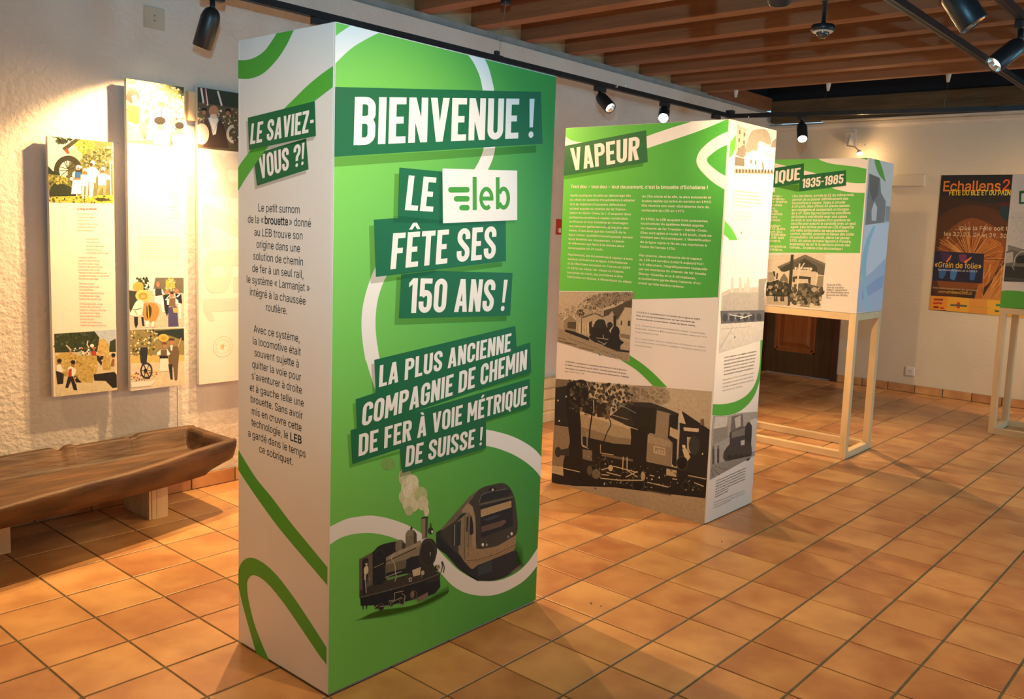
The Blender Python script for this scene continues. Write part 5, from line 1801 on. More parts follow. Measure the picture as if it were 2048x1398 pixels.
q1, b1_, w1 = wall_panel('shorter cream wall panel with a mill wheel photo on top and a hay cart photo at its foot', -1.475, -1.187, 0.59, 1.770, -2.162,
                         [(93, 272), (224, 286), (235, 778), (108, 795)])
m1 = crop(80, 260, 0.114449)
m2 = crop(90, 640, 0.141602)
s = Sheet(w1, 0.0004, 0.00001)
pm = lambda col, pts, sm=0, cr=m1: s.poly(col, curve(cr(pts), sm) if sm else cr(pts))
pm('#d9d3b8', [(100, 95), (1245, 185), (1262, 1275), (150, 1255)])
pm('#6f7448', [(640, 145), (1245, 185), (1262, 1150), (640, 1150)])
pm('#a9a38e', [(470, 400), (680, 230), (760, 260), (720, 480), (640, 600), (500, 450)])
pm('#3b3a28', [(370, 320), (620, 140), (720, 145), (480, 330), (470, 420)])
pm('#7c3a24', [(400, 350), (470, 320), (500, 400), (470, 425)])
pm('#4a4a2e', [(540, 500), (700, 600), (700, 900), (500, 1000), (440, 800)])
ring_px(s, '#2d3020', m1, 475, 700, 245, 255, 95, 95, 150, 395, 24)
s.poly('#d9d3b8', m1([(330, 690), (400, 560), (470, 530), (470, 790), (360, 790)]))
for a in ([(475, 680), (330, 640)], [(475, 680), (400, 540)], [(475, 680), (440, 520)], [(475, 680), (520, 520)], [(475, 680), (600, 560)], [(475, 700), (330, 700)], [(475, 700), (360, 790)], [(475, 700), (640, 640)]):
    s.line('#2a2c20', m1(a), 1.6)
pm('#1f2a20', [(125, 620), (210, 710), (300, 740), (300, 800), (135, 770)])
pm('#5d6331', [(130, 760), (330, 790), (500, 850), (540, 950), (540, 1140), (150, 1160)])
pm('#26301f', [(150, 1080), (200, 950), (330, 890), (450, 960), (540, 1000), (620, 1000), (620, 1160), (300, 1170), (160, 1160)])
pm('#a9a642', [(155, 1160), (600, 1150), (1258, 1130), (1262, 1275), (150, 1255)])
s.build('photo_print', M['photo'], b1_)
s = Sheet(w1, 0.0007, 0.000004)
s.dabs(['#2c3520', '#3c4628', '#22291c'], m1([(190, 100), (640, 130), (560, 200), (340, 240), (240, 200)]), 60, 0.008, 1)
s.dabs(['#b5ae3e', '#8f8f34', '#5d6730', '#c9bf55'], m1([(700, 150), (950, 180), (920, 320), (760, 440), (700, 420), (600, 260)]), 110, 0.007, 2)
s.dabs(['#5a6238', '#48502c', '#8c8b50', '#cfc9a0', '#3c4426'], m1([(700, 480), (900, 350), (1240, 300), (1250, 700), (1000, 700), (700, 650)]), 190, 0.007, 3)
s.dabs(['#8c8540', '#6b6b34', '#a89a4c', '#333a20'], m1([(130, 770), (500, 850), (480, 930), (200, 940), (140, 1060)]), 100, 0.007, 4)
s.dabs(['#c9bb4a', '#77752f', '#46491f', '#b9a93f'], m1([(150, 1150), (1258, 1140), (1258, 1270), (150, 1250)]), 120, 0.007, 5)
s.build('photo_print', M['ink'], b1_)
s = Sheet(w1, 0.0009, 0.00001)
pm('#ecebe6', [(560, 870), (700, 860), (710, 1110), (535, 1115)])
pm('#2f5f9c', [(600, 730), (700, 735), (700, 830), (595, 830)])
pm('#ecebe6', [(560, 740), (600, 715), (590, 840), (545, 800)])
pm('#c9673f', [(570, 830), (690, 835), (700, 865), (570, 870)])
pm('#ecebe6', [(700, 780), (840, 780), (830, 1000), (790, 980), (700, 970)])
pm('#b9c4cf', [(715, 980), (760, 980), (750, 1190), (725, 1190)])
pm('#e2dbd0', [(790, 990), (830, 1000), (815, 1180), (780, 1180)])
pm('#f2f1ec', [(800, 680), (880, 640), (960, 660), (1030, 740), (960, 830), (960, 920), (830, 890)])
pm('#dadfe4', [(845, 900), (930, 920), (905, 1170), (850, 1180)])
pm('#f2f1ec', [(1000, 780), (1080, 750), (1180, 790), (1230, 860), (1140, 870), (1140, 965), (1000, 960)])
pm('#a98b68', [(1005, 960), (1140, 968), (1130, 1120), (1090, 1150), (1080, 1000), (1030, 1060), (970, 1180), (980, 1060)])
for cx, cy, r, cc in ((655, 655, 42, '#efece4'), (655, 675, 24, '#a9714c'), (768, 705, 34, '#efece4'), (768, 730, 22, '#94603f'), (905, 580, 42, '#e9e9e4'), (880, 605, 28, '#4a3424'), (1088, 685, 38, '#dfe6ea'), (1080, 720, 24, '#7a5236')):
    s.ell(cc, m1, cx, cy, r, r * 1.1, 12)
s.ell('#efe6cc', m1, 540, 850, 32, 30)
s.line('#e9e4d6', m1([(1205, 560), (1210, 860), (1225, 1140)]), 2.0)
pm('#3c3a26', [(930, 1190), (1100, 1180), (1250, 1230), (1000, 1240)])
s.build('figure_print', M['ink'], b1_, label='printed group of four people in white')
s = Sheet(w1, 0.0004, 0.00001)
pm = lambda col, pts, sm=0, cr=m2: s.poly(col, curve(cr(pts), sm) if sm else cr(pts))
pm('#c9bd9a', [(128, 190), (995, 120), (1020, 985), (160, 1090)])
pm('#aebdc9', [(720, 140), (995, 122), (1000, 440), (740, 440)])
pm('#2f3b25', [(130, 195), (700, 150), (770, 240), (740, 440), (140, 460)])
pm('#2f3b25', [(900, 440), (920, 290), (998, 250), (1003, 440)])
pm('#b79f56', curve([(150, 510), (300, 450), (500, 500), (720, 500), (740, 700), (700, 780), (660, 890), (540, 900), (420, 790), (260, 790), (160, 640)], 3))
pm('#c4a962', [(740, 480), (760, 280), (830, 240), (900, 330), (910, 450), (880, 480)])
pm('#b99f58', [(810, 490), (930, 480), (930, 700), (820, 700)])
pm('#1f1e1b', [(690, 760), (980, 720), (1015, 760), (1020, 940), (960, 950), (860, 850), (700, 850)])
pm('#2a241e', [(730, 490), (830, 500), (800, 640), (740, 560)])
pm('#1f1e1b', [(420, 770), (540, 900), (480, 900), (420, 860)])
pm('#cbbf9c', [(165, 920), (300, 880), (700, 880), (860, 880), (950, 960), (1018, 940), (1020, 985), (160, 1090)])
s.build('photo_print', M['photo'], b1_)
s = Sheet(w1, 0.0007, 0.000004)
s.dabs(['#c9b06a', '#a58d48', '#8f783a', '#d6c184'], m2([(150, 510), (500, 480), (730, 510), (720, 740), (560, 880), (280, 780)]), 130, 0.006, 6)
s.dabs(['#cfb974', '#a58d48'], m2([(750, 300), (900, 300), (920, 690), (820, 690), (760, 470)]), 50, 0.006, 7)
s.dabs(['#3c4a2d', '#26301e', '#4c5a38'], m2([(135, 200), (700, 160), (750, 430), (140, 440)]), 70, 0.008, 8)
s.dabs(['#ecebe4', '#b9b3a2', '#c95a4a', '#4a3c30', '#d9c9a0', '#7a88a0'], m2([(340, 380), (720, 380), (720, 490), (340, 480)]), 60, 0.005, 9)
s.build('photo_print', M['ink'], b1_)
s = Sheet(w1, 0.0009, 0.00001)
pm('#e6e2d8', [(165, 640), (220, 620), (260, 720), (240, 740), (170, 720)])
pm('#231f1d', [(155, 720), (270, 760), (260, 900), (180, 910)])
pm('#e6e2d8', [(325, 670), (370, 650), (440, 690), (440, 740), (400, 800), (340, 780)])
pm('#b03c34', [(335, 700), (380, 680), (380, 800), (335, 800)])
pm('#231f1d', [(330, 800), (420, 790), (460, 990), (410, 985), (370, 860), (330, 960), (290, 955)])
pm('#e6e2d8', [(930, 540), (980, 530), (985, 620), (930, 625)])
pm('#8a5f3a', [(940, 540), (985, 535), (980, 640), (930, 640)])
pm('#b03c34', [(660, 430), (720, 430), (730, 490), (660, 490)])
for cx, cy, r, cc in ((208, 600, 26, '#8a5a40'), (205, 575, 32, '#1b1a18'), (398, 625, 26, '#9c6848'), (398, 592, 34, '#1b1a18'), (965, 500, 24, '#8a5a40'), (965, 482, 30, '#1b1a18'), (665, 355, 28, '#ece8dc'), (690, 390, 26, '#9c6848')):
    s.ell(cc, m2, cx, cy, r, r * 0.9, 12)
s.line('#d8ccb4', m2([(298, 350), (370, 420)]), 2.4)
s.line('#d8ccb4', m2([(605, 285), (595, 340), (625, 390)]), 2.4)
s.line('#c7a366', m2([(405, 790), (440, 900)]), 1.6)
s.build('figure_print', M['ink'], b1_)
s = Sheet(w1, 0.0005)
cc1 = crop(0, 0, 0.33203)
cc2 = crop(0, 464, 0.33203)
RD, RT = '#b4584a', '#c98f78'
s.text('La Polka du Meunier', *cc1([(460, 1262), (580, 1262)]), 0.010, RD, 0.02)
stanza = [("Dans un bourg au fond des champs", 1290, 560), ("Le blé doré se balance", 1310, 568), ("Moulin tourne", 1330, 535), ("Le meunier chante sa chanson", 1350, 585), ("La meule tourne au fil de l'eau", 1370, 570), ("Et la farine est blanche", 1390, 560)]
for t, y, xe in stanza:
    s.text(t, *cc1([(463, y), (xe, y + 2)]), 0.0085, RT)
for k, (y, xe, x0) in enumerate(((47, 590, 515), (66, 600, 516), (89, 625, 517), (111, 615, 518), (131, 650, 518), (159, 578, 470), (177, 600, 470), (196, 595, 471), (214, 615, 471), (232, 600, 472), (250, 640, 472), (268, 655, 473), (286, 590, 474),
                                 (315, 565, 475), (334, 595, 475), (352, 560, 476), (371, 625, 476), (389, 600, 477), (408, 610, 477), (437, 618, 478), (455, 608, 479), (474, 635, 480), (492, 600, 480), (511, 605, 481), (529, 565, 482), (548, 612, 483), (566, 640, 483))):
    t = ("Tourne le vent souffle encore", "Le grain se change en farine fine", "Au moulin du vieux village", "Chantons la fête du blé et du pain", "Le boulanger pétrit sa pâte")[k % 5]
    s.text(t, *cc2([(x0, y - 4), (xe, y - 2)]), 0.0085, RT)
s.build('body_text', M['ink'], b1_)

q2, b2_, w2_ = wall_panel('tall cream wall panel with costumed crowd photo on top and two ox and cart photos below', -1.135, -0.852, 0.582, 2.070, -2.135,
                          [(252, 159), (366, 172), (371, 768), (260, 783)])
n1 = crop(80, 150, 0.235988)
n2 = crop(240, 540, 0.128755)
s = Sheet(w2_, 0.0004, 0.00001)
pm = lambda col, pts, sm=0, cr=n1: s.poly(col, curve(cr(pts), sm) if sm else cr(pts))
pm('#b3a06c', [(725, 28), (1212, 90), (1208, 602), (735, 572)])
pm('#3f4a30', [(950, 60), (1212, 92), (1210, 190), (1100, 200), (1000, 120)])
pm('#b3a373', [(735, 120), (850, 80), (1000, 150), (980, 300), (850, 300), (780, 250)])
s.build('photo_print', M['foliage'], b2_)
s = Sheet(w2_, 0.0007, 0.000004)
s.dabs(['#d9c894', '#b39a5c', '#8c7640', '#e9dfb8', '#5f5a36', '#3f4a30'], n1([(728, 35), (1210, 95), (1205, 330), (730, 300)]), 260, 0.008, 21)
s.dabs(['#ece6d4', '#c9bfa4', '#5a3c2c', '#232323', '#b04a3c'], n1([(870, 300), (1205, 330), (1205, 590), (880, 560)]), 120, 0.007, 22)
s.build('photo_print', M['ink'], b2_)
s = Sheet(w2_, 0.0009, 0.00001)
pm('#c8a88a', [(740, 400), (830, 420), (870, 560), (740, 560)])
pm('#7a7038', [(740, 260), (840, 270), (840, 380), (820, 420), (750, 390)])
pm('#ece4d8', [(840, 290), (890, 350), (880, 390), (840, 385)])
s.ell('#2c2420', n1, 785, 185, 55, 55)
s.ell('#b98560', n1, 800, 205, 26, 36)
pm('#efece0', [(930, 300), (1000, 260), (1080, 290), (1100, 480), (1080, 560), (900, 540)])
s.ell('#8a5a40', n1, 1025, 235, 30, 36)
s.ell('#d9bd7c', n1, 1020, 200, 62, 22)
s.ell('#d9bd7c', n1, 1020, 188, 36, 24)
s.line('#9c2f34', n1([(1022, 275), (1022, 350)]), 3)
pm('#eef0ee', [(950, 490), (1010, 465), (1080, 480), (1090, 585), (960, 580)])
pm('#7fb0d6', [(965, 490), (1000, 475), (985, 580), (960, 580)])
pm('#7fb0d6', [(1055, 480), (1078, 500), (1070, 590), (1045, 585)])
s.ell('#c08a66', n1, 1015, 425, 34, 38)
s.ell('#1e1c1c', n1, 1010, 380, 50, 34)
pm('#eef0ee', [(1115, 510), (1170, 480), (1208, 490), (1206, 600), (1120, 595)])
pm('#7fb0d6', [(1140, 500), (1165, 490), (1170, 598), (1140, 596)])
s.ell('#c08a66', n1, 1180, 455, 30, 34)
s.ell('#1e1c1c', n1, 1175, 415, 38, 30)
s.dabs(['#c04a48', '#4a6fb0', '#e0c050'], n1([(740, 420), (800, 430), (790, 470), (740, 465)]), 14, 0.005, 23)
s.build('figure_print', M['ink'], b2_, label='printed people in festival costume')
s = Sheet(w2_, 0.0004, 0.00001)
pm = lambda col, pts, sm=0, cr=n2: s.poly(col, curve(cr(pts), sm) if sm else cr(pts))
pm('#cbbfa8', [(125, 115), (978, 92), (990, 850), (140, 905)])
pm('#e8e4da', [(125, 115), (560, 100), (560, 300), (125, 300)])
pm('#6e6a58', [(540, 100), (978, 92), (978, 330), (500, 330)])
pm('#3c4230', [(130, 310), (300, 330), (300, 700), (160, 700), (135, 560)])
pm('#c2ad5c', [(700, 130), (820, 100), (850, 250), (700, 280)])
pm('#cab46a', [(145, 925), (985, 880), (995, 1660), (160, 1720)], 0)
pm('#8a8050', [(145, 925), (985, 880), (990, 1300), (150, 1320)])
pm('#29352a', [(520, 930), (980, 890), (985, 1080), (760, 1000), (560, 1010)])
pm('#d3c5a6', [(155, 1450), (990, 1400), (1000, 1770), (165, 1860)])
s.build('photo_print', M['photo'], b2_)
s = Sheet(w2_, 0.0007, 0.000004)
s.dabs(['#3d4a2e', '#29351f', '#56613c'], n2([(240, 120), (440, 110), (440, 300), (330, 300)]), 40, 0.008, 24)
s.dabs(['#d9bd5c', '#b0913c', '#efe0a0'], n2([(700, 120), (850, 110), (850, 300), (700, 300)]), 40, 0.006, 25)
s.dabs(['#cdb866', '#8c7c3c', '#5a5a34', '#e9e0b8', '#2f3a28', '#a9a070'], n2([(150, 950), (600, 920), (560, 1300), (155, 1330)]), 130, 0.007, 26)
s.dabs(['#b0404c', '#d8bd48', '#8c3a48', '#5d6b34'], n2([(160, 1640), (300, 1560), (560, 1560), (600, 1600), (500, 1700), (165, 1740)]), 60, 0.006, 27)
s.build('photo_print', M['ink'], b2_)
s = Sheet(w2_, 0.0009, 0.00001)
s.ell('#c9a850', n2, 275, 250, 82, 80)
s.ell('#e0c674', n2, 350, 390, 120, 95)
s.ell('#b08c3c', n2, 350, 395, 70, 58)
s.ell('#cdb070', n2, 350, 400, 40, 34)
pm('#b78a48', [(330, 520), (450, 490), (560, 520), (600, 640), (540, 780), (530, 870), (490, 880), (460, 780), (380, 760), (340, 640)], 3)
pm('#efe8da', [(180, 600), (250, 470), (350, 470), (340, 640), (300, 700), (200, 710), (135, 690)], 3)
pm('#efe8da', [(380, 780), (440, 770), (430, 880), (390, 880)])
pm('#efe8da', [(480, 790), (530, 780), (520, 870), (470, 880)])
s.line('#3a2c20', n2([(190, 610), (270, 600), (340, 575)]), 1.2)
s.line('#3a2c20', n2([(220, 620), (260, 690)]), 1.0)
pm('#384028', [(400, 560), (430, 520), (480, 580), (470, 700), (430, 760), (400, 700)], 3)
s.line('#c9a840', n2([(420, 500), (440, 780)]), 2.0)
pm('#26282e', [(210, 720), (270, 720), (270, 840), (240, 900), (215, 830)])
pm('#26282e', [(320, 720), (355, 720), (370, 860), (340, 860)])
pm('#f2f0ea', [(530, 380), (640, 370), (690, 500), (690, 640), (650, 640), (620, 520), (520, 480)])
pm('#3b4038', [(540, 270), (640, 270), (650, 370), (540, 390)])
pm('#f2f0ea', [(500, 290), (540, 270), (530, 360), (500, 370)])
pm('#f2f0ea', [(635, 270), (665, 310), (660, 360), (640, 350)])
s.ell('#b87f60', n2, 578, 205, 28, 42)
pm('#2a2e3a', [(660, 370), (760, 350), (740, 640), (720, 700), (680, 600)])
pm('#2a2e3a', [(850, 340), (940, 350), (955, 480), (930, 520), (860, 440)])
pm('#efece6', [(690, 440), (760, 360), (770, 370), (700, 450)])
pm('#efece6', [(860, 390), (910, 345), (925, 355), (880, 400)])
pm('#efece6', [(890, 480), (940, 500), (935, 740), (905, 740)])
pm('#7b6448', [(750, 420), (850, 410), (850, 540), (750, 540)])
pm('#efece6', [(715, 430), (755, 420), (750, 520), (720, 520)])
pm('#efece6', [(850, 410), (895, 450), (890, 510), (850, 500)])
pm('#4e4a72', [(740, 560), (870, 540), (900, 850), (740, 860)])
pm('#caa75c', [(805, 560), (900, 560), (890, 640), (820, 640)])
for cx, cy, r in ((718, 325, 30), (795, 365, 30), (868, 300, 32)):
    s.ell('#b87f60', n2, cx, cy, r, r * 1.2, 12)
s.ell('#3a2a20', n2, 795, 335, 30, 16)
# couple and cart of the lower photograph
s.ell('#d6b656', n2, 665, 1040, 82, 62)
s.ell('#b8943e', n2, 665, 1045, 45, 34)
pm('#6d5b42', [(740, 1190), (880, 1160), (910, 1260), (890, 1500), (880, 1700), (840, 1700), (820, 1500), (750, 1440)])
pm('#2c3036', [(740, 1450), (800, 1450), (810, 1690), (775, 1690)])
pm('#efe9de', [(770, 1150), (810, 1140), (800, 1240), (775, 1230)])
s.ell('#b5795a', n2, 795, 1110, 34, 44)
s.ell('#4a3b2c', n2, 792, 1062, 48, 20)
pm('#efe9de', [(560, 1280), (610, 1230), (720, 1210), (770, 1290), (750, 1310), (560, 1310)])
pm('#6d5840', [(620, 1230), (715, 1215), (720, 1320), (620, 1330)])
pm('#24262c', [(600, 1320), (730, 1320), (740, 1360), (610, 1360)])
pm('#e6ddcc', [(610, 1370), (730, 1360), (745, 1560), (600, 1570)])
s.ell('#b5795a', n2, 680, 1165, 32, 42)
s.ell('#7a4030', n2, 680, 1128, 38, 18)
s.line('#c7a27a', n2([(890, 1180), (940, 1030)]), 2)
ring_px(s, '#24282c', n2, 400, 1560, 95, 130, 20, 26, 0, 360, 20)
for k in range(6):
    a = k * math.pi / 3
    s.line('#24282c', n2([(400, 1560), (400 + 80 * math.cos(a), 1560 + 110 * math.sin(a))]), 1.2)
s.ell('#1c2024', n2, 385, 1560, 26, 34)
pm('#2a2e30', [(300, 1200), (420, 1190), (420, 1250), (400, 1460), (330, 1460), (310, 1250)])
s.line('#2a2e30', n2([(240, 1240), (300, 1260), (320, 1440)]), 1.6)
pm('#e2ddd0', [(160, 1750), (480, 1720), (560, 1680), (480, 1790), (165, 1830)])
s.build('figure_print', M['ink'], b2_, label='printed ox with straw collar and costumed people')
s = Sheet(w2_, 0.0005)
for k in range(16):
    s.text(("la fête des blés rassemble tout le district", "chars décorés et costumes du pays", "les enfants ouvrent le grand cortège")[k % 3], *cc1([(1010 + (k % 3) * 12, 975 + k * 22), (1080, 977 + k * 22)]), 0.0075, '#dcc4ae')
for k in range(9):
    s.text(("ouverte par les fanfares du village", "le cortège des moissonneurs et des boulangers", "pain et blé de toute la région")[k % 3], *cc2([(830 + (k % 4) * 6, 30 + k * 16), (1082, 28 + k * 16)]), 0.0075, '#dcc4ae')
s.build('body_text', M['ink'], b2_)

q3, b3_, w3 = wall_panel('cream wall panel with pale 1978 lettering, half hidden behind the BIENVENUE column', -0.765, -0.475, 0.567, 2.087, -2.165,
                         [proj((-2.165, -0.765, 2.087))[:2], proj((-2.165, -0.475, 2.087))[:2], proj((-2.165, -0.475, 0.567))[:2], proj((-2.165, -0.765, 0.567))[:2]])
s = Sheet(w3, 0.0004, 0.00001)
pm = lambda col, pts, sm=0, cr=n1: s.poly(col, curve(cr(pts), sm) if sm else cr(pts))
pm('#5b5540', [(1335, 102), (1800, 160), (1800, 662), (1325, 618)])
pm('#2f3b2e', [(1338, 103), (1800, 160), (1800, 300), (1340, 230)])
s.build('photo_print', M['photo'], b3_)
s = Sheet(w3, 0.0007, 0.000004)
s.dabs(['#c9bb94', '#e8e2d0', '#8c7c5a', '#6b3a34', '#3a3a30', '#a9986c'], n1([(1340, 240), (1700, 300), (1700, 600), (1340, 560)]), 200, 0.007, 31)
s.build('photo_print', M['ink'], b3_)
s = Sheet(w3, 0.0009, 0.00001)
for a in ([(1365, 110), (1385, 240)], [(1400, 115), (1420, 260)], [(1505, 135), (1540, 260)]):
    s.line('#e3dcd0', n1(a), 3.5)
s.line('#8c2f3a', n1([(1395, 110), (1410, 250)]), 2.4)
pm('#46342c', [(1385, 390), (1430, 360), (1520, 370), (1560, 430), (1600, 620), (1385, 610)])
pm('#efe9dc', [(1430, 360), (1510, 365), (1490, 500), (1465, 510)])
s.line('#8fb8d8', n1([(1425, 365), (1470, 490), (1515, 375)]), 2.2)
s.ell('#b9886a', n1, 1470, 305, 40, 48)
s.ell('#d8cfc0', n1, 1470, 350, 30, 20)
s.ell('#ddd2bc', n1, 1370, 500, 62, 90)
ring_px(s, '#d9cfb8', n1, 1640, 500, 62, 80, 22, 28, 90, 270, 12)
for x, y in ((1390, 295), (1590, 300)):
    s.ell('#1e1e1e', n1, x, y, 24, 18)
    s.ell('#a8765a', n1, x, y + 22, 16, 18)
s.build('figure_print', M['ink'], b3_, label='printed bearded man in a brown coat')
# big pale 1978 reading upwards
s = Sheet(w3, 0.0004, 0.00001)
GG = '#cfcbbf'
for dgt, zb, zt in (('8', 1.545, 1.775), ('7', 1.29, 1.505), ('9', 1.045, 1.27), ('1', 0.90, 1.015)):
    w_, qs = glyph(dgt)
    for q in qs:
        uv = [(0.275 - 0.25 * y, (zb - 0.567) + (zt - zb) * x / w_) for x, y in q]
        s.uvpoly(GG, uv)
        s.lay -= s.step * 0.9
s.build('pale_year_print', M['ink'], b3_)
s = Sheet(w3, 0.0004, 0.00001)
for r, cc_ in ((0.056, '#c9a877'), (0.054, '#e6dfd2'), (0.038, '#d3b88c'), (0.036, '#e6dfd2')):
    s.uvpoly(cc_, [(0.135 + r * math.cos(a * 0.2618), 0.19 + r * math.sin(a * 0.2618)) for a in range(24)])
for k in range(7):
    a = 0.5 + k * 0.75
    s.uvpoly('#c9a877', [(0.135 + 0.025 * math.cos(a), 0.19 + 0.025 * math.sin(a)), (0.135 + 0.004 * math.cos(a + 1.5), 0.19 + 0.004 * math.sin(a + 1.5)), (0.135 - 0.004 * math.cos(a + 1.5), 0.19 - 0.004 * math.sin(a + 1.5))])
ring = 'Fête du Blé et du Pain 1978'
for k, ch in enumerate(ring):
    if ch == ' ':
        continue
    a = math.radians(215 - k * 9.6)
    vs, fs = text_geo(ch)
    ca, sa = math.sin(a), -math.cos(a)
    sc_ = 0.011
    s.mb.add([w3.P(0.135 + 0.041 * math.cos(a) + (x - 0.3) * sc_ * ca - y * sc_ * (-math.cos(a)), 0.19 + 0.041 * math.sin(a) + (x - 0.3) * sc_ * sa + y * sc_ * math.sin(a), s.lay + 0.0001) for x, y in vs], fs, lin('#b98f58'))
s.build('round_seal_print', M['ink'], b3_)
t = MB().box(XL, -2.182, -0.803, -0.7655, 1.918, 2.062, 0.001).build('wood_block', M['spruce'])
t['label'] = 'small pine block on the wall behind the left edge of the 1978 panel'
t['category'] = 'wood block'

# poster on the back wall
pt = thing('poster', 'dark orange festival poster reading Echallens on the back wall', 'poster', (0, YB, 0.826))
pb = MB().box(-0.449, 0.446, YB - 0.004, YB - 0.0005, 0.820, 2.090).build('sheet', M['white'], pt)
f5 = Face((-0.449, YB - 0.004, 0.820), (1, 0, 0), (0, -1, 0), 0.895, 1.27, [(1883, 353, 0, 1.27), (2022, 354, .593, 1.27), (1992, 630, .584, 0), (1861, 618, 0, 0)])
s = Sheet(f5, 0.0004, 0.00001)
pm = lambda col, pts, sm=0, cr=p4: s.poly(col, curve(cr(pts), sm) if sm else cr(pts))
pm('#33221d', [(230, 180), (1300, 180), (1200, 1400), (140, 1400)])
pm('#1c2026', [(245, 195), (1200, 195), (1150, 420), (600, 430), (235, 360)])
pm('#4a2a1a', curve([(215, 560), (300, 480), (450, 440), (640, 470), (760, 560), (790, 700), (740, 880), (600, 1000), (500, 1100), (200, 1120), (195, 800)], 4))
pm('#7a4420', curve([(250, 700), (340, 600), (480, 540), (640, 600), (740, 700), (700, 900), (560, 1060), (400, 1080), (230, 1060), (210, 820)], 4))
pm('#a8642c', curve([(330, 760), (450, 680), (600, 690), (720, 760), (660, 960), (560, 1100), (600, 1170), (500, 1180), (560, 900), (430, 820), (300, 900)], 4))
pm('#b97c3e', [(560, 1150), (690, 940), (760, 860), (1000, 800), (1000, 1180), (600, 1170)])
pm('#152f3c', [(700, 440), (1000, 430), (1000, 600), (760, 580), (690, 520)])
pm('#4a1c24', [(680, 425), (1000, 415), (1000, 455), (690, 450)])
s.build('photo_print', M['photo'], pb)
s = Sheet(f5, 0.0006, 0.000002)
rg = random.Random(5)
for k in range(130):
    a = rg.uniform(3.3, 6.4)
    r0, r1_ = rg.uniform(30, 120), rg.uniform(160, 300)
    cx, cy = 470, 860
    s.line(rg.choice(['#c98a42', '#8a4e22', '#5a3018', '#e0a85c', '#3a2014']), p4([(cx + r0 * math.cos(a), cy + r0 * math.sin(a)), (cx + r1_ * math.cos(a), cy + r1_ * math.sin(a))]), 0.7)
for k in range(60):
    x, y = rg.uniform(560, 740), rg.uniform(900, 1150)
    s.line(rg.choice(['#d9a862', '#9c6430', '#6b3c1c']), p4([(x, y), (x + rg.uniform(10, 60), y - rg.uniform(40, 110))]), 0.7)
s.build('photo_print', M['ink'], pb)
s = Sheet(f5, 0.0010, 0.00001)
pm = lambda col, pts, sm=0, cr=p4: s.poly(col, curve(cr(pts), sm) if sm else cr(pts))
pm('#d98f2f', [(168, 1128), (300, 1135), (290, 1240), (155, 1232)])
pm('#d9a238', [(300, 1135), (465, 1150), (460, 1260), (285, 1242)])
pm('#d19140', [(465, 1150), (600, 1160), (600, 1275), (455, 1258)])
pm('#d9a83c', [(600, 1160), (1100, 1200), (1050, 1330), (600, 1275)])
for x, y, w_, c in ((228, 1158, 70, '#8c2e20'), (222, 1185, 70, '#c0321f'), (210, 1215, 40, '#7a2418'), (255, 1222, 26, '#c0321f')):
    pm(c, [(x - w_ / 2, y - 8), (x + w_ / 2, y - 6), (x + w_ / 2, y + 8), (x - w_ / 2, y + 6)])
s.ell('#c0321f', p4, 380, 1202, 16, 24)
pm('#4d5c46', [(318, 1192), (446, 1202), (446, 1216), (318, 1206)])
pm('#b8923a', [(480, 1210), (620, 1222), (620, 1228), (480, 1216)])
pm('#1f7a5a', [(665, 1195), (700, 1198), (700, 1212), (665, 1210)])
pm('#2a5a3a', [(655, 1240), (690, 1244), (690, 1256), (660, 1254)])
pm('#101c3a', [(195, 788), (577, 815), (562, 1040), (180, 1012)])
for a, c in (([(240, 800), (300, 800), (330, 860), (260, 870)], '#3a2350'), ([(380, 820), (440, 820), (430, 880), (390, 870)], '#6a3058'), ([(230, 930), (290, 930), (260, 1000), (230, 990)], '#2a5a9c'),
             ([(320, 930), (370, 930), (350, 1010), (315, 1000)], '#3a70b0'), ([(470, 940), (510, 940), (500, 1010), (465, 1010)], '#2a5a9c'), ([(285, 870), (325, 820), (315, 850), (290, 880)], '#e07a3a'), ([(420, 875), (480, 835), (465, 860), (430, 885)], '#e07a3a')):
    pm(c, a, 3)
s.build('photo_print', M['ink'], pb)
s = Sheet(f5, 0.0013)
s.text('Echallens', *p4([(258, 330), (700, 335)]), 0.092, '#e0822a', 0.02)
s.build('poster_title', M['ink'], pb)
s = Sheet(f5, 0.0013)
s.text('2008', *p4([(716, 332), (990, 322)]), 0.096, '#d9532a', 0.02)
s.build('poster_lettering', M['ink'], pb)
s = Sheet(f5, 0.00132)
s.text('FÊTE DU BLÉ ET DU PAIN', *p4([(305, 362), (778, 368)]), 0.043, '#e9cf3a', 0.03)
s.build('poster_lettering', M['ink'], pb)
s = Sheet(f5, 0.00132)
s.text('...Que la Fête soit belle', *p4([(352, 630), (850, 642)]), 0.036, '#d9c6a8', 0.0)
s.text('les 22, 23, 24 et 29, 30, 31', *p4([(268, 672), (830, 700)]), 0.036, '#d9c6a8', 0.0)
s.build('poster_lettering', M['ink'], pb)
s = Sheet(f5, 0.00132)
s.text('«Grain de folie»', *p4([(196, 912), (553, 930)]), 0.052, '#f0c53a', 0.0)
s.text('Spectacle de plein air à 21h15', *p4([(222, 938), (523, 955)]), 0.018, '#c9d0e0', 0.0)
s.build('poster_lettering', M['ink'], pb)
s = Sheet(f5, 0.00132)
s.text('Réservation et programme des spectacles', *p4([(183, 1072), (525, 1098)]), 0.016, '#cbb08a', 0.0)
s.text('www.echallens2008.ch', *p4([(227, 1106), (482, 1124)]), 0.026, '#e9bd4a', 0.0)
s.build('poster_lettering', M['ink'], pb)


# ================================================================== track rails and spot lamps
def rail(label, A, B, end=True):
    A, B = Vector(A), Vector(B)
    t = thing('track_rail', label, 'track rail', (A + B) / 2)
    MB().bar(A, B, 0.036, 0.034).build('profile', M['rail'], t)
    d = Vector((0, 0, -0.0335))
    MB().bar(A + d, B + d, 0.014, 0.0012).build('contact_groove', M['groove'], t)
    return t


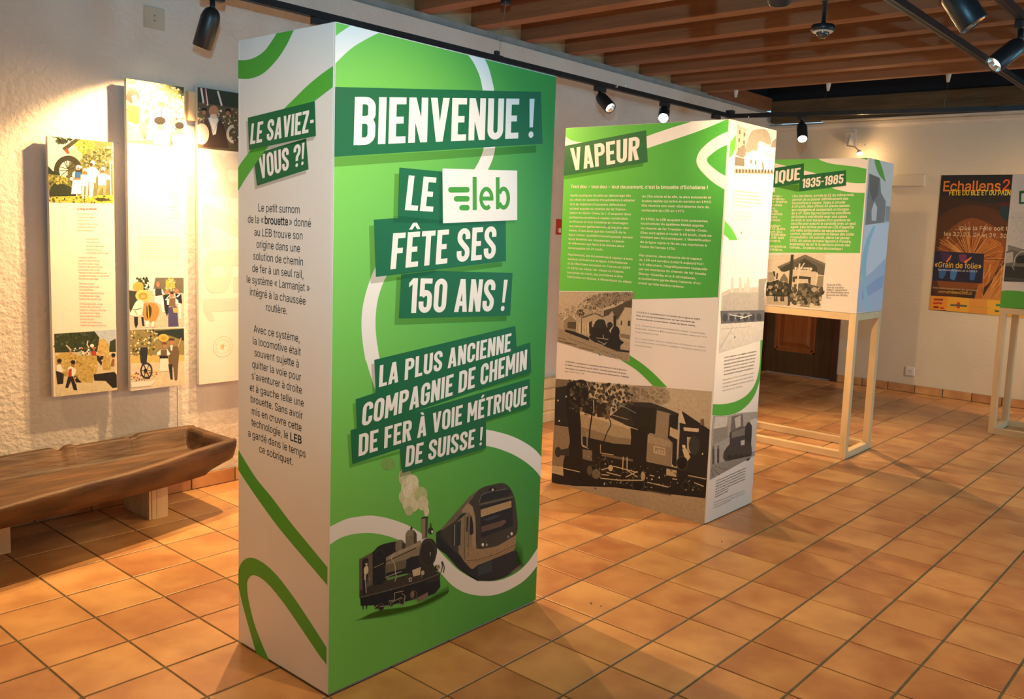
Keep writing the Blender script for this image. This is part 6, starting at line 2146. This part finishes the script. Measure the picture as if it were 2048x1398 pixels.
ZR = 2.50
RA, RB, RC = (-1.855, -4.6, ZR), (-1.725, 3.88, ZR), (3.6, 4.92, ZR)
RB2 = (-1.70, 3.915, ZR)
r_left = rail('long black lighting rail running beside the left wall above both green columns', RA, RB)
r_back = rail('black lighting rail crossing the room in front of the dark opening at the back', RB2, RC)
MB().box(-1.752, -1.692, 3.875, 3.935, ZR - 0.036, ZR + 0.03, 0.002).build('corner_joint', M['black'], r_back)
r_r1 = rail('thin black rail running diagonally across the top right corner of the picture', (0.71, -4.6, ZR), (0.70, 4.25, ZR))
r_r2 = rail('black lighting rail farthest right, above the two lamps of the top right corner', (1.11, -4.6, ZR), (1.06, 4.30, ZR))
MB().box(0.68, 0.722, 4.22, 4.26, ZR - 0.035, ZR + 0.004).build('end_cap', M['black'], r_r1)
MB().box(1.04, 1.082, 4.27, 4.31, ZR - 0.035, ZR + 0.004).build('end_cap', M['black'], r_r2)


def spot(label, P, rim, railtop, energy=0, aim=None, cone=70, led='led', size=0.02, blend=0.7, rad=0.043, tint=WARM, group='black track spotlights'):
    """P = hinge behind the head, rim = centre of the front rim"""
    P, rim = Vector(P), Vector(rim)
    d = (rim - P).normalized()
    L = (rim - P).length
    t = thing('spot_lamp', label, 'lamp', (P.x, P.y, railtop), group)
    zt = railtop
    MB().box(P.x - 0.017, P.x + 0.017, P.y - 0.055, P.y + 0.055, zt - 0.034, zt, 0.002).build('track_adapter', M['black'], t)
    MB().lathe([(0.012, 0), (0.012, max(0.012, zt - 0.034 - P.z + 0.008))], (P.x, P.y, P.z - 0.008), (0, 0, 1), 14).build('stem', M['black'], t)
    r = rad
    MB().lathe([(0.010, -0.016), (0.021, -0.011), (0.031, -0.002), (0.038, 0.012), (r, 0.034), (r, L - 0.003), (r - 0.002, L), (r - 0.0045, L), (r - 0.005, L - 0.02), (r - 0.012, L - 0.03)], P, d, 28, (True, False)).build('head', M['black'], t)
    MB().lathe([(r - 0.006, L - 0.004), (r - 0.010, L - 0.018), (r - 0.018, L - 0.030)], P, d, 24, (False, False)).build('reflector', M['reflector'], t)
    m = MB()
    m.lathe([(0.0005, L - 0.0285), (r - 0.0175, L - 0.0285)], P, d, 20, (False, False), False)
    m.build('light_source', M[led], t)
    if energy:
        A = Vector(aim) if aim is not None else rim + d
        o = lamp_light('spot_light', 'SPOT', rim + d * 0.012, A, energy, tint, size, cone, blend)
        o.parent = t
        o.location = rim + d * 0.012 - wpos(t)
    return t


zb_ = ZR - 0.0352
spot('black spot lamp on the left rail nearest the camera, tilted to the wall panels', (-1.79, -0.893, 2.383), (-1.85, -0.913, 2.222), zb_, 175, (-2.2, -1.15, 1.45), 84, blend=0.4)
spot('black spot lamp on the left rail, hidden behind the top of the BIENVENUE column', (-1.785, -0.30, 2.383), (-1.70, -0.40, 2.27), zb_, 250, (-1.1, -1.9, 0.2), 125, blend=0.8)
spot('black spot lamp on the left rail, second one hidden behind the BIENVENUE column', (-1.775, 0.35, 2.383), (-1.68, 0.40, 2.27), zb_, 120, (-0.2, 0.75, 0.5), 110, blend=0.8)
spot('black spot lamp on the left rail right of the BIENVENUE column, turned right', (-1.755, 2.05, 2.40), (-1.635, 2.025, 2.305), zb_, 130, (0.2, 1.7, 0.0), 105, led='led_soft', blend=0.8)
spot('glaring spot lamp on the left rail just above the VAPEUR column', (-1.742, 2.885, 2.41), (-1.665, 2.755, 2.325), zb_, 135, (0.4, 0.0, 0.0), 105, blend=0.8)
MB().box(-1.748, -1.708, 3.62, 3.72, zb_ - 0.034, zb_, 0.002).build('spare_adapter', M['black'], r_left)
spot('glaring spot lamp on the back rail above the IQUE display box', (-1.115, 4.03, 2.394), (-1.05, 3.92, 2.262), zb_, 200, (0.3, 2.0, 0.0), 110, blend=0.8)
spot('large black spot lamp cut by the top edge near the right corner', (1.092, 0.303, 2.356), (1.178, 0.328, 2.222), zb_, 60, (1.5, 0.4, 0.0), 80, led='led_soft', rad=0.050, blend=0.8)
spot('black spot lamp in the top right corner tilted down to the left', (1.075, 1.448, 2.368), (0.998, 1.353, 2.265), zb_, 220, (0.02, 1.0, 1.45), 62, led='led_soft', blend=0.9)
spot('black spot lamp outside the picture on the right rail, aimed at the BIENVENUE board', (1.09, -1.26, 2.38), (1.0, -1.245, 2.26), zb_, 70, (0.0, -1.25, 1.1), 84, blend=0.9, size=0.03)
spot('black spot lamp outside the picture on the right rail, aimed at the floor', (1.085, -0.62, 2.38), (1.06, -0.55, 2.24), zb_, 34, (0.8, 0.4, 0.0), 100, blend=0.9, size=0.04)  # unseen spot put in to raise the warm light on the right floor
spot('black spot lamp outside the picture on the middle rail, aimed at the VAPEUR board', (0.705, -0.75, 2.38), (0.66, -0.65, 2.27), zb_, 70, (-0.55, 0.75, 1.2), 70, blend=0.9)  # added spot without a visible source, brightens the VAPEUR front
spot('black spot lamp outside the picture on the middle rail, aimed at the IQUE box', (0.705, -0.25, 2.38), (0.66, -0.14, 2.27), zb_, 190, (-0.4, 2.6, 1.35), 50, blend=0.9)  # no such lamp in view; put in to brighten the IQUE front
spot('black spot lamp outside the picture on the left rail, aimed at the trough', (-1.82, -2.4, 2.38), (-1.77, -2.35, 2.23), zb_, 60, (-1.0, -1.9, 0.0), 110, blend=0.8)  # unseen fill for warm light at the front left
spot('black spot lamp outside the picture on the back rail, aimed at the back wall', (1.9, 4.60, 2.38), (1.88, 4.68, 2.25), zb_, 190, (1.0, 5.6, 1.2), 110, blend=0.9)  # extra unseen spot that lifts the dim back wall

spot('black spot lamp outside the picture on the middle rail, aimed at the text board', (0.705, -3.0, 2.38), (0.66, -2.9, 2.27), zb_, 75, (-0.25, -1.53, 1.15), 62, blend=0.9)  # added fill from the camera side, warms the LE SAVIEZ board

# suspensions
for (x, y, rx, ry, nm) in ((-1.91, 4.33, -1.72, 3.91, 'left'), (-1.035, 4.33, -1.0, 4.05, 'middle'), (-0.065, 4.33, -0.05, 4.235, 'right')):
    t = thing('cable_hanger', 'white cone cable hanger under the last joist, %s one of the three' % {'left': 'leftmost', 'middle': 'middle', 'right': 'rightmost'}[nm], 'cable hanger', (x, y, ZJ), 'white cone hangers under the last joist')
    MB().lathe([(0.021, 0.0), (0.021, 0.006), (0.011, 0.062), (0.004, 0.066)], (x, y, ZJ), (0, 0, -1), 16).build('cone', M['whitep'], t)
    MB().tube([(x, y, ZJ - 0.06), (rx, ry, ZR + 0.002)], 0.0011, 5).build('wire', M['wire'], t)
t = thing('cable_hanger', 'round dark cable hanger on a joist above the left rail', 'cable hanger', (-1.56, 0.83, ZJ))
MB().lathe([(0.030, 0.0), (0.030, 0.022), (0.028, 0.027), (0.010, 0.028)], (-1.56, 0.83, ZJ), (0, 0, -1), 20).build('canopy', M['black'], t)
MB().tube([(-1.56, 0.83, ZJ - 0.028), (-1.64, 0.90, 2.66), (-1.745, 0.985, ZR + 0.03)], 0.0012, 5).tube([(-1.64, 0.90, 2.66), (-1.66, 0.905, 2.62), (-1.70, 0.93, 2.57)], 0.001, 5).build('wire', M['wire'], t)
MB().box(-1.782, -1.757, 0.975, 1.005, ZR, ZR + 0.03, 0.002).box(-1.79, -1.75, 0.95, 1.03, ZR, ZR + 0.004, 0.001).build('rail_clamp', M['black'], t)

# dome camera under a joist
t = thing('dome_camera', 'small black dome camera hanging from a joist in the middle of the ceiling', 'camera', (-0.02, 1.80, ZJ))
cx, cy = -0.02, 1.80
MB().lathe([(0.020, 0.0), (0.013, 0.004), (0.013, 0.125)], (cx, cy, ZJ), (0, 0, -1), 16).build('stem', M['black'], t)
MB().lathe([(0.03, 0.0), (0.062, 0.006), (0.066, 0.014), (0.066, 0.034), (0.060, 0.040)], (cx, cy, ZJ - 0.125), (0, 0, -1), 28).build('housing', M['black'], t)
M['dome'] = mat('smoked_dome', (0.05, 0.055, 0.055), (0.03, 0.035, 0.035), 0.06, scale=5, spec=1.0)
MB().lathe([(0.038, 0.0)] + [(0.036 * math.cos(a * 0.157), 0.004 + 0.036 * math.sin(a * 0.157)) for a in range(10)], (cx, cy, ZJ - 0.165), (0, 0, -1), 24).build('dome', M['dome'], t)
MB().lathe([(0.058, 0.0), (0.052, 0.006)], (cx, cy, ZJ - 0.165), (0, 0, -1), 28).build('grey_rim', M['whitep'], t)

# small things on the walls
t = thing('cover_plate', 'square white cover plate with two small holes high on the left wall', 'plate', (XL, -0.96, 2.335))
pl = MB().box(XL, XL + 0.006, -1.012, -0.91, 2.335, 2.437, 0.0015).build('plate', mat('plate_paint', lin('#c4bba6'), lin('#bbb29c'), 0.6), t)
for z in (2.398, 2.375):
    MB().lathe([(0.003, 0.0), (0.003, 0.0008)], (XL + 0.006, -0.961, z), (1, 0, 0), 8).build('hole', M['hole'], t)
t = thing('wall_socket', 'white power socket low on the back wall above the skirting', 'socket', (-0.575, YB, 0.185))
MB().box(-0.62, -0.535, YB - 0.009, YB, 0.165, 0.25, 0.003).build('plate', M['whitep'], t)
MB().lathe([(0.021, 0.0), (0.021, 0.003), (0.019, 0.003), (0.017, 0.0005)], (-0.5775, YB - 0.009, 0.208), (0, -1, 0), 20).build('socket_insert', M['whitep'], t)
for dx in (-0.008, 0.0, 0.008):
    MB().lathe([(0.0028, 0), (0.0028, 0.0006)], (-0.5775 + dx, YB - 0.0098, 0.208 + (0.003 if dx == 0 else 0)), (0, -1, 0), 8).build('pin_hole', M['hole'], t)
t = thing('wall_box', 'shallow white plastered box on the back wall between stand box and poster', 'wall box', (-0.75, YB, 1.97))
MB().box(-0.935, -0.585, YB - 0.045, YB, 1.985, 2.095, 0.006).build('body', M['plaster_back'], t)
MB().box(-0.95, -0.60, YB - 0.018, YB, 2.093, 2.10, 0.001).box(-0.95, -0.585, YB - 0.012, YB, 1.978, 1.985, 0.001).build('lip', M['plaster_trim'], t)
t = thing('wall_lamp', 'small white bracket lamp with one lit bulb high on the back wall', 'lamp', (-1.33, YB, 2.40))
MB().box(-1.40, -1.30, YB - 0.012, YB, 2.40, 2.52, 0.002).build('wall_plate', M['whitep'], t)
MB().rings([[(-1.36, YB - 0.012, 2.40), (-1.34, YB - 0.012, 2.40), (-1.34, YB - 0.012, 2.50), (-1.36, YB - 0.012, 2.50)],
            [(-1.345, YB - 0.10, 2.36), (-1.325, YB - 0.10, 2.36), (-1.325, YB - 0.10, 2.40), (-1.345, YB - 0.10, 2.40)]], smooth=False) \
    .rings([[(-1.28, YB - 0.05, 2.38), (-1.26, YB - 0.05, 2.38), (-1.27, YB - 0.05, 2.54), (-1.275, YB - 0.05, 2.54)],
            [(-1.28, YB - 0.08, 2.38), (-1.26, YB - 0.08, 2.38), (-1.27, YB - 0.08, 2.54), (-1.275, YB - 0.08, 2.54)]], smooth=False) \
    .tube([(-1.335, YB - 0.10, 2.38), (-1.25, YB - 0.12, 2.365), (-1.19, YB - 0.16, 2.32)], 0.007).build('arm', M['whitep'], t)
MB().lathe([(0.008, 0.0), (0.022, 0.012), (0.028, 0.035)], (-1.19, YB - 0.16, 2.325), (0.35, -0.3, -0.9), 18, (True, False)).build('shade', M['whitep'], t)
MB().lathe([(0.012, 0.0), (0.024, 0.012), (0.022, 0.03), (0.010, 0.04)], (-1.186, YB - 0.164, 2.313), (0.35, -0.3, -0.9), 16).build('bulb', M['led'], t)
o = lamp_light('bulb_light', 'POINT', (-1.165, YB - 0.19, 2.25), (0, 0, 0), 4, WARM, 0.02)
o.parent = t
o.location = Vector((-1.165, YB - 0.19, 2.25)) - wpos(t)

t = thing('wall_sign', 'small red sign on the left wall in the gap between the two green columns', 'sign', (XL, 2.24, 1.41))
sg = MB().box(XL, XL + 0.004, 2.170, 2.32, 1.405, 1.525, 0.0005).build('plate', mat('red_sign', lin('#c8321e'), lin('#bf2c1a'), 0.4), t)
fs_ = Face((XL + 0.004, 2.170, 1.405), (0, 1, 0), (1, 0, 0), 0.15, 0.12)
s = Sheet(fs_, 0.0003)
s.uvpoly('#f0e6dc', [(0.035, 0.015), (0.06, 0.015), (0.06, 0.045), (0.052, 0.052), (0.043, 0.052), (0.035, 0.045)])
s.uvpoly('#f0e6dc', [(0.02, 0.02), (0.027, 0.02), (0.03, 0.05), (0.024, 0.05)])
s.build('pictogram', M['ink'], sg)

# pale wooden steps by the left wall
t = thing('wooden_steps', 'pale wooden steps against the left wall, glimpsed between the two green columns', 'steps', (-2.09, 2.6, 0))
for k, (x1, z1) in enumerate(((-2.02, 0.075), (-2.06, 0.150), (-2.10, 0.225), (-2.14, 0.300))):
    MB().box(XL + 0.014, x1, 1.86, 3.3, z1 - 0.075 + (0.0 if k == 0 else 0.001), z1, 0.004).build('step_board', M['spruce'], t)

# ================================================================== carved trough on two blocks
tr = thing('wooden_trough', 'long hollowed log trough of dark wood resting on two pale blocks', 'trough', (-1.95, -1.65, 0.19))
Y0t, Y1t = -0.795, -2.62
ns, rings_ = 200, []


def lerp(a, b, t):
    return a + (b - a) * t


def prof_at(tt):
    y = lerp(Y0t, Y1t, tt)
    d = abs(y - Y0t)
    xf = lerp(-1.745, -1.49, min(1, (d / 1.25) ** 0.85)) if d < 1.25 else -1.49 + 0.02 * (d - 1.25)
    xb = -2.175 + 0.012 * math.sin(d * 5)
    zf = lerp(0.362, 0.322, min(1, d / 0.9)) + 0.005 * math.sin(d * 9)
    zk = 0.350 + 0.012 * math.sin(d * 3.1 + 0.8)
    zk -= 0.014 * math.exp(-((d - 0.33) / 0.02) ** 2) + 0.010 * (d > 0.34) * (d < 0.60)
    zk -= 0.020 * math.exp(-((d - 0.66) / 0.018) ** 2)
    zbot = 0.197 - 0.006 * math.sin(d * 4)
    if d < 0.16:
        zbot += 0.042 * (1 - d / 0.16) ** 0.5
    e0, e1 = min(1, d / 0.10), min(1, abs(y - Y1t) / 0.10)
    cav = 1.0 if (d > 0.062 and abs(y - Y1t) > 0.10) else 0.0
    if 0.045 < d <= 0.062:
        cav = (d - 0.045) / 0.017
    zfl = lerp(min(zf, zk) - 0.004, 0.255 - 0.01 * min(1, d), cav)
    wf, wb = 0.036, 0.034
    rnd_ = 1 - 0.0 * e0
    k = 0.985 if d < 0.012 else 1.0
    P = [(xb, zk), (xb - 0.004, lerp(zk, zbot, 0.35)), (xb + 0.012, lerp(zk, zbot, 0.7)), (xb + 0.06, zbot + 0.006), (lerp(xb, xf, 0.35), zbot), (lerp(xb, xf, 0.62), zbot),
         (xf - 0.085, zbot + 0.003), (xf - 0.04, zbot + 0.02), (xf - 0.014, lerp(zbot, zf, 0.4)), (xf - 0.002, lerp(zbot, zf, 0.72)), (xf, zf - 0.010), (xf - 0.005, zf - 0.001),
         (xf - wf + 0.006, zf), (xf - wf - 0.002, zf - 0.006), (xf - wf - 0.014, lerp(zf, zfl, 0.8)), (xf - wf - 0.035, zfl + 0.003), (lerp(xb, xf, 0.5), zfl), (xb + wb + 0.03, zfl + 0.002),
         (xb + wb + 0.010, lerp(zk, zfl, 0.85)), (xb + wb + 0.002, zk - 0.006), (xb + wb - 0.006, zk)]
    cx_, cz_ = (xb + xf) / 2, 0.28
    return [(cx_ + (x - cx_) * k, y, cz_ + (z - cz_) * k) for x, z in P]


for i in range(ns + 1):
    tt = i / ns
    tt = tt * tt * 0.35 + tt * 0.65
    R = []
    for j, (x, y, z) in enumerate(prof_at(tt)):
        n_ = noise.noise(Vector((x * 9, y * 4, z * 9))) * 0.010 + noise.noise(Vector((x * 30, y * 14, z * 30))) * 0.004
        low = 1.0 if 3 <= j <= 8 else 0.5
        if 3 <= j <= 6:
            R.append((x, y, max(z + abs(n_) * 0.8, 0.1925)))
        else:
            R.append((max(x + n_ * low, XL + 0.012), y + n_ * 0.5, z + n_ * 0.4 * low))
    rings_.append(R)
MB().rings(rings_).build('body', M['trough'], tr)
M['knot'] = mat('dark_knots', lin('#2b1c12'), lin('#1c120b'), 0.7, scale=40, bump=0.3)
for (y, x, z, r) in ((-1.13, -1.712, 0.262, 0.022), (-1.04, -1.722, 0.285, 0.014), (-1.33, -1.66, 0.300, 0.010)):
    MB().lathe([(r, -0.012), (r * 0.9, 0.004), (r * 0.3, 0.007)], (x, y, z), (0.9, 0, -0.35), 10).build('knot', M['knot'], tr)


def block(y1, w, label):
    t = thing('support_block', label, 'support block', (-2.0, y1 - w / 2, 0), 'pale fluted blocks under the trough')
    y0 = y1 - w
    m = MB().box(-2.15, -1.886, y0 + 0.012, y1, 0.0, 0.190, 0.001)
    m.build('body', M['spruce'], t)
    n = 14
    for k in range(n):
        xa = -2.148 + k * 0.262 / n
        MB().box(xa, xa + 0.262 / n - 0.0045, y0, y0 + 0.0122, 0.0, 0.190, 0.001).build('flute', M['spruce'], t)
    MB().box(-1.8865, -1.8855, y1 - w * 0.62, y1 - w * 0.62 + 0.0012, 0.002, 0.188).build('seam', M['hole'], t)
    return t


block(-1.078, 0.09, 'pale fluted wooden block under the right part of the trough')
block(-1.762, 0.09, 'pale fluted wooden block under the trough at the left edge of the picture')
t = thing('thin_cable', 'thin white cable hanging down the left wall below the tall panel', 'cable', (XL, -0.86, 0.35))
MB().tube([(XL + 0.003, -0.858, 0.60), (XL + 0.003, -0.860, 0.08)], 0.0016, 6).build('cable', M['whitep'], t)
